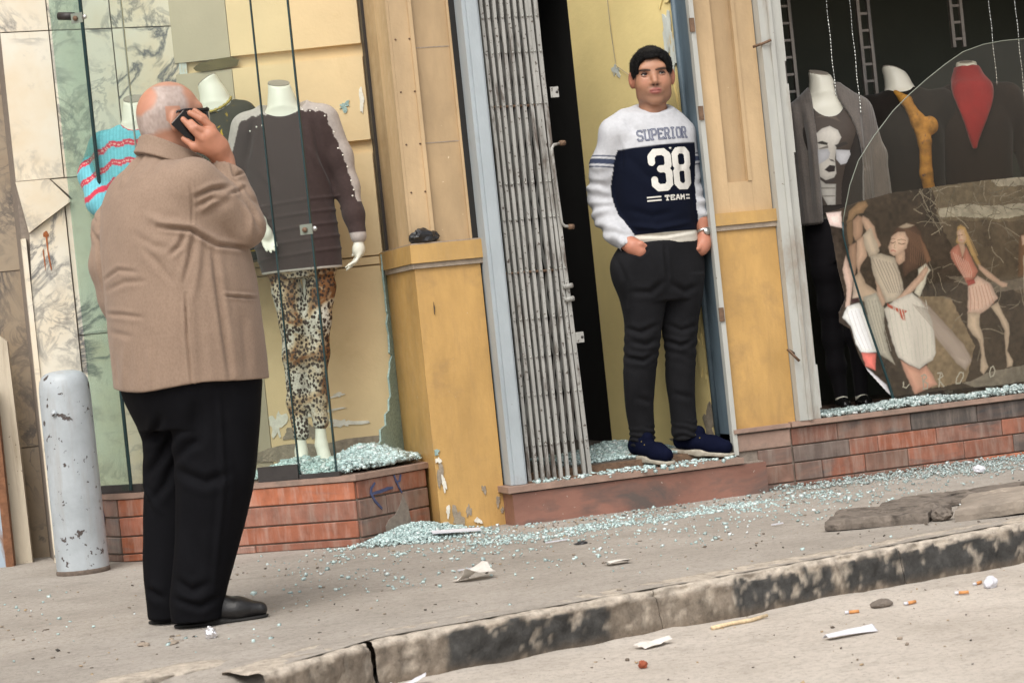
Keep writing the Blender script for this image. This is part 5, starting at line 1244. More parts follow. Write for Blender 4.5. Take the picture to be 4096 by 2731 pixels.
# --- brown sweater and leopard leggings
def mannequin_brown():
    t = thing('mannequin', 'headless mannequin in brown studded sweater and leopard leggings behind the broken glass', 'mannequin', (-0.73, 0.42, 0.285), -YAW, 'shop window mannequins')
    legL = [(-0.04, 0, 0.79), (-0.027, -0.01, 0.65), (-0.035, -0.005, 0.51), (-0.047, 0.01, 0.31), (-0.041, 0.0, 0.175)]
    legR = [(0.108, 0, 0.79), (0.084, -0.01, 0.65), (0.066, -0.005, 0.51), (0.043, 0.01, 0.31), (0.047, 0.0, 0.215)]
    body = mann_body(t, 1.0, 0.03, (-0.012, 0), [((0.292, -0.035, 0.985), (-0.10, 0.05, -1), (0.3, -1, 0), 1.0, 0.8), ((-0.10, -0.13, 1.085), (0.25, -0.1, -1), (1, 0.2, 0), 1.0, 0.3)],
                     [([(-0.041, 0, 0.22), (-0.048, 0.0, 0.10), (-0.05, -0.03, 0.03), (-0.055, -0.09, 0.012)], [0.031, 0.027, 0.03, 0.02]), ([(0.046, 0, 0.26), (0.040, 0.0, 0.12), (0.055, -0.02, 0.03), (0.075, -0.09, 0.012)], [0.031, 0.027, 0.03, 0.02])], cap_tilt=(0.42, 0.14, 0))
    leg_garment(t, 'leggings', [(0.835, 0.035, 0, 0.14, 0.09), (0.88, 0.035, 0, 0.155, 0.10), (0.95, 0.03, 0, 0.15, 0.10)], [(legL, [0.066, 0.052, 0.046, 0.039, 0.034]), (legR, [0.066, 0.050, 0.046, 0.036, 0.034])], M_LEO)
    s = SDF((-0.36, -0.24, 0.82), (0.40, 0.22, 1.70), 0.005)
    s.loft([(0.862, 0.037, 0, 0.172, 0.118), (0.95, 0.030, 0, 0.180, 0.125), (1.1, 0.02, 0, 0.182, 0.128), (1.25, 0.018, 0, 0.182, 0.128), (1.38, 0.025, 0, 0.188, 0.118), (1.47, 0.03, 0, 0.19, 0.10), (1.54, 0.034, 0, 0.160, 0.08), (1.585, 0.03, 0.005, 0.10, 0.066)], 0, 0.02)
    armR = [(0.185, 0, 1.485), (0.235, 0.01, 1.33), (0.262, 0.005, 1.20), (0.280, -0.02, 1.08), (0.291, -0.034, 0.985)]
    s.chain(armR, [0.075, 0.062, 0.05, 0.042, 0.034], 0.03)
    s.chain([(-0.13, 0, 1.485), (-0.19, 0.02, 1.33), (-0.215, 0.02, 1.2), (-0.13, -0.10, 1.11)], [0.075, 0.062, 0.052, 0.04], 0.03)
    s.ell((0.028, -0.045, 1.612), (0.108, 0.13, 0.100), 0.008, 'sub')
    V, F = s.mesh(); N = vnormals(V, F)
    dz = np.zeros(len(V))
    for zz in (0.93, 0.985, 1.04, 1.095, 1.15): dz += 0.004 * np.exp(-((V[:, 2] - zz - 0.06 * V[:, 0]) / 0.006) ** 2) * (np.abs(V[:, 0] - 0.03) < 0.2)
    V = V + N * (dz + 0.0025 * fbm(V * np.array([9, 9, 5]), 3, 8))[:, None]
    V = folds(V, N, [([(0.15, 1.5), (0.17, 1.35), (0.20, 1.2)], 0.012, -0.010), ([(0.12, 1.38), (0.18, 1.25), (0.22, 1.12)], 0.012, 0.008), ([(-0.1, 1.5), (-0.14, 1.35)], 0.012, -0.008), ([(-0.10, 1.3), (-0.02, 1.2)], 0.015, 0.005)])
    a, c = V[:, 0], V[:, 2]
    edge = 1.525 + 0.010 * np.abs(np.sin(a * 75)) - 0.28 * np.clip(np.abs(a - 0.03) - 0.12, 0, 1) - 0.35 * np.clip(-a - 0.13, 0, 1)
    yoke = c > edge
    ax = np.interp(c, [0.985, 1.08, 1.2, 1.33, 1.485], [0.291, 0.28, 0.262, 0.235, 0.185])
    yoke |= (a > ax + 0.024 + 0.006 * np.abs(np.sin(c * 60))) & (c > 1.13) & (c < 1.52)
    axl = np.interp(c, [1.2, 1.33, 1.485], [-0.215, -0.19, -0.13]); yoke |= (a < axl - 0.035) & (c > 1.33) & (c < 1.52)
    col = np.where(yoke[:, None], np.array([0.42, 0.37, 0.34]), np.array([0.055, 0.036, 0.034]))
    cuff = (c < 1.0) & (a > 0.24); col[cuff] = (0.42, 0.37, 0.34)
    col[(c < 0.868)] = (0.55, 0.5, 0.45)
    sw = mesh_np('sweater', V, F, M_KNIT, t, True, col)
    bv = bvh_of(V, F); bm = bmesh.new()
    for x, z in [(-0.115, 1.468), (-0.085, 1.482), (-0.06, 1.485), (0.115, 1.535), (0.145, 1.528), (0.172, 1.535), (0.205, 1.50), (0.235, 1.43), (0.245, 1.36), (0.262, 1.33), (0.275, 1.28), (0.285, 1.22), (0.292, 1.18), (0.285, 1.155)]:
        h_ = bv.ray_cast(Vector((x, -1, z)), Vector((0, 1, 0)))
        if h_[0] is not None: bmesh.ops.create_icosphere(bm, subdivisions=1, radius=0.0045, matrix=Matrix.Translation(h_[0]))
    tag(bm_obj('studs', bm, M_STUD, sw, True), kind='stuff')
mannequin_brown()

def simple_top(parent, name, k, cx, mat, armL, armR, colfn=None, scoop=1.60, hem=0.87, A=1.0, scr=(0.075, 0.11, 0.085), h=0.006, seed=3):
    s = SDF((cx - 0.40, -0.25, hem * k - 0.04), (cx + 0.42, 0.24, 1.70 * k), h)
    s.loft([(hem * k, cx, 0, 0.155 * A, 0.112), (1.05 * k, cx, 0, 0.150 * A, 0.108), (1.2 * k, cx, -0.005, 0.158 * A, 0.118), (1.33 * k, cx, -0.01, 0.168 * A, 0.122), (1.45 * k, cx, 0, 0.172 * A, 0.098), (1.52 * k, cx, 0, 0.145 * A, 0.078), (1.56 * k, cx, 0.005, 0.09 * A, 0.062)], 0, 0.02)
    for arm, rs in (armL, armR): s.chain(arm, rs, 0.03)
    if scoop: s.ell((cx, -0.04, scoop * k), scr, 0.008, 'sub')
    V, F = s.mesh(); N = vnormals(V, F)
    V = V + N * (0.004 * fbm(V * np.array([11, 11, 6]), 3, seed))[:, None]
    return V, F

def mannequin_striped():
    t = thing('mannequin', 'headless mannequin in turquoise sweater with red stripes in the marble corner', 'mannequin', (-1.315, 0.62, 0.285), -YAW, 'shop window mannequins')
    mann_body(t, 1.0, 0.02, (-0.005, 0), [((-0.10, -0.13, 1.15), (0.9, -0.2, -0.6), (0.3, -1, 0))], [([(-0.05, 0, 0.8), (-0.04, 0, 0.1), (-0.04, -0.08, 0.012)], [0.06, 0.03, 0.02]), ([(0.08, 0, 0.8), (0.06, 0, 0.1), (0.06, -0.08, 0.012)], [0.06, 0.03, 0.02])], cap_tilt=(0.50, 0.05, 0))
    leg_garment(t, 'leggings', [(0.70, 0.02, 0, 0.13, 0.09), (0.92, 0.02, 0, 0.15, 0.10)], [([(-0.05, 0, 0.79), (-0.04, 0, 0.2)], [0.075, 0.04]), ([(0.085, 0, 0.79), (0.06, 0, 0.2)], [0.075, 0.04])], M_LEG)
    V, F = simple_top(t, 'sweater', 1.0, 0.02, None, ([(-0.13, 0, 1.47), (-0.185, 0.0, 1.36), (-0.16, -0.08, 1.24), (-0.10, -0.13, 1.15)], [0.075, 0.066, 0.055, 0.036]), ([(0.17, 0, 1.47), (0.23, 0.01, 1.3), (0.25, -0.01, 1.15), (0.26, -0.03, 0.98)], [0.075, 0.06, 0.05, 0.034]), scoop=1.61)
    a, c = V[:, 0], V[:, 2]; e = c + 0.55 * np.clip(np.abs(a - 0.02) - 0.11, 0, 1) + 0.004 * np.sin(a * 90)
    col = np.tile(np.array([0.14, 0.43, 0.50]), (len(V), 1)) * (1 + 0.12 * np.sin(a * 420))[:, None]
    for z0 in (1.475, 1.395, 1.315, 1.2, 1.1): col[np.abs(e - z0) < 0.013] = (0.50, 0.045, 0.075)
    dots = (np.abs(e - 1.475) < 0.003) | (np.abs(e - 1.395) < 0.003); dots &= np.sin(a * 700) > 0.2; col[dots] = (0.6, 0.4, 0.35)
    rim = ((a - 0.02) / 0.079) ** 2 + ((V[:, 1] + 0.04) / 0.115) ** 2 + ((c - 1.61) / 0.089) ** 2 < 1.06; col[rim] = (0.45, 0.06, 0.08)
    mesh_np('sweater', V, F, M_KNIT, t, True, col)
mannequin_striped()

def mannequin_patterned():
    t = thing('mannequin', 'headless mannequin in dark yellow-swirled top with gold bead necklace', 'mannequin', (-0.955, 0.60, 0.290), -YAW, 'shop window mannequins')
    body = mann_body(t, 1.0, 0.015, (-0.045, 0.0), [], [], cap_tilt=(-0.05, -0.55, 0))
    body.location.z = 0.055
    tube('stand_pole', [(-0.03, 0, 0.01), (-0.03, 0, 1.0)], 0.012, M_STEEL, t, 12)
    lathe('stand_base', [(0.085, 0.0), (0.085, 0.012), (0.06, 0.022), (0.014, 0.03)], M_MANN, t, 28).location.x = -0.03
    V, F = simple_top(t, 'top', 1.0, 0.0, None, ([(-0.15, 0, 1.47), (-0.18, 0.01, 1.3), (-0.18, -0.02, 1.05)], [0.07, 0.055, 0.04]), ([(0.10, 0, 1.49), (0.125, 0.01, 1.3), (0.13, -0.02, 1.05)], [0.075, 0.06, 0.045]), scoop=1.60, A=0.85)
    mesh_np('top', V, F, M_SWIRL, t).location.z = 0.055
    nk = []; bm = bmesh.new()
    for i in range(30):
        f = i / 29; a = math.pi * (1.02 + 0.98 * f)
        bmesh.ops.create_icosphere(bm, subdivisions=1, radius=0.006 if i % 3 else 0.0085, matrix=Matrix.Translation((0.0 + 0.066 * math.cos(a), -0.01 + 0.075 * math.sin(a), 1.525 + 0.055 * f - 0.03 * math.sin(math.pi * f))))
    nb_ = tag(bm_obj('necklace_beads', bm, M_GOLD, t, True), kind='stuff'); nb_.location.z = 0.055
mannequin_patterned()

def mannequin_cardigan():
    t = thing('mannequin', 'headless mannequin in grey cardigan over black tee printed with a face', 'mannequin', (1.79, 0.45, 0.284), -YAW, 'shop window mannequins')
    k = 0.935; cx = 0.048
    legs = [([(-0.03, 0, 0.80), (-0.03, -0.01, 0.64), (-0.028, -0.01, 0.48), (-0.03, 0.0, 0.33), (-0.028, 0.0, 0.2), (-0.018, 0, 0.06)], [0.075, 0.066, 0.054, 0.047, 0.042, 0.030]), ([(0.12, 0, 0.80), (0.10, -0.01, 0.48), (0.085, 0.0, 0.33), (0.075, 0.0, 0.06)], [0.075, 0.055, 0.047, 0.03])]
    mann_body(t, k, cx, (-0.02, 0), [], [([(-0.018, 0, 0.12), (-0.018, 0, 0.04), (-0.02, -0.07, 0.012)], [0.028, 0.028, 0.02]), ([(0.075, 0, 0.12), (0.075, 0, 0.04), (0.08, -0.07, 0.012)], [0.028, 0.028, 0.02])], cap_tilt=(0.32, 0.22, 0), cap_r=0.046)
    leg_garment(t, 'leggings', [(0.68, 0.045, 0, 0.13, 0.09), (0.88, 0.045, 0, 0.15, 0.10)], legs, M_LEG)
    V, F = simple_top(t, 'tee', k, cx, None, ([(-0.09, 0, 1.37), (-0.13, 0.01, 1.25)], [0.06, 0.05]), ([(0.18, 0, 1.37), (0.22, 0.01, 1.25)], [0.06, 0.05]), scoop=1.545, hem=0.96, scr=(0.085, 0.12, 0.115))
    te = mesh_np('tee', V, F, M_BLKTOP, t); bv = bvh_of(V, F)
    decal('face_print', (-0.06, 0.93), (0.18, 1.41), 0.003, paint_polys(TEE_POLYS), bv, M_PRINT, te, 0.003)
    s = SDF((cx - 0.40, -0.26, 0.74), (cx + 0.42, 0.24, 1.56), 0.006)
    s.loft([(0.86, cx - 0.01, 0, 0.185, 0.145), (1.05, cx, 0, 0.182, 0.142), (1.25, cx, 0, 0.185, 0.142), (1.36, cx, 0, 0.185, 0.115), (1.425, cx, 0, 0.155, 0.09), (1.50, cx, 0.01, 0.075, 0.07)], 0, 0.02)
    s.chain([(-0.09, 0, 1.355), (-0.15, 0.02, 1.15), (-0.17, -0.01, 0.9)], [0.075, 0.06, 0.045], 0.03)
    s.chain([(0.185, 0, 1.35), (0.245, 0.02, 1.15), (0.26, -0.01, 0.9)], [0.075, 0.06, 0.045], 0.03)
    s.loft([(0.7, 0.06, -0.2, 0.105, 0.19), (0.92, 0.062, -0.2, 0.100, 0.19), (1.2, 0.072, -0.2, 0.100, 0.19), (1.33, 0.055, -0.2, 0.082, 0.20), (1.42, 0.035, -0.2, 0.062, 0.20), (1.6, 0.03, -0.2, 0.055, 0.24)], 0, 0.006, 'sub', 8)
    s.cone((0.035, 0.0, 1.3), (0.03, 0, 1.6), 0.055, 0.058, 0.004, 'sub')
    V, F = s.mesh(); N = vnormals(V, F)
    rib = 0.0025 * np.sin(V[:, 0] * 480) * (V[:, 1] < -0.02)
    V = V + N * (rib * 0.4 + 0.006 * fbm(V * np.array([13, 13, 4]), 3, 2))[:, None]
    V = folds(V, N, [([(-0.09, 1.42), (-0.085, 1.2), (-0.09, 0.88)], 0.012, -0.014), ([(-0.055, 1.40), (-0.05, 1.1), (-0.055, 0.87)], 0.010, 0.010), ([(0.2, 1.38), (0.195, 1.1)], 0.012, -0.010)])
    mesh_np('cardigan', V, F, M_CARD, t)
    M_SHOE = m_plain('black_patent', (0.01, 0.01, 0.01), 0.2, 0.1, 20, 0.0)
    for x in (-0.019, 0.078):
        s = SDF((x - 0.06, -0.14, -0.01), (x + 0.06, 0.06, 0.08), 0.004)
        s.chain([(x, 0.02, 0.028), (x, -0.05, 0.022), (x, -0.09, 0.02)], [0.033, 0.032, 0.024], 0.01); s.half((0, 0, 0.0), (0, 0, -1))
        s.ell((x, 0.005, 0.06), (0.025, 0.05, 0.03), 0.006, 'sub')
        V, F = s.mesh(); mesh_np('shoe', V, F, M_SHOE, t)
mannequin_cardigan()

def mannequin_scarf(label, loc, red):
    t = thing('mannequin', label, 'mannequin', loc, -YAW, 'shop window mannequins'); k = 0.94; cx = 0.0 if red else 0.12
    mann_body(t, k, cx, (0.0, 0) if red else (-0.04, 0.0), [], [([(cx - 0.07, 0, 0.8), (cx - 0.06, 0, 0.1), (cx - 0.06, -0.08, 0.012)], [0.06, 0.03, 0.02]), ([(cx + 0.07, 0, 0.8), (cx + 0.06, 0, 0.1), (cx + 0.06, -0.08, 0.012)], [0.06, 0.03, 0.02])], cap=True, cap_r=0.046 if not red else 0.03, cap_tilt=(0.30, 0.0, 0) if red else (-0.15, 0.35, 0))
    leg_garment(t, 'trousers', [(0.70, cx, 0, 0.13, 0.09), (0.92, cx, 0, 0.15, 0.10)], [([(cx - 0.07, 0, 0.79), (cx - 0.06, 0, 0.12)], [0.078, 0.05]), ([(cx + 0.07, 0, 0.79), (cx + 0.06, 0, 0.12)], [0.078, 0.05])], M_LEG)
    cloth = m_cloth('dark_coat_cloth', (0.020, 0.013, 0.010) if red else (0.016, 0.013, 0.011), sheen=0.1)
    w = 1.12 if red else 1.05
    V, F = simple_top(t, 'coat', k, cx, None, ([(cx - 0.16, 0, 1.37), (cx - 0.24, 0.02, 1.2), (cx - 0.25, -0.03, 0.95)], [0.085, 0.065, 0.05]), ([(cx + 0.17, 0, 1.37), (cx + 0.25, 0.02, 1.2), (cx + 0.26, -0.03, 0.95)], [0.085, 0.065, 0.05]), scoop=1.62, hem=0.84, A=w, scr=(0.06, 0.09, 0.07))
    mesh_np('coat', V, F, cloth, t)
    s = SDF((cx - 0.22, -0.24, 0.9), (cx + 0.25, 0.14, 1.62), 0.006)
    if red:
        s.loft([(1.145, cx - 0.03, -0.135, 0.008, 0.012), (1.25, cx - 0.02, -0.135, 0.045, 0.022), (1.36, cx - 0.005, -0.115, 0.085, 0.03), (1.45, cx, -0.06, 0.095, 0.06), (1.50, cx, -0.015, 0.075, 0.065), (1.545, cx, 0.0, 0.057, 0.058)], 0, 0.01)
        col = m_cloth('red_scarf_cloth', (0.26, 0.014, 0.014), 0.2)
    else:
        s.chain([(cx - 0.045, -0.055, 1.45), (cx - 0.01, -0.10, 1.40), (cx + 0.03, -0.13, 1.30), (cx + 0.05, -0.14, 1.2), (cx + 0.045, -0.135, 1.05), (cx + 0.05, -0.13, 0.98)], [0.012, 0.022, 0.032, 0.030, 0.03, 0.028], 0.02)
        s.ell((cx + 0.085, -0.15, 1.27), (0.035, 0.025, 0.045), 0.015)
        col = m_plain('mustard_scarf_cloth', (0.36, 0.17, 0.025), 0.8, 0.35, 30, 0.3, 60, stain=(0.10, 0.05, 0.05), stain_lo=0.58, stain_hi=0.66, stain_scale=18)
    V, F = s.mesh(); N = vnormals(V, F); V = V + N * (0.007 * fbm(V * np.array([22, 22, 7]), 3, 6))[:, None]
    mesh_np('scarf', V, F, col, t)
mannequin_scarf('headless mannequin in dark coat with twisted mustard scarf behind filmed glass', (2.19, 0.60, 0.284), False)
mannequin_scarf('headless mannequin in dark top with pointed red scarf behind filmed glass', (2.62, 0.50, 0.284), True)

# ================================================================== right-hand window: poster, broken glass, hanging display
def poster():
    rr = random.Random(11)
    br = []
    for _ in range(170):
        x = rr.uniform(2.05, 2.8); z = rr.uniform(0.55, 1.28) if rr.random() < 0.5 else rr.uniform(1.12, 1.29); a = rr.uniform(-1.2, 2.2); L = rr.uniform(0.04, 0.16)
        pts = [(x, z)]
        for _k in range(4): a += rr.uniform(-0.5, 0.5); pts.append((pts[-1][0] + L / 4 * math.cos(a), pts[-1][1] + L / 4 * math.sin(a)))
        br.append((pts, rr.uniform(0.0010, 0.0024), rr.uniform(0.12, 0.34)))
    def paint(x, z):
        m_ = in_poly(x, z, POSTER_OUT); P = np.stack([x, z, 0 * x], 1)
        n = fbm(P * 14, 4, 3); n2 = fbm(P * 60, 2, 9)
        c = np.array([0.050, 0.036, 0.026]) * (1 + 0.6 * n + 0.5 * n2)[:, None]
        for col, pl in POSTER_POLYS[:7]:
            k = in_poly(x + 0.006 * n2, z + 0.012 * n, pl); c[k] = np.array(col) * (1 + 0.35 * n[k] + 0.3 * n2[k])[:, None]
        for pts, w, g in br:
            k = near_line(x, z, pts, w); c[k] = np.array([1.0, 0.9, 0.72]) * g
        for col, pl in POSTER_POLYS[7:]:
            xx, zz_ = x + 0.003 * n2, z + 0.003 * n
            bb = np.array(pl); nearb = (xx > bb[:, 0].min() - 0.02) & (xx < bb[:, 0].max() + 0.02) & (zz_ > bb[:, 1].min() - 0.02) & (zz_ < bb[:, 1].max() + 0.02)
            q = np.nonzero(nearb)[0]
            if len(q) == 0: continue
            ins = in_poly(xx[q], zz_[q], pl); d = poly_dist(xx[q], zz_[q], pl); w = np.clip(0.5 + np.where(ins, d, -d) / 0.006, 0, 1)[:, None]
            fold = np.sin((x[q] * 1.6 + 0.35 * z[q] + 0.02 * n[q]) * 130) * (0.10 if min(col) > 0.3 else 0.03)
            sh = 0.70 + 0.42 * np.clip(d / 0.024, 0, 1) + 0.10 * n[q] + 0.3 * fold
            c[q] = c[q] * (1 - w) + np.clip(np.array(col) * 1.45, 0, 0.92) * sh[:, None] * w
        for col, w_, pts in POSTER_STROKES:
            bb = np.array(pts); q = np.nonzero((x > bb[:, 0].min() - 0.01) & (x < bb[:, 0].max() + 0.01) & (z > bb[:, 1].min() - 0.01) & (z < bb[:, 1].max() + 0.01))[0]
            if len(q) == 0: continue
            dd = np.full(len(q), 9.0)
            for a_, b_ in zip(pts, pts[1:]): dd = np.minimum(dd, seg_dist(x[q], z[q], a_, b_)[0])
            w = np.clip(1.3 - dd / w_, 0, 0.8)[:, None]; c[q] = c[q] * (1 - w) + np.array(col) * 1.3 * w
        for pts in POSTER_LETTERS:
            k = near_line(x, z, pts, 0.0028); c[k] = (0.55, 0.55, 0.50)
        return m_, np.clip(c, 0.005, 0.9)
    res = 0.0030; lo = (1.56, 0.30); hi = (2.85, 1.36)
    nx = int((hi[0] - lo[0]) / res) + 1; nz = int((hi[1] - lo[1]) / res) + 1
    X, Z = np.meshgrid(lo[0] + res * np.arange(nx), lo[1] + res * np.arange(nz), indexing='ij'); x, z = X.ravel(), Z.ravel()
    m_, c = paint(x, z)
    y = 0.14 - 0.035 * np.clip((1.80 - x) / 0.2, 0, 1) ** 2 + 0.006 * np.sin(x * 9 + z * 4) - 0.02 * np.exp(-((x - 1.98) / 0.05) ** 2) * np.clip((0.85 - z) / 0.4, 0, 1)
    i = np.arange(nx * nz).reshape(nx, nz); F = np.stack([i[:-1, :-1].ravel(), i[1:, :-1].ravel(), i[1:, 1:].ravel(), i[:-1, 1:].ravel()], 1)
    F = F[m_[F].all(1)]; us = np.unique(F); mp = np.full(nx * nz, -1); mp[us] = np.arange(len(us))
    V = np.stack([x, y, z], 1)[us]
    mt = m_attr('poster_ink', 0.25, 0.12, 220, 0.03, 30, 0.35)
    t = thing('poster', 'torn glossy fashion poster of women in pale dresses behind the broken window', 'poster', (2.1, 0.14, 0.29))
    o = mesh_np('printed_sheet', V - np.array([2.1, 0.14, 0.29]), mp[F], mt, t, True, c[us])
    md = o.modifiers.new('thickness', 'SOLIDIFY'); md.thickness = 0.0012; md.offset = 1
poster()

def window_shard():
    t = thing('broken_window_glass', 'large filmed window pane with a curved broken edge in front of the poster', 'broken glass', (2.2, 0.095, 0.284))
    edge = [(1.850, 0.285), (1.849, 0.325), (1.835, 0.395), (1.795, 0.55), (1.752, 0.717), (1.712, 0.90), (1.685, 1.074), (1.690, 1.13), (1.708, 1.189), (1.742, 1.29), (1.796, 1.396), (1.885, 1.50), (1.993, 1.607), (2.09, 1.68), (2.184, 1.742), (2.28, 1.80), (2.374, 1.849), (2.48, 1.876), (2.58, 1.887), (2.698, 1.89), (2.85, 1.875), (3.0, 1.84), (3.15, 1.78), (3.3, 1.6), (3.38, 1.3), (3.4, 0.8), (3.4, 0.285)]
    bm = bmesh.new(); f_ = [bm.verts.new((x - 2.2, -0.004, z - 0.284)) for x, z in edge]; k_ = [bm.verts.new((x - 2.2, 0.004, z - 0.284)) for x, z in edge]
    bm.faces.new(f_); bm.faces.new(k_[::-1])
    for i in range(len(edge)): j = (i + 1) % len(edge); bm.faces.new((f_[i], k_[i], k_[j], f_[j]))
    bm_obj('pane', bm, M_PANE_OLD, t)
    e2 = edge[:21]
    tube('cut_edge', [(x - 2.2, -0.001, z - 0.284) for x, z in e2[:8]], [0.009, 0.0075, 0.0065, 0.006, 0.0055, 0.005, 0.0045, 0.004], M_EDGE, t, 8)
    tube('cut_edge', [(x - 2.2, -0.001, z - 0.284) for x, z in e2[7:]], 0.0024, M_EDGEL, t, 8)
window_shard()

M_RAILC = m_plain('worn_rail_paint', (0.30, 0.27, 0.24), 0.4, 0.2, 12, 0.05, 60, (1, 1, 0.3), stain=(0.05, 0.06, 0.08), stain_lo=0.5, stain_hi=0.62, stain_scale=4, metal=0.4)
def rail(label, x, y, z0, z1=2.94):
    t = thing('display_rail', label, 'display rail', (x, y, z0), 0, 'slotted display rails hanging in the dark window')
    for s in (-1, 1): box('stile', s * 0.028 - 0.008, s * 0.028 + 0.008, -0.01, 0.01, 0, z1 - z0, M_RAILC, t, 0.002)
    z = 0.04
    while z < z1 - z0 - 0.02:
        box('rung', -0.0195, 0.0195, -0.006, 0.006, z - 0.006, z + 0.006, M_RAILC, t, 0.001); z += 0.082
rail('narrow slotted display rail nearest the window frame', 1.842, 0.80, 1.76)
rail('narrow slotted display rail left of the mustard scarf mannequin', 2.262, 0.80, 1.62)
rail('narrow slotted display rail above the red scarf mannequin', 2.765, 0.80, 1.96)
M_GLIT = m_plain('glittering_beads', (0.5, 0.5, 0.47), 0.12, 0.2, 90, 0.0, metal=0.85)
def strand(label, x, y, z0, z1=2.94):
    t = thing('bead_strand', label, 'bead strand', (x, y, z0), 0, 'hanging bead strands')
    rr = random.Random(int(x * 100)); bm = bmesh.new(); z = 0.0
    while z < z1 - z0:
        L = rr.uniform(0.006, 0.012); r = rr.uniform(0.0022, 0.0032)
        bmesh.ops.create_icosphere(bm, subdivisions=1, radius=1, matrix=Matrix.Translation((0.0015 * math.sin(z * 30), 0, z)) @ Matrix.Diagonal((r, r, L, 1))); z += L * 1.7
    tag(bm_obj('beads', bm, M_GLIT, t), kind='stuff')
strand('glittering bead strand hanging above the cardigan mannequin neck', 1.822, 0.30, 1.72)
strand('glittering bead strand hanging right of the cardigan mannequin', 1.938, 0.30, 1.63)
strand('glittering bead strand hanging right of the red scarf mannequin neck', 2.655, 0.30, 1.72)
strand('glittering bead strand nearest the right edge of the picture', 2.793, 0.30, 1.5)
# ================================================================== people
M_SKIN = m_attr('skin', 0.48, 0.05, 40, 0.06, 220, 0.4, sss=0.08)
M_HAIRD = m_plain('short_black_hair', (0.008, 0.007, 0.007), 0.65, 0.4, 160, 0.9, 320, (1, 1, 1), spec=0.25)
M_BLAZER = m_cloth('tan_blazer_wool', (0.268, 0.190, 0.139), 0.06, 380, 0.88, 0.10, 0.45, (0.17, 0.112, 0.08))
M_TROUS = m_cloth('black_trouser_cloth', (0.0055, 0.0055, 0.0068), 0.15, 300, 0.8, 0.0)
M_JEANS = m_cloth('charcoal_denim', (0.0125, 0.0125, 0.014), 0.25, 300, 0.9, 0.02, 0.35, (0.006, 0.006, 0.007))
M_LEATH = m_plain('black_leather', (0.012, 0.011, 0.011), 0.35, 0.2, 40, 0.15, 160)
M_SOLEB = m_plain('shoe_sole', (0.012, 0.011, 0.010), 0.7, 0.2, 40, 0.2, 100)
M_NAVYC = m_cloth('navy_canvas', (0.0032, 0.0045, 0.015), 0.2, 260, 0.85, 0.0)
M_SOLEW = m_plain('dirty_white_rubber', (0.38, 0.345, 0.28), 0.6, 0.15, 30, 0.1, 80, stain=(0.22, 0.17, 0.12), stain_lo=0.5, stain_hi=0.72, stain_scale=25)
M_LENS = m_plain('dark_plastic', (0.010, 0.010, 0.012), 0.15, 0.1, 20, 0.0)
M_SWEAT = m_attr('sweatshirt_fleece', 0.92, 0.08, 70, 0.10, 120, 0.12, 0.0)
M_PHONE = m_plain('phone_black', (0.008, 0.008, 0.010), 0.18, 0.1, 20, 0.02, 60)

def lin(*pts): return list(pts)

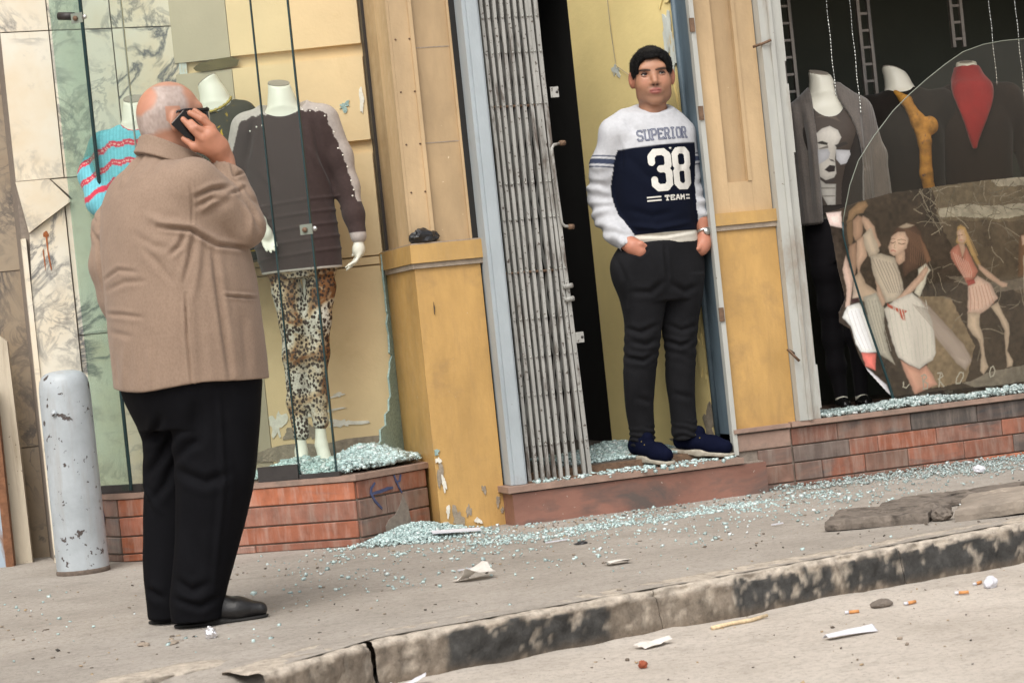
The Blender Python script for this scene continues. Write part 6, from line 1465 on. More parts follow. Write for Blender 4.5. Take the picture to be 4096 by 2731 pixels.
def shoe(parent, heel, toe, mat, solemat, kind, flip=1):
    """shoe built in its own frame (x heel to toe), set down from heel point to toe point"""
    heel = Vector(heel); toe = Vector(toe); L = (toe - heel).length; k = L / 0.285
    e = (toe - heel).normalized(); n = Vector((0, 0, 1)); y = n.cross(e).normalized(); z = e.cross(y)
    Mx = Matrix((( e.x, y.x, z.x, heel.x), (e.y, y.y, z.y, heel.y), (e.z, y.z, z.z, heel.z), (0, 0, 0, 1)))
    up = empty('shoe', parent=parent); up.matrix_local = Mx
    s = SDF((-0.03, -0.08, -0.01), (0.33, 0.08, 0.15), 0.004)
    if kind == 'sneaker':
        s.chain([(0.042, 0, 0.05), (0.11, 0, 0.052), (0.185, 0.004, 0.044), (0.243, 0.002, 0.040)], [0.036, 0.038, 0.041, 0.031], 0.02)
        s.chain([(0.045, 0, 0.06), (0.055, 0, 0.098)], [0.036, 0.037], 0.02)
        s.chain([(0.09, 0, 0.075), (0.118, 0, 0.100)], [0.033, 0.026], 0.02)
        s.chain([(0.055, 0, 0.075), (0.062, 0, 0.13)], [0.028, 0.033], 0.006, 'sub')
    else:
        s.chain([(0.04, 0, 0.042), (0.11, 0, 0.04), (0.19, 0.004, 0.032), (0.258, 0.002, 0.026)], [0.034, 0.036, 0.038, 0.024], 0.02)
        s.chain([(0.035, 0, 0.05), (0.05, 0, 0.07)], [0.034, 0.034], 0.02)
        s.chain([(0.10, 0, 0.055), (0.15, 0, 0.062)], [0.030, 0.020], 0.02)
    s.half((0, 0, 0.013 if kind == 'sneaker' else 0.008), (0, 0, -1))
    V, F = s.mesh(); N = vnormals(V, F); V = V + N * (0.0015 * fbm(V * 40, 2, 3))[:, None]
    mesh_np('upper', V * k, F, mat, up)
    s = SDF((-0.03, -0.08, -0.02), (0.33, 0.08, 0.06), 0.004)
    th = 0.017 if kind == 'sneaker' else 0.010
    s.loft([(0.0, 0.07, 0, 0.074, 0.037), (th, 0.07, 0, 0.075, 0.038)], 0, 0.0, p=2.4)
    s.loft([(0.0, 0.195, 0.004, 0.086, 0.045), (th, 0.195, 0.004, 0.088, 0.046)], 0, 0.03, p=2.3)
    V, F = s.mesh(); mesh_np('sole', relax(V, F, 1) * k, F, solemat, up)
    if kind == 'sneaker':
        for i in range(5):
            x = 0.115 + 0.020 * i; zt = 0.104 - 0.0115 * i
            tube('lace', [(x * k, -0.024 * k, (zt - 0.012) * k), (x * k, 0, zt * k), (x * k, 0.024 * k, (zt - 0.012) * k)], 0.0032, mat, up, 6)
            for sy in (-1, 1):
                tube('eyelet', [(x * k, sy * 0.030 * k, (zt - 0.018) * k), (x * k, sy * 0.033 * k, (zt - 0.0165) * k)], 0.0026, M_GOLD, up, 8)
    else:
        tube('strap', [(0.14 * k, -0.036 * k, 0.045 * k), (0.145 * k, 0, 0.084 * k), (0.14 * k, 0.036 * k, 0.045 * k)], 0.005, mat, up, 8)
    return up

# ------------------------------------------------------------------ older man on the phone, seen from behind
def old_man():
    base = (-1.547, -1.695, 0.0)
    t = thing('person', 'man from behind in tan blazer and black trousers holding a phone to his ear', 'person', base, -YAW)
    fh, rh = Vector((0.906, 0.42, 0)), Vector((0.42, -0.906, 0)); Hc = Vector((0.057, 0.0, 1.60))
    H = lambda f, r, u: tuple(Hc + fh * f + rh * r + Vector((0, 0, u)))
    hz = math.atan2(0.42, 0.906)
    s = SDF((-0.28, -0.26, 0.92), (0.33, 0.24, 1.73), 0.003)
    s.ell(H(0, 0, 0.006), (0.098, 0.079, 0.097), 0.02, rot=(0, 0, hz))
    s.ell(H(-0.03, 0, -0.01), (0.068, 0.074, 0.08), 0.03, rot=(0, 0, hz))
    s.ell(H(0.042, 0, -0.062), (0.062, 0.062, 0.062), 0.03, rot=(0, 0, hz))
    s.ell(H(0.078, 0, -0.098), (0.026, 0.030, 0.024), 0.02)
    s.cone(H(0.082, -0.03, 0.012), H(0.082, 0.03, 0.012), 0.018, 0.018, 0.02)
    s.chain([H(0.094, 0, -0.008), H(0.118, 0, -0.045)], [0.010, 0.014], 0.012)
    s.ell(H(0.094, 0, -0.075), (0.014, 0.024, 0.010), 0.01, rot=(0, 0, hz))
    for sd_ in (-1, 1): s.ell(H(0.09, 0.034 * sd_, -0.012), (0.016,) * 3, 0.01, 'sub')
    s.chain([H(-0.022, 0, -0.06), (0.032, 0.0, 1.47), (0.03, 0.0, 1.40)], [0.064, 0.069, 0.08], 0.03)
    for sd_ in (-1, 1):
        s.ell(H(-0.006, 0.083 * sd_, -0.032), (0.021, 0.009, 0.034), 0.008, rot=(0, 0.15, hz + 0.35 * sd_))
        s.ell(H(0.004, 0.093 * sd_, -0.032), (0.010, 0.008, 0.020), 0.004, 'sub', rot=(0, 0.15, hz))
    # trunk and arms under the clothes
    s.loft([(0.90, 0.037, 0, 0.20, 0.17), (1.2, 0.03, 0, 0.20, 0.16), (1.36, 0.012, 0, 0.17, 0.11), (1.44, 0.025, 0, 0.09, 0.08)], -0.96, 0.03)
    s.chain([(0.13, -0.15, 1.36), (0.260, -0.085, 1.215), (0.217, -0.06, 1.44)], [0.05, 0.04, 0.031], 0.02)
    s.chain([(-0.08, 0.15, 1.36), (-0.185, 0.11, 1.13), (-0.10, 0.17, 0.99)], [0.05, 0.04, 0.03], 0.02)
    s.chain([(-0.10, 0.17, 0.99), (-0.04, 0.19, 0.96)], [0.03, 0.035], 0.02)
    # right hand closing on the phone
    s.chain([(0.217, -0.06, 1.435), (0.205, -0.085, 1.472), (0.190, -0.106, 1.508)], [0.030, 0.035, 0.031], 0.02)
    s.ell((0.180, -0.108, 1.498), (0.034, 0.020, 0.040), 0.015, rot=(0, -0.55, 0.2))
    fk = 0.003
    s.chain([(0.200, -0.108, 1.533), (0.172, -0.118, 1.562), (0.139, -0.117, 1.584)], [0.0130, 0.0112, 0.0095], fk)
    s.chain([(0.196, -0.098, 1.530), (0.176, -0.096, 1.568), (0.150, -0.094, 1.592)], [0.0125, 0.0108, 0.009], fk)
    s.chain([(0.183, -0.120, 1.519), (0.156, -0.130, 1.536), (0.140, -0.125, 1.556)], [0.0125, 0.0100, 0.0085], fk)
    s.chain([(0.168, -0.122, 1.500), (0.143, -0.130, 1.532), (0.116, -0.122, 1.566)], [0.0125, 0.0112, 0.0090], fk)
    s.chain([(0.178, -0.098, 1.462), (0.140, -0.106, 1.480), (0.108, -0.100, 1.509)], [0.0145, 0.0118, 0.0092], 0.010)
    V, F = s.mesh(); V = relax(V, F, 1, 0.3); N = vnormals(V, F)
    n1 = fbm(V * 28, 4, 4); n2 = fbm(V * 9, 3, 5)
    rel = V - np.array(Hc); fcoord = rel @ np.array(fh); ucoord = rel[:, 2]; rcoord = rel @ np.array(rh)
    skin = np.array([0.43, 0.215, 0.140]); col = np.tile(skin, (len(V), 1)) * (1 + 0.10 * n2)[:, None]
    # shorn grey hair ring: nape to temples, up the sides; bald crown and forehead
    hair = np.clip((ucoord + 0.055 - 0.20 * np.clip(fcoord, -1, 0.03) - 0.30 * np.clip(fcoord, 0, 1) + 0.012 * n1) / 0.018, 0, 1)
    hair *= np.clip((0.052 - fcoord + 0.15 * np.clip(-ucoord, -0.04, 1) + 0.012 * n1) / 0.02, 0, 1)
    crown = np.linalg.norm((rel - np.array([-0.066, -0.045, 0.040])) / np.array([0.05, 0.07, 0.048]), axis=1)
    top = np.linalg.norm((rel - np.array([0.0, 0.01, 0.105])) / np.array([0.085, 0.07, 0.035]), axis=1)
    hair *= np.clip((crown - 0.85 + 0.16 * n1) / 0.25, 0, 1) * np.clip((top - 0.8 + 0.15 * n1) / 0.3, 0.12, 1)
    ear = (np.abs(rcoord) > 0.079) & (np.abs(ucoord + 0.03) < 0.045) & (np.abs(fcoord) < 0.035); hair[ear] = 0
    hair[V[:, 2] < 1.50] = 0
    hand = (V[:, 0] > 0.10) & (V[:, 1] < -0.088) & (V[:, 2] < 1.60); hair[hand] = 0
    n5 = fbm(V * np.array([150, 150, 90]), 2, 71); g = np.array([0.37, 0.315, 0.285]) * (1 + 0.18 * n1 + 0.28 * n5)[:, None]
    col = col * (1 + 0.07 * fbm(V * 60, 2, 72))[:, None]
    col = col * (1 - 0.85 * hair[:, None]) + g * 0.85 * hair[:, None]
    ruddy = np.clip(1.2 - crown, 0, 0.5)[:, None] * (1 - hair[:, None]); col = col * (1 - ruddy) + np.array([0.47, 0.20, 0.125]) * ruddy
    col[hand] *= np.array([0.98, 0.86, 0.80])
    body = mesh_np('body', V, F, M_SKIN, t, True, col)
    # glasses
    gg = empty('glasses', parent=t)
    for sd_ in (-1, 1):
        tube('temple_arm', [H(-0.012, 0.086 * sd_, -0.02), H(0.0, 0.086 * sd_, -0.002), H(0.03, 0.085 * sd_, 0.002), H(0.105, 0.076 * sd_, 0.0)], [0.0035, 0.0035, 0.0045, 0.006], M_LENS, gg, 8)
        bm = bmesh.new()
        o = [(0.102, 0.078), (0.116, 0.045), (0.120, 0.012), (0.113, 0.010), (0.108, 0.045), (0.096, 0.076)]
        lo_ = [bm.verts.new(H(f, r * sd_, -0.036)) for f, r in o]; hi_ = [bm.verts.new(H(f, r * sd_, 0.008)) for f, r in o]
        bm.faces.new(lo_); bm.faces.new(hi_[::-1])
        for i in range(6): bm.faces.new((lo_[i], lo_[(i + 1) % 6], hi_[(i + 1) % 6], hi_[i]))
        bm_obj('lens', bm, M_LENS, gg, bevel=0.003)
    tube('bridge', [H(0.114, -0.014, -0.004), H(0.119, 0, -0.002), H(0.114, 0.014, -0.004)], 0.004, M_LENS, gg, 6)
    # black shirt collar
    s = SDF((-0.12, -0.16, 1.38), (0.22, 0.18, 1.56), 0.004)
    s.loft([(1.39, 0.040, 0.006, 0.100, 0.105), (1.45, 0.042, 0.006, 0.082, 0.088), (1.495, 0.043, 0.004, 0.076, 0.079), (1.52, 0.043, 0.004, 0.074, 0.077)], -0.96, 0)
    s.half((0.05, 0, 1.492), (0.45, 0.25, 1.0)); s.cone((0.036, 0, 1.42), (0.040, 0, 1.58), 0.066, 0.066, 0.0, 'sub')
    V, F = s.mesh(); mesh_np('shirt_collar', V, F, M_TROUS, t)
    # blazer
    s = SDF((-0.34, -0.36, 0.71), (0.40, 0.34, 1.57), 0.005)
    TA = -0.96
    rows = [(0.748, 0.037, 0, 0.264, 0.232), (0.9, 0.037, 0, 0.263, 0.232), (1.05, 0.036, 0, 0.258, 0.228), (1.2, 0.026, 0, 0.25, 0.212), (1.3, 0.015, 0.0, 0.243, 0.185), (1.37, 0.006, 0, 0.222, 0.155), (1.42, 0.008, 0, 0.176, 0.126), (1.455, 0.022, 0, 0.112, 0.098), (1.48, 0.034, 0, 0.080, 0.082)]
    s.loft(rows, TA, 0.02, p=2.15)
    s.chain([(-0.095, 0.14, 1.375), (-0.165, 0.11, 1.26), (-0.186, 0.09, 1.15), (-0.178, 0.10, 1.05), (-0.160, 0.13, 0.955)], [0.082, 0.074, 0.068, 0.062, 0.056], 0.035)
    s.cone((0.130, -0.148, 1.355), (0.200, -0.120, 1.285), 0.090, 0.080, 0.035)
    s.cone((0.200, -0.120, 1.285), (0.258, -0.085, 1.222), 0.080, 0.072, 0.008)
    s.chain([(0.258, -0.085, 1.222), (0.246, -0.072, 1.30), (0.224, -0.060, 1.405)], [0.072, 0.061, 0.047], 0.010)
    s.chain([(0.2245, -0.054, 1.395), (0.2205, -0.056, 1.428)], [0.049, 0.049], 0.004)
    # turned-down collar
    cs = SDF((-0.18, -0.22, 1.38), (0.24, 0.20, 1.58), 0.004)
    cs.loft([(1.41, 0.024, 0.0, 0.150, 0.142), (1.44, 0.028, 0.0, 0.128, 0.126), (1.475, 0.033, 0.0, 0.108, 0.110), (1.51, 0.038, 0.0, 0.090, 0.093), (1.54, 0.040, 0.0, 0.080, 0.084)], TA, 0)
    cs.half((0.02, 0, 1.520), (0.50, 0.10, 1.0), 0.008)
    cs.half((0.02, 0, 1.452), (-0.42, -0.10, -1.0), 0.004)
    cs.cone((0.034, 0, 1.40), (0.041, 0, 1.60), 0.074, 0.072, 0.004, 'sub')
    cs.cone((0.165, 0.09, 1.36), (0.130, 0.065, 1.56), 0.055, 0.055, 0.01, 'sub')
    cv, cf = cs.mesh(); cv = relax(cv, cf, 1, 0.4)
    s.half((0.02, 0, 1.525), (0.52, 0.10, 1.0), 0.006)
    s.cone((0.036, 0, 1.43), (0.041, 0, 1.60), 0.073, 0.070, 0.004, 'sub')
    s.cone((0.155, 0.085, 1.40), (0.120, 0.06, 1.56), 0.055, 0.055, 0.01, 'sub')
    s.cone((0.2185, -0.058, 1.420), (0.212, -0.062, 1.46), 0.040, 0.044, 0.003, 'sub')
    V, F = s.mesh(); V = relax(V, F, 1, 0.4); N = vnormals(V, F)
    V = V + N * (0.004 * fbm(V * np.array([7, 7, 5]), 3, 14) + 0.0012 * fbm(V * 30, 3, 15))[:, None]
    N = vnormals(V, F)
    fl = [(lin((0.024, 1.237), (0.083, 1.226), (0.122, 1.218), (0.147, 1.198), (0.191, 1.166), (0.286, 1.149)), 0.0065, -0.017),
          (lin((-0.004, 1.272), (0.043, 1.246), (0.093, 1.234)), 0.012, 0.008),
          (lin((0.135, 1.374), (0.135, 1.326), (0.124, 1.23)), 0.0035, -0.005),
          (lin((0.144, 1.315), (0.197, 1.336), (0.241, 1.341)), 0.0065, -0.012),
          (lin((0.148, 1.27), (0.206, 1.306), (0.246, 1.32)), 0.01, 0.008),
          (lin((0.146, 1.286), (0.188, 1.306), (0.218, 1.307)), 0.006, -0.007),
          (lin((0.245, 1.422), (0.254, 1.378), (0.287, 1.389)), 0.0045, -0.009),
          (lin((0.241, 1.317), (0.281, 1.337), (0.323, 1.272)), 0.006, -0.009),
          (lin((0.265, 1.322), (0.306, 1.25), (0.321, 1.198)), 0.006, -0.007),
          (lin((0.278, 1.305), (0.295, 1.237), (0.291, 1.177)), 0.008, 0.006),
          (lin((0.26, 1.361), (0.292, 1.321), (0.313, 1.295)), 0.007, 0.007),
          (lin((0.102, 1.211), (0.084, 1.174), (0.051, 1.148)), 0.007, -0.009),
          (lin((0.129, 1.206), (0.111, 1.135), (0.087, 1.063)), 0.007, -0.008),
          (lin((0.146, 1.19), (0.132, 1.109), (0.11, 1.015)), 0.01, 0.006),
          (lin((0.178, 1.153), (0.181, 1.056), (0.187, 0.887), (0.192, 0.752)), 0.008, -0.01),
          (lin((0.088, 1.029), (0.08, 0.898), (0.079, 0.739)), 0.0035, -0.012),
          (lin((0.103, 1.028), (0.096, 0.896), (0.094, 0.738)), 0.012, 0.005),
          (lin((-0.191, 1.099), (-0.126, 1.123), (-0.061, 1.11)), 0.006, -0.005),
          (lin((-0.201, 0.997), (-0.128, 0.986), (-0.051, 0.969)), 0.006, -0.005),
          (lin((-0.18, 1.067), (-0.106, 1.083), (-0.034, 1.078)), 0.007, -0.004),
          (lin((-0.181, 0.937), (-0.099, 0.916)), 0.008, -0.003),
          (lin((-0.035, 1.187), (0.018, 1.121), (0.049, 1.07)), 0.01, -0.005),
          (lin((-0.055, 1.225), (0.001, 1.183), (0.059, 1.165)), 0.01, -0.004),
          (lin((-0.02, 1.495), (-0.05, 1.453), (-0.075, 1.405)), 0.009, -0.007),
          (lin((-0.059, 1.475), (-0.088, 1.427), (-0.099, 1.386)), 0.008, 0.006),
          (lin((0.043, 1.473), (0.019, 1.422), (-0.009, 1.376)), 0.01, -0.004),
          (lin((-0.187, 1.407), (-0.207, 1.337), (-0.204, 1.264)), 0.007, -0.008),
          (lin((-0.212, 1.241), (-0.208, 1.144), (-0.198, 1.041)), 0.007, -0.009),
          (lin((-0.237, 1.268), (-0.217, 1.229)), 0.006, -0.006),
          (lin((-0.236, 1.316), (-0.217, 1.29)), 0.006, -0.005),
          (lin((0.196, 1.01), (0.285, 0.995)), 0.0032, -0.008),
          (lin((0.197, 1.018), (0.285, 1.003)), 0.004, 0.004),
          (lin((-0.042, 0.887), (-0.049, 0.755)), 0.012, 0.004),
          (lin((-0.125, 0.895), (-0.151, 0.759)), 0.012, 0.004),
          (lin((-0.175, 0.876), (-0.18, 0.768)), 0.01, -0.004),
          (lin((0.242, 0.953), (0.24, 0.761)), 0.012, -0.005)]
    V = folds(V, N, fl)
    hw_ = np.clip((0.90 - V[:, 2]) / 0.14, 0, 1); V[:, 2] += hw_ * (0.006 * np.sin(V[:, 0] * 14) + 0.10 * np.clip(-V[:, 0] - 0.08, 0, 1))
    bl = mesh_np('blazer', V, F, M_BLAZER, t)
    mesh_np('collar', cv, cf, M_BLAZER, bl)
    # trousers
    s = SDF((-0.27, -0.30, 0.0), (0.32, 0.32, 0.98), 0.006)
    s.loft([(0.62, 0.045, 0, 0.20, 0.17), (0.72, 0.04, 0, 0.235, 0.205), (0.95, 0.037, 0, 0.235, 0.205)], TA, 0.02)
    rl = [(0.022, -0.007, -0.075, 0.080, 0.088), (0.06, -0.005, -0.075, 0.083, 0.09), (0.178, 0.026, -0.075, 0.094, 0.098), (0.30, 0.060, -0.075, 0.106, 0.108), (0.417, 0.088, -0.078, 0.119, 0.118), (0.55, 0.105, -0.075, 0.130, 0.128), (0.68, 0.115, -0.06, 0.142, 0.14), (0.76, 0.11, -0.05, 0.15, 0.15)]
    ll = [(0.020, -0.118, 0.078, 0.070, 0.085), (0.06, -0.112, 0.078, 0.076, 0.088), (0.2, -0.095, 0.078, 0.092, 0.097), (0.33, -0.075, 0.078, 0.096, 0.105), (0.47, -0.055, 0.078, 0.100, 0.112), (0.59, -0.045, 0.075, 0.104, 0.12), (0.68, -0.05, 0.065, 0.115, 0.13), (0.76, -0.06, 0.05, 0.12, 0.14)]
    s.loft(rl, 0.0, 0.015); s.loft(ll, 0.0, 0.015)
    V, F = s.mesh(); V = relax(V, F, 1, 0.4); N = vnormals(V, F)
    V = V + N * (0.006 * fbm(V * np.array([8, 8, 4]), 3, 24))[:, None]; N = vnormals(V, F)
    V = folds(V, N, [(lin((-0.02, 0.52), (0.03, 0.565), (0.07, 0.58)), 0.013, -0.014), (lin((-0.02, 0.50), (0.08, 0.45), (0.15, 0.47)), 0.014, -0.010), (lin((0.15, 0.72), (0.135, 0.45), (0.06, 0.10)), 0.008, 0.006), (lin((0.08, 0.70), (0.06, 0.55)), 0.02, -0.008), (lin((-0.14, 0.585), (-0.08, 0.60), (-0.04, 0.66)), 0.012, -0.013), (lin((-0.13, 0.48), (-0.08, 0.53), (-0.03, 0.60)), 0.012, -0.013), (lin((-0.12, 0.40), (-0.07, 0.45), (-0.03, 0.52)), 0.012, -0.010), (lin((-0.15, 0.55), (-0.145, 0.44), (-0.10, 0.36)), 0.008, 0.006),
                          (lin((-0.05, 0.16), (0.0, 0.12), (0.05, 0.14)), 0.012, -0.009), (lin((-0.06, 0.10), (0.02, 0.07), (0.07, 0.09)), 0.010, -0.009), (lin((-0.17, 0.12), (-0.12, 0.09)), 0.012, -0.010), (lin((0.17, 0.60), (0.18, 0.40), (0.12, 0.22)), 0.018, -0.007), (lin((0.02, 0.30), (0.04, 0.18)), 0.02, -0.006)])
    mesh_np('trousers', V, F, M_TROUS, t)
    shoe(t, (-0.078, -0.085, 0.002), (0.212, -0.045, 0.002), M_LEATH, M_SOLEB, 'loafer')
    shoe(t, (-0.186, 0.072, 0.002), (0.090, 0.125, 0.002), M_LEATH, M_SOLEB, 'loafer')
    # phone, held against the ear
    ph = thing('mobile_phone', 'black mobile phone held to the ear of the man in the tan blazer', 'phone', (0, 0, 0))
    M0 = Matrix.Translation(base) @ Matrix.Rotation(-YAW, 4, 'Z')
    Ld = Vector((0.62, 0.30, -0.72)).normalized(); Sd = Vector((0.52, 0.10, 0.50)); Sd = (Sd - Ld * Sd.dot(Ld)).normalized(); Nd = Ld.cross(Sd)
    pc = Vector((0.131, -0.100, 1.538))
    Mp = Matrix(((Ld.x, Sd.x, Nd.x, pc.x), (Ld.y, Sd.y, Nd.y, pc.y), (Ld.z, Sd.z, Nd.z, pc.z), (0, 0, 0, 1)))
    ph.matrix_world = M0 @ Mp
    bm = bmesh.new(); bm_box(bm, -0.052, 0.052, -0.030, 0.030, -0.0065, 0.0065); c_ = bm_obj('case', bm, M_PHONE, ph, bevel=0.005, seg=3)
    box('trim', -0.0535, -0.0505, -0.026, 0.026, -0.003, 0.003, M_STEEL, ph, 0.001)
    box('back_cover', -0.046, 0.046, -0.025, 0.025, -0.0078, -0.0066, M_LENS, ph, 0.0005)
old_man()

# ------------------------------------------------------------------ printed lettering
GLY = {'S': [[(1, .85), (.8, 1), (.2, 1), (0, .85), (0, .65), (.2, .52), (.8, .48), (1, .35), (1, .15), (.8, 0), (.2, 0), (0, .15)]],
       'U': [[(0, 1), (0, .15), (.2, 0), (.8, 0), (1, .15), (1, 1)], [(-.15, 1), (.15, 1)], [(.85, 1), (1.15, 1)]],
       'P': [[(0, 0), (0, 1), (.8, 1), (1, .85), (1, .6), (.8, .46), (0, .46)], [(-.15, 0), (.2, 0)]],
       'E': [[(1, .85), (1, 1), (0, 1), (0, 0), (1, 0), (1, .15)], [(0, .52), (.7, .52)]],
       'R': [[(0, 0), (0, 1), (.8, 1), (1, .85), (1, .65), (.8, .5), (0, .5)], [(.55, .5), (1, 0)], [(-.12, 0), (.18, 0)], [(.85, 0), (1.15, 0)]],
       'I': [[(.5, 0), (.5, 1)], [(.15, 0), (.85, 0)], [(.15, 1), (.85, 1)]],
       'O': [[(.2, 0), (0, .18), (0, .82), (.2, 1), (.8, 1), (1, .82), (1, .18), (.8, 0), (.2, 0)]],
       'T': [[(.5, 0), (.5, 1)], [(0, .82), (0, 1), (1, 1), (1, .82)], [(.25, 0), (.75, 0)]],
       'A': [[(0, 0), (.4, 1), (.6, 1), (1, 0)], [(.2, .35), (.8, .35)]],
       'M': [[(0, 0), (0, 1), (.5, .4), (1, 1), (1, 0)]]}
def word_paint(word, xa, xb, z0, z1, w, col, warp=1.0, outline=None, slant=0.0):
    n = len(word); segs = []
    def X(q): q = q / n; return xa + (xb - xa) * (q * warp + (1 - warp) * (1 - (1 - q) ** 2))
    for i, ch in enumerate(word):
        wd = 0.66 if ch != 'I' else 0.5
        for pl in GLY[ch]:
            segs.append([(X(i + 0.5 - wd / 2 + wd * p), z0 + (z1 - z0) * q + slant * (X(i + 0.5) - xa)) for p, q in pl])
    def f(x, z):
        m_ = np.zeros(len(x), bool); inn = np.zeros(len(x), bool)
        for s_ in segs:
            m_ |= near_line(x, z, s_, w)
            if outline: inn |= near_line(x, z, s_, w * 0.36)
        c = np.tile(np.array(col), (len(x), 1))
        if outline: c[inn] = outline
        return m_, c
    return f

# ------------------------------------------------------------------ young man standing in the doorway
def young_man():
    base = (0.798, 0.085, 0.165)
    t = thing('person', 'young man in white and navy sweatshirt standing on the door step, hands in pockets', 'person', base, -YAW)
    Hc = np.array([0.050, 0.005, 1.690])
    h = lambda x, y, z: (Hc[0] + x, Hc[1] + y, Hc[2] + z)
    s = SDF((-0.30, -0.24, 0.84), (0.30, 0.22, 1.80), 0.0036)
    s.ell(h(0, 0, 0), (0.079, 0.094, 0.092), 0.02)
    s.ell(h(0, -0.012, -0.045), (0.0755, 0.078, 0.075), 0.03)
    s.ell(h(0, -0.024, -0.085), (0.066, 0.062, 0.062), 0.03)
    s.ell(h(0, -0.066, -0.134), (0.030, 0.022, 0.022), 0.03)
    for q in (-1, 1):
        s.ell(h(0.037 * q, -0.056, -0.062), (0.030, 0.028, 0.032), 0.03)
        s.ell(h(0.048 * q, -0.020, -0.110), (0.022, 0.035, 0.024), 0.03)
    s.cone(h(-0.040, -0.076, 0.004), h(0.040, -0.076, 0.004), 0.014, 0.014, 0.02)
    for q in (-1, 1): s.ell(h(0.036 * q, -0.101, -0.023), (0.019, 0.022, 0.0125), 0.010, 'sub')
    s.chain([h(0.001, -0.084, -0.010), h(0.002, -0.100, -0.040), h(0.003, -0.107, -0.058)], [0.0085, 0.0105, 0.0135], 0.012)
    for q in (-1, 1): s.ell(h(0.003 + 0.0135 * q, -0.093, -0.064), (0.0095, 0.012, 0.0085), 0.007)
    for q in (-1, 1): s.ell(h(0.003 + 0.008 * q, -0.101, -0.0725), (0.0045, 0.006, 0.003), 0.003, 'sub')
    s.ell(h(0.002, -0.083, -0.096), (0.030, 0.016, 0.020), 0.015)
    s.ell(h(0.002, -0.0945, -0.0905), (0.0235, 0.0095, 0.0065), 0.004)
    s.ell(h(0.002, -0.0935, -0.1025), (0.0205, 0.0105, 0.0075), 0.004)
    s.cone(h(-0.022, -0.104, -0.0962), h(0.026, -0.104, -0.0962), 0.0022, 0.0022, 0.003, 'sub')
    for q in (-1, 1):
        s.ell(h(0.0865 * q, 0.004, -0.032), (0.0115, 0.025, 0.037), 0.008, rot=(0.15, 0.10 * q, -0.45 * q))
        s.ell(h(0.0935 * q, -0.006, -0.028), (0.006, 0.011, 0.020), 0.004, 'sub', rot=(0.15, 0, -0.45 * q))
    s.chain([h(-0.005, 0.022, -0.09), (0.040, 0.022, 1.52), (0.035, 0.02, 1.44)], [0.052, 0.057, 0.075], 0.022)
    s.loft([(0.87, 0.0, 0, 0.13, 0.09), (1.15, 0.01, 0, 0.13, 0.09), (1.38, 0.03, 0, 0.145, 0.08), (1.47, 0.033, 0, 0.10, 0.06)], 0.433, 0.03)
    s.chain([(-0.125, -0.045, 1.42), (-0.212, 0.01, 1.17), (-0.138, -0.108, 0.965)], [0.045, 0.04, 0.031], 0.02)
    s.chain([(0.155, 0.06, 1.41), (0.167, 0.066, 1.18), (0.202, 0.045, 1.03), (0.206, 0.025, 0.955)], [0.045, 0.040, 0.036, 0.028], 0.02)
    # hands going into the pockets: palm, four fingers inside, thumb outside
    s.chain([(-0.138, -0.108, 0.965), (-0.112, -0.125, 0.940), (-0.088, -0.130, 0.918)], [0.030, 0.034, 0.032], 0.02)
    for i in range(4): s.chain([(-0.100 + 0.012 * i, -0.118 - 0.004 * i, 0.905), (-0.09 + 0.014 * i, -0.10, 0.868)], [0.010, 0.008], 0.004)
    s.chain([(-0.105, -0.140, 0.955), (-0.080, -0.148, 0.948), (-0.062, -0.142, 0.938)], [0.013, 0.0115, 0.009], 0.008)
    s.chain([(0.206, 0.025, 0.955), (0.196, 0.005, 0.925), (0.184, -0.008, 0.905)], [0.028, 0.032, 0.030], 0.02)
    for i in range(4): s.chain([(0.176 - 0.004 * i, 0.010 - 0.012 * i, 0.895), (0.165 - 0.004 * i, 0.005 - 0.013 * i, 0.858)], [0.010, 0.008], 0.004)
    s.chain([(0.190, 0.000, 0.935), (0.178, -0.025, 0.918), (0.168, -0.040, 0.905)], [0.013, 0.0115, 0.009], 0.008)
    V, F = s.mesh(); V = relax(V, F, 1, 0.25)
    q = V - Hc; n1 = fbm(V * 40, 3, 4); n2 = fbm(V * 10, 3, 6)
    skin = np.array([0.37, 0.185, 0.112]); col = np.tile(skin, (len(V), 1)) * (1 + 0.07 * n2)[:, None]
    face = q[:, 1] < 0.0
    def blend(w, c): 
        nonlocal col
        w = np.clip(w, 0, 1)[:, None]; col = col * (1 - w) + np.array(c) * w
    stub = np.clip(1.25 - np.abs(((q[:, 2] + 0.115) / 0.045)), 0, 1) * (np.abs(q[:, 0]) < 0.075) * (q[:, 1] < 0.02)
    blend(0.35 * stub * (1 + 0.3 * n1), (0.20, 0.125, 0.085))
    mus = np.exp(-((q[:, 2] + 0.080) / 0.007) ** 2) * (np.abs(q[:, 0]) < 0.032) * face; blend(0.4 * mus, (0.18, 0.10, 0.07))
    for sd_ in (-1, 1):
        ex = q[:, 0] - 0.038 * sd_
        bz = 0.0015 - 8.0 * np.clip(np.abs(ex) - 0.010, 0, 1) ** 2 + 0.06 * ex * sd_
        br = np.clip((0.0070 - 0.06 * np.abs(ex) - np.abs(q[:, 2] - bz + 0.006)) / 0.003, 0, 1) * (np.abs(ex) < 0.0275) * face; blend(0.95 * br, (0.014, 0.010, 0.009))
        sk_ = np.exp(-((ex / 0.022) ** 2 + ((q[:, 2] + 0.022) / 0.015) ** 2)) * face; blend(0.45 * sk_, (0.22, 0.11, 0.075))
    lip = np.clip(1.15 - np.sqrt(((q[:, 0] - 0.002) / 0.0265) ** 2 + ((q[:, 2] + 0.0965) / 0.0148) ** 2), 0, 0.3) / 0.3 * (q[:, 1] < -0.07); blend(0.8 * lip, (0.31, 0.092, 0.078))
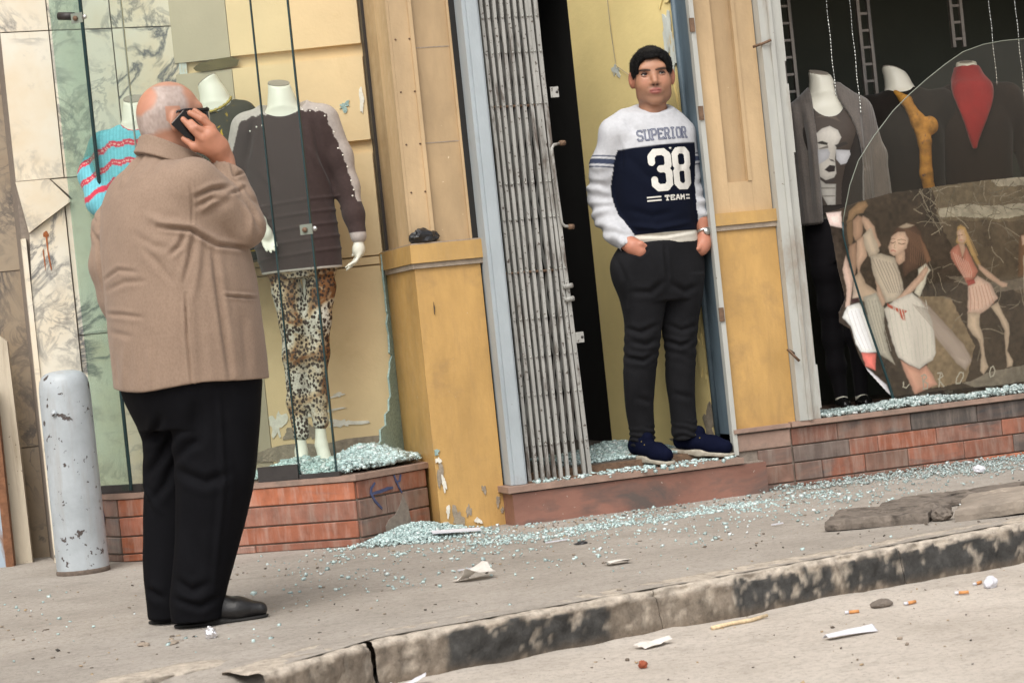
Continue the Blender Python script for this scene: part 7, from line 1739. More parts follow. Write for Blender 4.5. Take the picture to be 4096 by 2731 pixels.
    lp2 = (np.abs(q[:, 2] + 0.0962) < 0.0028) & (np.abs(q[:, 0] - 0.002) < 0.023) & (q[:, 1] < -0.07); blend(0.8 * lp2, (0.14, 0.035, 0.035))
    ch = np.exp(-((np.abs(q[:, 0]) - 0.04) / 0.018) ** 2 - ((q[:, 2] + 0.055) / 0.022) ** 2) * face; blend(0.22 * ch, (0.55, 0.20, 0.14))
    earr = np.abs(q[:, 0]) > 0.078; blend(0.35 * earr, (0.52, 0.17, 0.12))
    n6 = fbm(V * 110, 2, 81)
    side = np.clip((np.abs(q[:, 0]) - 0.060) / 0.008, 0, 1) * np.clip((q[:, 2] + 0.048) / 0.02, 0, 1) * np.clip((0.02 - q[:, 1]) / 0.02, 0, 1) * np.clip((q[:, 1] + 0.062) / 0.012, 0, 1) * (~earr); blend(0.85 * side * (1 + 0.4 * n6), (0.03, 0.022, 0.018))
    fade = np.clip((q[:, 2] - 0.030 + 0.10 * np.abs(q[:, 0]) + 0.006 * n6) / 0.016, 0, 1) * (V[:, 2] > 1.70); blend(0.8 * fade, (0.025, 0.018, 0.015))
    hands = V[:, 2] < 1.1; blend(0.35 * hands, (0.46, 0.19, 0.12))
    nos = (np.hypot(np.abs(q[:, 0] - 0.003) - 0.008, q[:, 2] + 0.0722) < 0.005) & (q[:, 1] < -0.09); blend(0.8 * nos, (0.06, 0.025, 0.02))
    body = mesh_np('body', V, F, M_SKIN, t, True, col)
    # eyes
    for sd_ in (-1, 1):
        bm = bmesh.new(); bmesh.ops.create_uvsphere(bm, u_segments=32, v_segments=24, radius=0.0138)
        P = np.array([v.co[:] for v in bm.verts]); bm.verts.index_update()
        me = bpy.data.meshes.new('eye'); bm.to_mesh(me); bm.free()
        o = bpy.data.objects.new('eye', me); COL.objects.link(o); o.parent = t
        d_ = P / 0.0138; look = Vector((0.22, -1, -0.02)).normalized(); a_ = np.degrees(np.arccos(np.clip(d_ @ np.array(look), -1, 1)))
        c = np.ones((len(P), 4), np.float32); c[:, :3] = (0.46, 0.42, 0.38); c[a_ < 31, :3] = (0.020, 0.010, 0.007); c[a_ < 11, :3] = (0.004, 0.004, 0.004)
        at = me.color_attributes.new('Col', 'FLOAT_COLOR', 'POINT'); at.data.foreach_set('color', c.ravel())
        for p in me.polygons: p.use_smooth = True
        me.materials.append(M_EYE); o.location = h(0.036 * sd_, -0.0715, -0.0235)
        # upper and lower lids
        for up in (1, -1):
            pts = []
            for k in range(9):
                f = -1 + k / 4.0; pts.append(h(0.036 * sd_ + 0.0165 * f, -0.0860 + 0.008 * f * f, -0.0235 + up * (0.0076 if up > 0 else 0.0062) * (1 - f * f) ** 0.6))
            tube('eyelid', pts, [0.0016, 0.0032, 0.0038, 0.0040, 0.0042, 0.0040, 0.0038, 0.0032, 0.0016] if up > 0 else [0.0014, 0.0024, 0.0028, 0.003, 0.003, 0.003, 0.0028, 0.0024, 0.0014], M_LID if up < 0 else M_LASH, t, 6)
    # hair
    s = SDF((-0.07, -0.14, 1.60), (0.17, 0.16, 1.83), 0.0036)
    s.ell(h(0, 0.002, 0.014), (0.0915, 0.109, 0.0950), 0.0)
    s.ell(h(0, 0.02, -0.03), (0.085, 0.085, 0.07), 0.02)
    s.loft([(1.50, Hc[0], Hc[1] - 0.13, 0.078, 0.088), (1.67, Hc[0], Hc[1] - 0.13, 0.073, 0.084), (1.708, Hc[0], Hc[1] - 0.13, 0.067, 0.078), (1.728, Hc[0] + 0.002, Hc[1] - 0.13, 0.056, 0.070), (1.739, Hc[0] + 0.002, Hc[1] - 0.13, 0.036, 0.062)], 0.0, 0.005, 'sub', 2.6)
    s.half(h(0, -0.02, -0.048), (0, -0.55, -1.0), 0.006)
    s.half(h(0, 0, -0.075), (0, 0, -1))
    for q_ in (-1, 1): s.ell(h(0.096 * q_, 0.006, -0.045), (0.020, 0.030, 0.045), 0.004, 'sub')
    V, F = s.mesh(); N = vnormals(V, F); V = V + N * (0.0032 * fbm(V * 75, 3, 9) + 0.0038 * fbm(V * 22, 2, 10))[:, None]; V[:, 2] += np.where(V[:, 1] < -0.04, 0.007 * fbm(V * np.array([55, 20, 8]), 2, 13), 0)
    hr = mesh_np('hair', V, F, M_HAIRD, t)
    # short strands standing off the scalp, swept forward and down
    N = vnormals(V, F); g = np.random.default_rng(12); wt_ = 1 + 6.0 * ((V[:, 1] < -0.045) & (V[:, 2] < 1.765)); pick = g.choice(len(V), 7500, p=wt_ / wt_.sum())
    P0_, n0 = V[pick], N[pick]; sw_ = np.array([0.0, -0.20, 0.0]) + g.normal(0, 0.55, (len(pick), 3)); sw_ -= n0 * (sw_ * n0).sum(1, keepdims=True)
    d_ = n0 * g.uniform(0.25, 0.8, (len(pick), 1)) + sw_; d_ /= np.linalg.norm(d_, axis=1, keepdims=True); L_ = g.uniform(0.005, 0.010, (len(pick), 1))
    sd2 = np.cross(d_, n0); sd2 /= np.linalg.norm(sd2, axis=1, keepdims=True) + 1e-9
    a0_ = P0_ - n0 * 0.003 + sd2 * 0.0009; b0_ = P0_ - n0 * 0.003 - sd2 * 0.0009; tip = P0_ + d_ * L_
    VV = np.stack([a0_, b0_, tip], 1).reshape(-1, 3)
    tag(mesh_np('hair_strands', VV, np.arange(len(VV)).reshape(-1, 3), M_HAIRD, hr, False), kind='stuff')
    # sweatshirt
    TA = 0.433; ca, sa = math.cos(TA), math.sin(TA)
    rows = [(0.938, 0.028, 0, 0.152, 0.118), (0.985, 0.020, 0, 0.158, 0.122), (1.08, 0.010, 0, 0.170, 0.128), (1.19, 0.004, 0, 0.177, 0.130), (1.30, 0.018, 0, 0.180, 0.125), (1.38, 0.028, 0, 0.176, 0.112), (1.45, 0.030, 0.004, 0.158, 0.094), (1.50, 0.032, 0.008, 0.122, 0.080), (1.54, 0.036, 0.012, 0.084, 0.072), (1.568, 0.038, 0.014, 0.068, 0.068)]
    s = SDF((-0.33, -0.27, 0.90), (0.30, 0.24, 1.60), 0.0042)
    s.loft(rows, TA, 0.02)
    aL = [(-0.128, -0.045, 1.425), (-0.190, -0.020, 1.30), (-0.214, 0.010, 1.185), (-0.205, -0.015, 1.09), (-0.172, -0.070, 1.01), (-0.140, -0.106, 0.962)]
    s.chain(aL, [0.070, 0.064, 0.062, 0.057, 0.050, 0.043], 0.03)
    aR = [(0.152, 0.060, 1.405), (0.163, 0.065, 1.28), (0.165, 0.066, 1.18), (0.184, 0.055, 1.10), (0.200, 0.048, 1.045)]
    s.chain(aR, [0.062, 0.056, 0.054, 0.047, 0.042], 0.03)
    s.chain([(-0.005, 0.01, 1.508), (-0.075, -0.015, 1.478), (-0.135, -0.04, 1.438)], [0.050, 0.056, 0.068], 0.03)
    s.chain([(0.075, 0.03, 1.500), (0.12, 0.05, 1.455), (0.152, 0.068, 1.415)], [0.050, 0.054, 0.060], 0.03)
    s.half((0.04, 0.0, 1.532), (0.10, -0.42, 1.0), 0.006)
    s.cone((0.042, 0.015, 1.44), (0.044, 0.010, 1.64), 0.0585, 0.0635, 0.004, 'sub')
    s.ell((0.046, -0.062, 1.548), (0.054, 0.060, 0.044), 0.008, 'sub')
    s.cone((-0.139, -0.107, 0.962), (-0.125, -0.122, 0.93), 0.034, 0.036, 0.003, 'sub')
    s.cone((0.201, 0.047, 1.046), (0.205, 0.038, 1.00), 0.036, 0.038, 0.003, 'sub')
    V, F = s.mesh(); V = relax(V, F, 1, 0.4); N = vnormals(V, F)
    V = V + N * (0.003 * fbm(V * np.array([9, 9, 6]), 3, 31))[:, None]
    zz = V[:, 2]; R_ = np.array(rows); 
    cx, cy, A_, B_ = (np.interp(zz, R_[:, 0], R_[:, i]) for i in (1, 2, 3, 4))
    u = (V[:, 0] - cx) * ca + (V[:, 1] - cy) * sa; w = -(V[:, 0] - cx) * sa + (V[:, 1] - cy) * ca
    tq = np.sqrt((u / A_) ** 2 + (w / B_) ** 2); torso = (tq < 1.10) & ((zz > 0.93))
    # how far outside the trunk the sleeve surface lies decides sleeve folds
    armf = np.clip((tq - 1.05) / 0.2, 0, 1) * (zz < 1.36)
    V = V + N * (armf * 0.0042 * np.sin((zz + 0.25 * V[:, 0]) * 105 + 5.0 * fbm(V * 9, 2, 44)) * np.clip((1.34 - zz) / 0.1, 0, 1) * (1 + 0.6 * fbm(V * 12, 2, 45)))[:, None]
    N = vnormals(V, F)
    V = folds(V, N, [(lin((-0.125, 1.41), (-0.118, 1.34), (-0.125, 1.28)), 0.007, -0.006), (lin((-0.10, 1.50), (-0.06, 1.44), (0.0, 1.41)), 0.016, -0.006), (lin((-0.10, 1.33), (-0.03, 1.24), (0.02, 1.2)), 0.018, -0.005), (lin((-0.12, 1.10), (-0.02, 1.06), (0.08, 1.07)), 0.016, -0.006), (lin((-0.11, 1.03), (0.0, 1.005), (0.14, 1.02)), 0.012, 0.009), (lin((-0.10, 0.985), (0.03, 0.975), (0.16, 0.985)), 0.006, -0.008), (lin((0.15, 1.35), (0.13, 1.25), (0.15, 1.15)), 0.012, -0.005)])
    a, c, y = V[:, 0], V[:, 2], V[:, 1]; n1 = fbm(V * np.array([30, 30, 12]), 3, 51)
    white = np.array([0.475, 0.48, 0.50]) * (1 + 0.12 * n1)[:, None]; navy = np.array([0.0035, 0.0052, 0.0135])
    col = white.copy()
    nv = torso & (c < 1.357 + 0.028 * (a + 0.118)) & (c > 0.988)
    bnd = np.clip((1.357 + 0.028 * (a + 0.118) - c) / 0.004 + 0.5, 0, 1) * np.clip((c - 0.988) / 0.004 + 0.5, 0, 1) * torso
    col = col * (1 - bnd[:, None]) + navy * bnd[:, None]
    e = c + 0.17 * (a + 0.19); arm = ~torso & (a < -0.09)
    stripe = np.array([0.040, 0.050, 0.085])
    def band(w, ee, cc):
        nonlocal col
        k_ = (w * np.maximum(np.clip((0.0115 - np.abs(ee - cc)) / 0.003 + 0.5, 0, 1), np.clip((0.0030 - np.abs(np.abs(ee - cc) - 0.0235)) / 0.003 + 0.5, 0, 1)))[:, None]
        col = col * (1 - k_) + stripe * k_
    band(arm, e, 1.316)
    arm2 = ~torso & (a > 0.13); e2 = c - 0.1 * (a - 0.17)
    band(arm2, e2, 1.292)
    cream = (c < 0.988) & torso; col[cream] = np.array([0.57, 0.54, 0.47])
    sw = mesh_np('sweatshirt', V, F, M_SWEAT, t, True, col)
    bv = bvh_of(V, F)
    decal('chest_lettering', (-0.07, 1.365), (0.19, 1.45), 0.0016, word_paint('SUPERIOR', -0.052, 0.172, 1.384, 1.428, 0.0040, (0.075, 0.085, 0.13), 0.86, (0.24, 0.25, 0.30), 0.02), bv, M_PRINT, sw, 0.002)
    st3 = [[(0.0, 1.288), (0.0, 1.312), (0.018, 1.330), (0.054, 1.330), (0.071, 1.314), (0.071, 1.272), (0.058, 1.257), (0.036, 1.257)], [(0.058, 1.257), (0.072, 1.24), (0.072, 1.195), (0.056, 1.178), (0.022, 1.178), (0.006, 1.194), (0.006, 1.212)]]
    st8 = [[(0.104, 1.314), (0.117, 1.331), (0.148, 1.332), (0.160, 1.316), (0.160, 1.275), (0.150, 1.257), (0.114, 1.257), (0.104, 1.272), (0.104, 1.314)], [(0.114, 1.257), (0.104, 1.24), (0.104, 1.195), (0.117, 1.178), (0.143, 1.178), (0.156, 1.195), (0.156, 1.24), (0.150, 1.257)]]
    star = []
    for k in range(10):
        r = 0.0075 if k % 2 == 0 else 0.003; aa = math.pi / 2 + k * math.pi / 5; star.append((0.088 + r * math.cos(aa) * 0.9, 1.343 + r * math.sin(aa)))
    def p38(x, z):
        m_ = np.zeros(len(x), bool)
        for s_ in st3: m_ |= near_line(x, z, s_, 0.0152)
        for s_ in st8: m_ |= near_line(x, z, s_, 0.0142)
        m_ &= ~(np.abs(x - 0.0885 - 0.02 * (z - 1.26)) < 0.0016)
        m_ |= in_poly(x, z, star)
        return m_, np.tile(np.array([0.66, 0.64, 0.59]), (len(x), 1))
    decal('chest_number', (-0.03, 1.15), (0.19, 1.36), 0.0018, p38, bv, M_PRINT, sw, 0.002)
    tm = word_paint('TEAM', 0.040, 0.132, 1.124, 1.142, 0.0028, (0.62, 0.60, 0.55), 0.85)
    def pteam(x, z):
        m_, c_ = tm(x, z)
        for x0, x1 in ((-0.036, 0.028), (0.138, 0.156)):
            for zc in (1.1405, 1.1255): m_ |= (x > x0) & (x < x1) & (np.abs(z - zc) < 0.0030)
        c_[:] = (0.62, 0.60, 0.55); return m_, c_
    decal('chest_lettering', (-0.04, 1.11), (0.165, 1.155), 0.0016, pteam, bv, M_PRINT, sw, 0.002)
    # jeans
    s = SDF((-0.28, -0.24, 0.03), (0.28, 0.24, 1.0), 0.005)
    s.loft([(0.70, -0.005, 0, 0.165, 0.115), (0.76, -0.008, 0, 0.198, 0.128), (0.82, -0.010, 0, 0.214, 0.138), (0.89, -0.008, 0, 0.212, 0.138), (0.955, 0.006, 0, 0.180, 0.126)], TA, 0.02)
    ll = [(0.085, -0.150, 0.022, 0.054, 0.058), (0.15, -0.147, 0.018, 0.056, 0.060), (0.286, -0.147, 0.0, 0.064, 0.072), (0.40, -0.135, -0.02, 0.071, 0.078), (0.48, -0.120, -0.032, 0.076, 0.080), (0.62, -0.096, -0.035, 0.083, 0.092), (0.72, -0.088, -0.03, 0.100, 0.110), (0.80, -0.09, -0.03, 0.11, 0.12)]
    rl = [(0.095, 0.040, 0.040, 0.055, 0.058), (0.15, 0.040, 0.042, 0.057, 0.062), (0.25, 0.040, 0.045, 0.057, 0.068), (0.35, 0.042, 0.035, 0.064, 0.074), (0.48, 0.055, 0.025, 0.069, 0.080), (0.61, 0.066, 0.03, 0.083, 0.092), (0.72, 0.088, 0.04, 0.092, 0.110), (0.80, 0.09, 0.04, 0.10, 0.12)]
    s.loft(ll, 0.0, 0.012); s.loft(rl, 0.0, 0.012)
    V, F = s.mesh(); V = relax(V, F, 1, 0.4); N = vnormals(V, F); z = V[:, 2]
    wr = 0.0045 * np.clip((0.19 - z) / 0.08, 0, 1) * np.sin(z * 200 + V[:, 0] * 40 + 6 * fbm(V * 12, 2, 61)) + 0.0022 * np.exp(-((z - 0.50) / 0.075) ** 2) * np.sin(z * 130 + V[:, 0] * 40 + 5 * fbm(V * 9, 2, 62))
    V = V + N * (wr + 0.004 * fbm(V * np.array([9, 9, 6]), 3, 63))[:, None]; N = vnormals(V, F)
    V = folds(V, N, [(lin((0.02, 0.93), (0.018, 0.85), (0.02, 0.78)), 0.007, -0.008), (lin((-0.18, 0.60), (-0.12, 0.575), (-0.04, 0.60)), 0.010, -0.009), (lin((-0.17, 0.54), (-0.10, 0.52), (-0.05, 0.545)), 0.010, -0.009), (lin((-0.19, 0.475), (-0.12, 0.455), (-0.07, 0.475)), 0.009, -0.009), (lin((0.0, 0.60), (0.06, 0.565), (0.13, 0.58)), 0.010, -0.008), (lin((-0.01, 0.53), (0.05, 0.50), (0.11, 0.52)), 0.009, -0.009), (lin((0.0, 0.78), (-0.06, 0.74), (-0.14, 0.75)), 0.012, -0.008), (lin((0.03, 0.77), (0.09, 0.73), (0.15, 0.75)), 0.012, -0.008), (lin((-0.19, 0.90), (-0.16, 0.80), (-0.165, 0.70)), 0.010, -0.006), (lin((-0.14, 0.925), (-0.09, 0.90), (-0.05, 0.925)), 0.006, -0.007), (lin((-0.16, 0.30), (-0.10, 0.27)), 0.012, -0.005), (lin((0.0, 0.30), (0.08, 0.27)), 0.012, -0.005)])
    mesh_np('jeans', V, F, M_JEANS, t)
    shoe(t, (-0.205, 0.070, 0.041), (-0.045, -0.155, 0.0), M_NAVYC, M_SOLEW, 'sneaker')
    shoe(t, (-0.020, 0.082, 0.041), (0.232, -0.042, 0.0), M_NAVYC, M_SOLEW, 'sneaker')
    # steel watch
    wt = empty('wristwatch', parent=t); c0 = Vector((0.2055, 0.030, 0.972)); ax = Vector((-0.15, 0.5, 0.85)).normalized()
    u_ = ax.cross(Vector((0, 1, 0))).normalized(); v_ = ax.cross(u_)
    tube('bracelet', [c0 + u_ * 0.034 * math.cos(q) + v_ * 0.034 * math.sin(q) for q in np.linspace(0, 2 * math.pi, 25)], 0.0065, M_STEEL, wt, 8)
    d0 = Vector((0.35, -0.85, 0.2)).normalized(); fc = c0 + d0 * 0.032
    tube('dial', [fc, fc + d0 * 0.010], 0.0165, M_STEEL, wt, 18)
M_EYE = m_attr('eye_surface', 0.12, 0.0, 20, 0.0, 20, 0.6)
M_LID = m_plain('eyelid_skin', (0.30, 0.15, 0.10), 0.5, 0.05, 20, 0.0)
M_LASH = m_plain('upper_lash_line', (0.045, 0.022, 0.016), 0.6, 0.05, 20, 0.0)
young_man()
# ================================================================== glass crumbs and litter
def chunks(name, pos, size, mat, label, cat, flat=0.75, seed=1):
    """thousands of irregular glass cubes joined into one heap"""
    r = np.random.default_rng(seed); n = len(pos)
    cube = np.array([(x, y, z) for z in (-1, 1) for y in (-1, 1) for x in (-1, 1)], float)
    V = np.repeat(cube[None], n, 0) * (1 + r.uniform(-0.35, 0.35, (n, 8, 3)))
    V *= (size[:, None, None] / 2) * r.uniform(0.65, 1.25, (n, 1, 3)) * np.array([1, 1, flat])
    a = r.uniform(0, 2 * math.pi, n); tl = r.normal(0, 0.35, n)
    ca, sa = np.cos(a), np.sin(a); ct, s_ = np.cos(tl), np.sin(tl)
    Rz = np.zeros((n, 3, 3)); Rz[:, 0, 0] = ca; Rz[:, 0, 1] = -sa; Rz[:, 1, 0] = sa; Rz[:, 1, 1] = ca; Rz[:, 2, 2] = 1
    Rx = np.zeros((n, 3, 3)); Rx[:, 0, 0] = 1; Rx[:, 1, 1] = ct; Rx[:, 1, 2] = -s_; Rx[:, 2, 1] = s_; Rx[:, 2, 2] = ct
    V = np.einsum('nij,nvj->nvi', Rz @ Rx, V) + pos[:, None, :]
    f = np.array([(0, 2, 3, 1), (4, 5, 7, 6), (0, 1, 5, 4), (2, 6, 7, 3), (0, 4, 6, 2), (1, 3, 7, 5)])
    F = (f[None] + 8 * np.arange(n)[:, None, None]).reshape(-1, 4)
    o = mesh_np(name, V.reshape(-1, 3), F, mat, None, False)
    return tag(o, label, cat, None, 'stuff')

G = np.random.default_rng(21)
def gauss(n, cx, cy, sx, sy, ang=0.0):
    p = G.normal(0, 1, (n, 2)) * np.array([sx, sy]); c, s_ = math.cos(ang), math.sin(ang)
    return np.stack([cx + p[:, 0] * c - p[:, 1] * s_, cy + p[:, 0] * s_ + p[:, 1] * c], 1)
def uni(n, x0, x1, y0, y1): return np.stack([G.uniform(x0, x1, n), G.uniform(y0, y1, n)], 1)
def clear_of_plinth(p):
    """keep crumbs on the open pavement: outside the display plinth, pilaster, step and window plinth"""
    x, y = p[:, 0], p[:, 1]
    d12 = (P2[0] - P1[0]) * (y - P1[1]) - (P2[1] - P1[1]) * (x - P1[0])
    d23 = (P3[0] - P2[0]) * (y - P2[1]) - (P3[1] - P2[1]) * (x - P2[0])
    inside = ((d12 > -0.02) & (d23 > -0.008) & (x < -0.29) & (x > -1.62)) | ((x > -0.30) & (x < 0.0) & (y > 0.07)) | ((x > -0.03) & (x < 1.145) & (y > -0.07)) | ((x >= 1.12) & (y > -0.006)) | ((x <= -1.6) & (y > 0.9))
    kerb = y < kerb_y(x) + 0.03
    old = (np.abs(x + 1.55) < 0.03) & (np.abs(y + 1.7) < 0.03)
    return p[~inside & ~kerb & ~old]
def height_heap(p, heaps):
    z = np.zeros(len(p))
    for cx, cy, sx, sy, h, an in heaps:
        dx, dy = p[:, 0] - cx, p[:, 1] - cy; c, s_ = math.cos(an), math.sin(an)
        u, w = dx * c + dy * s_, -dx * s_ + dy * c
        z = np.maximum(z, h * np.exp(-(u / sx) ** 2 - (w / sy) ** 2))
    return z
# --- pavement
heaps = [(-0.42, 0.0, 0.19, 0.11, 0.060, 0.35), (-0.55, -0.10, 0.15, 0.08, 0.02, 0.2)]
pv = np.vstack([gauss(6500, -0.42, -0.01, 0.125, 0.085, 0.3), gauss(650, -0.45, -0.20, 0.20, 0.09), gauss(420, -0.55, -0.50, 0.35, 0.18), gauss(700, -0.02, -0.50, 0.28, 0.10, 0.1), gauss(1800, 0.42, -0.52, 0.36, 0.11, 0.12), gauss(330, 0.35, -0.90, 0.5, 0.18), gauss(520, 0.95, -0.50, 0.35, 0.14), uni(330, -0.3, 1.2, -0.4, -0.08),
                uni(900, -1.1, 1.4, -1.6, -0.2), uni(420, -2.2, 1.0, -2.5, 0.3), gauss(130, -1.2, -1.2, 0.4, 0.3)])
pv = clear_of_plinth(pv)
_n = fbm(np.column_stack([pv * np.array([5.0, 9.0]), np.zeros(len(pv))]), 3, 77); _h = height_heap(pv, heaps)
pv = pv[(_h > 0.012) | (_n > G.uniform(-0.35, 0.35, len(pv)))]
zz = height_heap(pv, heaps)
pos = np.column_stack([pv, zz * G.uniform(0.2, 1.0, len(pv)) ** 0.35 + 0.004])
sz = np.clip(G.gamma(3.0, 0.0019, len(pv)), 0.0025, 0.014)
chunks('pavement_glass', pos, sz, M_RUB, 'pale green crumbs of tempered glass strewn over the pavement', 'glass crumbs', seed=3)
pr = np.vstack([uni(2900, 1.15, 3.2, -0.22, -0.01), gauss(1500, 2.1, -0.22, 0.45, 0.10, 0.12), gauss(1000, 2.4, -0.40, 0.5, 0.10), gauss(300, 1.2, -0.7, 0.3, 0.2)])
pr = clear_of_plinth(pr)
_n = fbm(np.column_stack([pr * np.array([4.0, 9.0]), np.zeros(len(pr))]), 3, 78); pr = pr[_n > G.uniform(-0.5, 0.3, len(pr))]
pos = np.column_stack([pr, 0.004 + 0.018 * np.clip(1 + pr[:, 1] / 0.35, 0, 1) * G.uniform(0, 1, len(pr))])
chunks('kerbside_glass', pos, np.clip(G.gamma(3.0, 0.0018, len(pr)), 0.0025, 0.011), M_RUB2, 'grey crushed glass drifted along the red tiled window plinth', 'glass crumbs', seed=4)
# --- on the left display sill
q = np.vstack([gauss(6500, -0.60, 0.30, 0.16, 0.13, -0.3), gauss(3300, -0.83, 0.36, 0.10, 0.12), gauss(4000, -0.47, 0.27, 0.08, 0.10), uni(1400, -0.98, -0.32, 0.05, 0.62)])
d12 = (P2[0] - P1[0]) * (q[:, 1] - P1[1]) - (P2[1] - P1[1]) * (q[:, 0] - P1[0]); d23 = (P3[0] - P2[0]) * (q[:, 1] - P2[1]) - (P3[1] - P2[1]) * (q[:, 0] - P2[0])
bwy = 0.60 + (-0.29 - q[:, 0]) * 0.312
q = q[(d12 > 0.022) & (d23 > 0.012) & (q[:, 1] < bwy - 0.015) & (q[:, 0] < -0.305)]
hz_ = 0.012 + height_heap(q, [(-0.52, 0.34, 0.17, 0.16, 0.085, -0.2), (-0.80, 0.36, 0.16, 0.15, 0.060, 0), (-0.66, 0.18, 0.16, 0.10, 0.045, -0.5), (-0.42, 0.22, 0.10, 0.08, 0.035, 0.5)])
pos = np.column_stack([q, 0.290 + hz_ * G.uniform(0.1, 1, len(q)) ** 0.4 + 0.003])
chunks('display_glass', pos, np.clip(G.gamma(3.0, 0.0029, len(q)), 0.004, 0.026), M_RUB, 'heap of blue-green glass crumbs on the display sill around the mannequin feet', 'glass crumbs', seed=5)
# --- inside the doorway and on the tread
q = np.vstack([gauss(4200, 0.62, 0.46, 0.12, 0.20), uni(900, 0.38, 0.95, 0.13, 0.6), uni(260, 0.1, 1.0, -0.06, 0.08), gauss(500, 0.95, 0.17, 0.05, 0.03)])
rx = 1.022 - (q[:, 1] - 0.20) * 0.325
q = q[(q[:, 0] < rx - 0.02) & (q[:, 0] > 0.05) & (q[:, 1] < 0.85) & ~((q[:, 1] > 0.075) & (q[:, 1] < 0.125))]
zb = np.where(q[:, 1] > 0.12, 0.203, 0.163)
pos = np.column_stack([q, zb + 0.004 + np.where(q[:, 1] > 0.12, height_heap(q, [(0.66, 0.50, 0.16, 0.22, 0.055, 0)]), 0) * G.uniform(0.1, 1, len(q)) ** 0.4])
chunks('doorway_glass', pos, np.clip(G.gamma(5, 0.0021, len(q)), 0.005, 0.018), M_RUB, 'drift of pale green glass crumbs on the doorway floor by the gate', 'glass crumbs', seed=6)
# --- right window sill
q = np.vstack([uni(4200, 1.45, 3.3, 0.0, 0.088), uni(1500, 1.45, 2.6, 0.105, 0.13), uni(1300, 1.45, 1.84, 0.10, 0.26), gauss(700, 1.86, 0.06, 0.12, 0.02)])
q = q[(q[:, 1] > -0.004) & (q[:, 1] < 0.30) & ~((q[:, 1] > 0.087) & (q[:, 1] < 0.104) & (q[:, 0] > 1.84))]
pos = np.column_stack([q, 0.284 + 0.004 + (0.012 + height_heap(q, [(1.9, 0.06, 0.25, 0.05, 0.022, 0), (2.5, 0.05, 0.3, 0.05, 0.02, 0)])) * G.uniform(0, 1, len(q))])
chunks('sill_glass', pos, np.clip(G.gamma(5, 0.0021, len(q)), 0.005, 0.018), M_RUB2, 'grey-green glass crumbs along the sill under the torn poster', 'glass crumbs', seed=7)
# --- grit and dirt flecks
M_GRIT = NB('grit'); _g = M_GRIT.n('ShaderNodeNewGeometry')
M_GRIT = M_GRIT.done(M_GRIT.ramp(_g.outputs['Random Per Island'], [(0.0, (0.04, 0.035, 0.03)), (0.4, (0.14, 0.11, 0.085)), (0.7, (0.34, 0.28, 0.22)), (1.0, (0.42, 0.30, 0.17))]), 0.95)
q = np.vstack([uni(1100, -2.3, 2.4, -2.7, 0.0), gauss(500, 0.5, -0.2, 0.5, 0.12)]); q = clear_of_plinth(q)
pos = np.column_stack([q, np.full(len(q), 0.003)])
chunks('pavement_grit', pos, np.clip(G.gamma(2.0, 0.0019, len(q)), 0.002, 0.011), M_GRIT, 'dark grit and dirt flecks scattered on the pavement', 'grit', 0.4, 8)
q = uni(2200, -2.0, 2.2, -4.1, -2.1); kd = kerb_y(q[:, 0]) - q[:, 1]; q = q[(kd > 0.01) & (G.uniform(0, 1, len(q)) < np.clip(0.25 + 0.9 * np.exp(-kd / 0.15), 0, 1))]
pos = np.column_stack([q, np.full(len(q), -0.121)])
chunks('road_grit', pos, np.clip(G.gamma(2.0, 0.0019, len(q)), 0.002, 0.011), M_GRIT, 'dirt and small stones gathered along the foot of the kerb', 'grit', 0.5, 9)

# ------------------------------------------------------------------ broken paving slabs lying at the right
M_SLAB = m_plain('broken_slab_stone', (0.17, 0.142, 0.118), 0.95, 0.35, 16, 0.5, 70, (1, 1, 1), stain=(0.07, 0.058, 0.048), stain_lo=0.5, stain_hi=0.66, stain_scale=14)
M_SLABL = m_plain('worn_slab_stone', (0.26, 0.22, 0.18), 0.95, 0.25, 9, 0.5, 50, stain=(0.52, 0.44, 0.35), stain_lo=0.64, stain_hi=0.68, stain_scale=12)
def rough_slab(name, poly, th, mat, label, loc, rot, seed):
    """slab with broken, uneven edges: fine top grid inside an outline"""
    bm = bmesh.new(); rr = random.Random(seed)
    pts = []
    n = len(poly)
    for i in range(n):
        a, b_ = poly[i], poly[(i + 1) % n]; L = math.hypot(b_[0] - a[0], b_[1] - a[1]); k = max(1, int(L / 0.03))
        for j in range(k):
            f = j / k; pts.append((a[0] + (b_[0] - a[0]) * f + rr.uniform(-0.006, 0.006), a[1] + (b_[1] - a[1]) * f + rr.uniform(-0.006, 0.006)))
    cx_ = sum(p[0] for p in pts) / len(pts); cy_ = sum(p[1] for p in pts) / len(pts)
    rings = []
    for s_, z in ((1.0, 0.0), (1.01, th * 0.5), (0.995, th * 0.9), (0.965, th), (0.7, th + 0.002), (0.35, th), (0.02, th)):
        rings.append([bm.verts.new((cx_ + (p[0] - cx_) * s_, cy_ + (p[1] - cy_) * s_, z + rr.uniform(-1, 1) * (0.0035 if z > 0 else 0))) for p in pts])
    bm.faces.new(rings[0][::-1]); m_ = len(pts)
    for a, b_ in zip(rings, rings[1:]):
        for i in range(m_): bm.faces.new((a[i], a[(i + 1) % m_], b_[(i + 1) % m_], b_[i]))
    bm.faces.new(rings[-1])
    o = bm_obj(name, bm, mat); o.location = loc; o.rotation_euler = rot
    return tag(o, label, 'stone slab', 'broken paving pieces on the sidewalk')
rough_slab('broken_slab', [(-0.20, -0.15), (0.14, -0.23), (0.20, -0.10), (0.30, 0.02), (0.12, 0.14), (-0.06, 0.20)], 0.036, M_SLAB, 'long dark broken paving slab with a straight front edge on the sidewalk', (0.87, -1.53, 0.0), (0.0, 0.012, -0.2), 3)
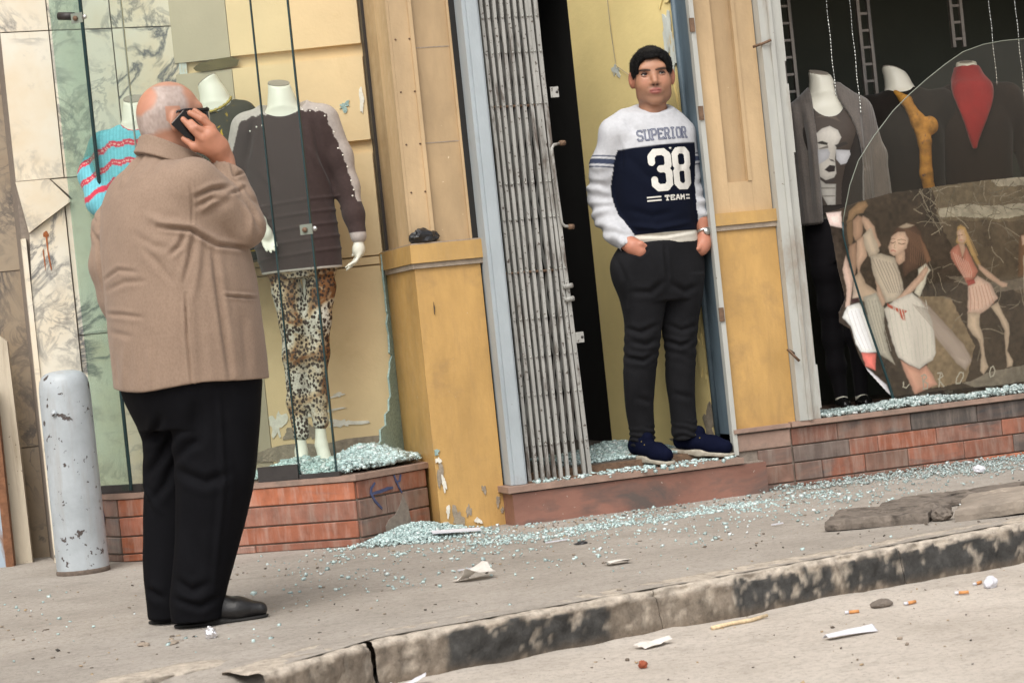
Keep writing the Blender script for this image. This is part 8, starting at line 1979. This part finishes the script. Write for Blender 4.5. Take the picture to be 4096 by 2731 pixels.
rough_slab('broken_slab', [(-0.19, -0.19), (0.5, -0.20), (0.55, 0.16), (-0.08, 0.15)], 0.045, M_SLABL, 'pale topped broken paving slab tilted up at the right edge', (1.27, -1.74, 0.012), (0.03, -0.05, -0.33), 5)
rough_slab('broken_slab', [(-0.20, -0.10), (0.3, -0.12), (0.5, 0.10), (0.0, 0.16), (-0.16, 0.06)], 0.026, M_SLAB, 'flat worn paving slab lying behind the other broken slabs', (1.22, -1.30, 0.0), (0.0, 0.0, 0.05), 7)
for k, (x, y, r, lab) in enumerate(((1.03, -1.76, 0.030, 'small rounded stone chunk between the two broken slabs'), (1.10, -1.79, 0.024, 'angular stone chip beside the tilted paving slab'), (1.06, -1.64, 0.035, 'flat stone lump behind the rounded chunk'))):
    wad('stone_chunk', r, 40 + k, M_SLAB if k != 1 else M_SLABL, lab, 'stone', (x, y, 0.0), 0.7 * k, (1.3, 1, 0.75), 0.5, 'broken paving pieces on the sidewalk')

# ------------------------------------------------------------------ litter
M_PAPER = m_plain('dirty_white_paper', (0.62, 0.58, 0.53), 0.8, 0.1, 25, 0.2, 80, stain=(0.34, 0.28, 0.22), stain_lo=0.55, stain_hi=0.75, stain_scale=14)
M_CARDP = m_plain('white_card', (0.60, 0.60, 0.64), 0.6, 0.05, 20, 0.1, 60)
M_FOIL = m_plain('silver_foil', (0.75, 0.74, 0.76), 0.25, 0.1, 60, 0.4, 90, metal=0.7)
M_ORNG = m_plain('cigarette_filter', (0.55, 0.25, 0.09), 0.8, 0.15, 60, 0.1, 120)
M_STICKW = m_plain('bare_wood', (0.62, 0.48, 0.30), 0.8, 0.2, 30, 0.2, 90, (4, 1, 1))
M_REDB = m_plain('red_brick_bit', (0.30, 0.08, 0.04), 0.9, 0.2, 40, 0.4, 90)
crumple('crumpled_paper', (0.125, 0.085, 0.055), 3, M_PAPER, 'largest crumpled white paper in the middle of the sidewalk', 'paper', (-0.623, -1.586, 0.0), 0.3, None, 0.1)
crumple('torn_paper', (0.085, 0.05, 0.022), 5, M_PAPER, 'flat torn paper scrap near the middle of the kerb top', 'paper', (-0.16, -1.714, 0.0), 0.1, None, 0.3)
crumple('paper_scrap', (0.10, 0.055, 0.03), 8, M_PAPER, 'curled white paper scrap on the road below the kerb', 'paper', (-0.42, -2.687, -0.122), 0.25, None, 0.2)
crumple('tissue', (0.10, 0.06, 0.035), 11, M_CARDP, 'white tissue at the foot of the kerb, bottom edge of the picture', 'tissue', (-1.152, -2.72, -0.120), -0.3, None, 0.1)
crumple('wrapper', (0.17, 0.032, 0.022), 14, M_CARDP, 'long white crushed wrapper lying on the road at lower right', 'wrapper', (0.049, -2.989, -0.122), 0.16, None, 0.2)
wad('carton_scrap', 0.022, 17, M_CARDP, 'small bright white carton scrap on the road at far right', 'carton', (0.749, -2.55, -0.124), 0.5, (1.3, 0.8, 0.9), 0.3)
wad('foil_ball', 0.017, 6, M_FOIL, 'crumpled silver foil ball on the sidewalk in front of the black shoes', 'foil', (-1.586, -2.09, 0.002), 0, (1, 1, 1.1), 0.5)
wad('foil_scrap', 0.014, 9, M_FOIL, 'scrap of silver foil in front of the timber board', 'foil', (-1.80, 0.55, 0.002), 0, (1.6, 1, 0.6), 0.5)
wad('paper_ball', 0.021, 12, M_CARDP, 'small white paper ball by the right-hand tiled plinth', 'paper', (1.95, -0.42, 0.004), 0, (1.2, 1, 0.8), 0.4)
o = box('cardboard_strip', -0.10, 0.10, -0.028, 0.028, 0.0, 0.004, M_CARDP, None, 0.001); o.location = (-0.29, -0.15, 0.022); o.rotation_euler = (0.10, 0.05, -0.12)
tag(o, 'flat white card strip lying on the glass heap by the pilaster', 'card')
for k, (x, y, rz, L, lab) in enumerate(((-0.095, -0.86, 0.1, 0.09, 'thin white strip among the glass crumbs before the step'), (-0.56, -1.33, 0.15, 0.11, 'thin white straw left of the torn paper scrap'), (0.62, -1.28, 0.2, 0.05, 'short white strip near the kerb edge'))):
    o = box('plastic_strip', -L / 2, L / 2, -0.004, 0.004, 0.0, 0.004, M_CARDP, None, 0.001); o.location = (x, y, 0.006); o.rotation_euler = (0, 0, rz)
    tag(o, lab, 'plastic strip', 'thin pale strips on the sidewalk')
o = tube('wooden_stick', [(-0.10, 0, 0.008), (-0.03, 0.004, 0.010), (0.04, -0.002, 0.009), (0.11, 0.010, 0.012)], [0.007, 0.006, 0.0065, 0.005], M_STICKW, None, 8); o.location = (-0.09, -2.54, -0.123); o.rotation_euler = (0, 0, 0.22)
tag(o, 'pale wooden stick lying on the road below the kerb', 'stick')
for k, (x, y, rz, lab) in enumerate(((0.235, -2.64, -0.3, 'orange cigarette end with white tip, left of the dark pebble'), (0.430, -2.633, 0.2, 'orange cigarette end touching the dark pebble'), (0.751, -2.47, 0.5, 'orange cigarette end nearest the kerb'), (0.625, -2.60, -0.5, 'crushed orange cigarette end before the carton scrap'))):
    t = thing('cigarette_end', lab, 'cigarette end', (x, y, -0.117), rz, 'cigarette ends on the road')
    tube('filter', [(-0.014, 0, 0), (0.016, 0, 0)], 0.005, M_ORNG, t, 10); tube('paper', [(-0.026, 0, 0), (-0.0145, 0, 0)], 0.0048, M_CARDP, t, 10)
wad('pebble', 0.026, 15, M_SLAB, 'dark oblong pebble on the road between cigarette ends', 'stone', (0.347, -2.602, -0.124), 0.2, (1.5, 0.8, 0.55), 0.2)
wad('brick_bit', 0.012, 18, M_REDB, 'small red brick bit on the road at the bottom', 'brick bit', (-0.559, -2.969, -0.123), 0, (1, 1, 1), 0.4)
for k, (x, y, lab) in enumerate(((-0.05, -1.02, 'dark leaf scrap among the glass crumbs'), (-1.70, -2.1, 'dark dirt clod nearest the left kerb stone'), (-1.78, -2.05, 'dark dirt clod at the far left of the sidewalk'))):
    wad('dirt_clod', 0.016, 60 + k, M_BAG if k == 0 else M_GRIT, lab, 'dirt', (x, y, 0.001), k, (1.5, 0.9, 0.4), 0.4)
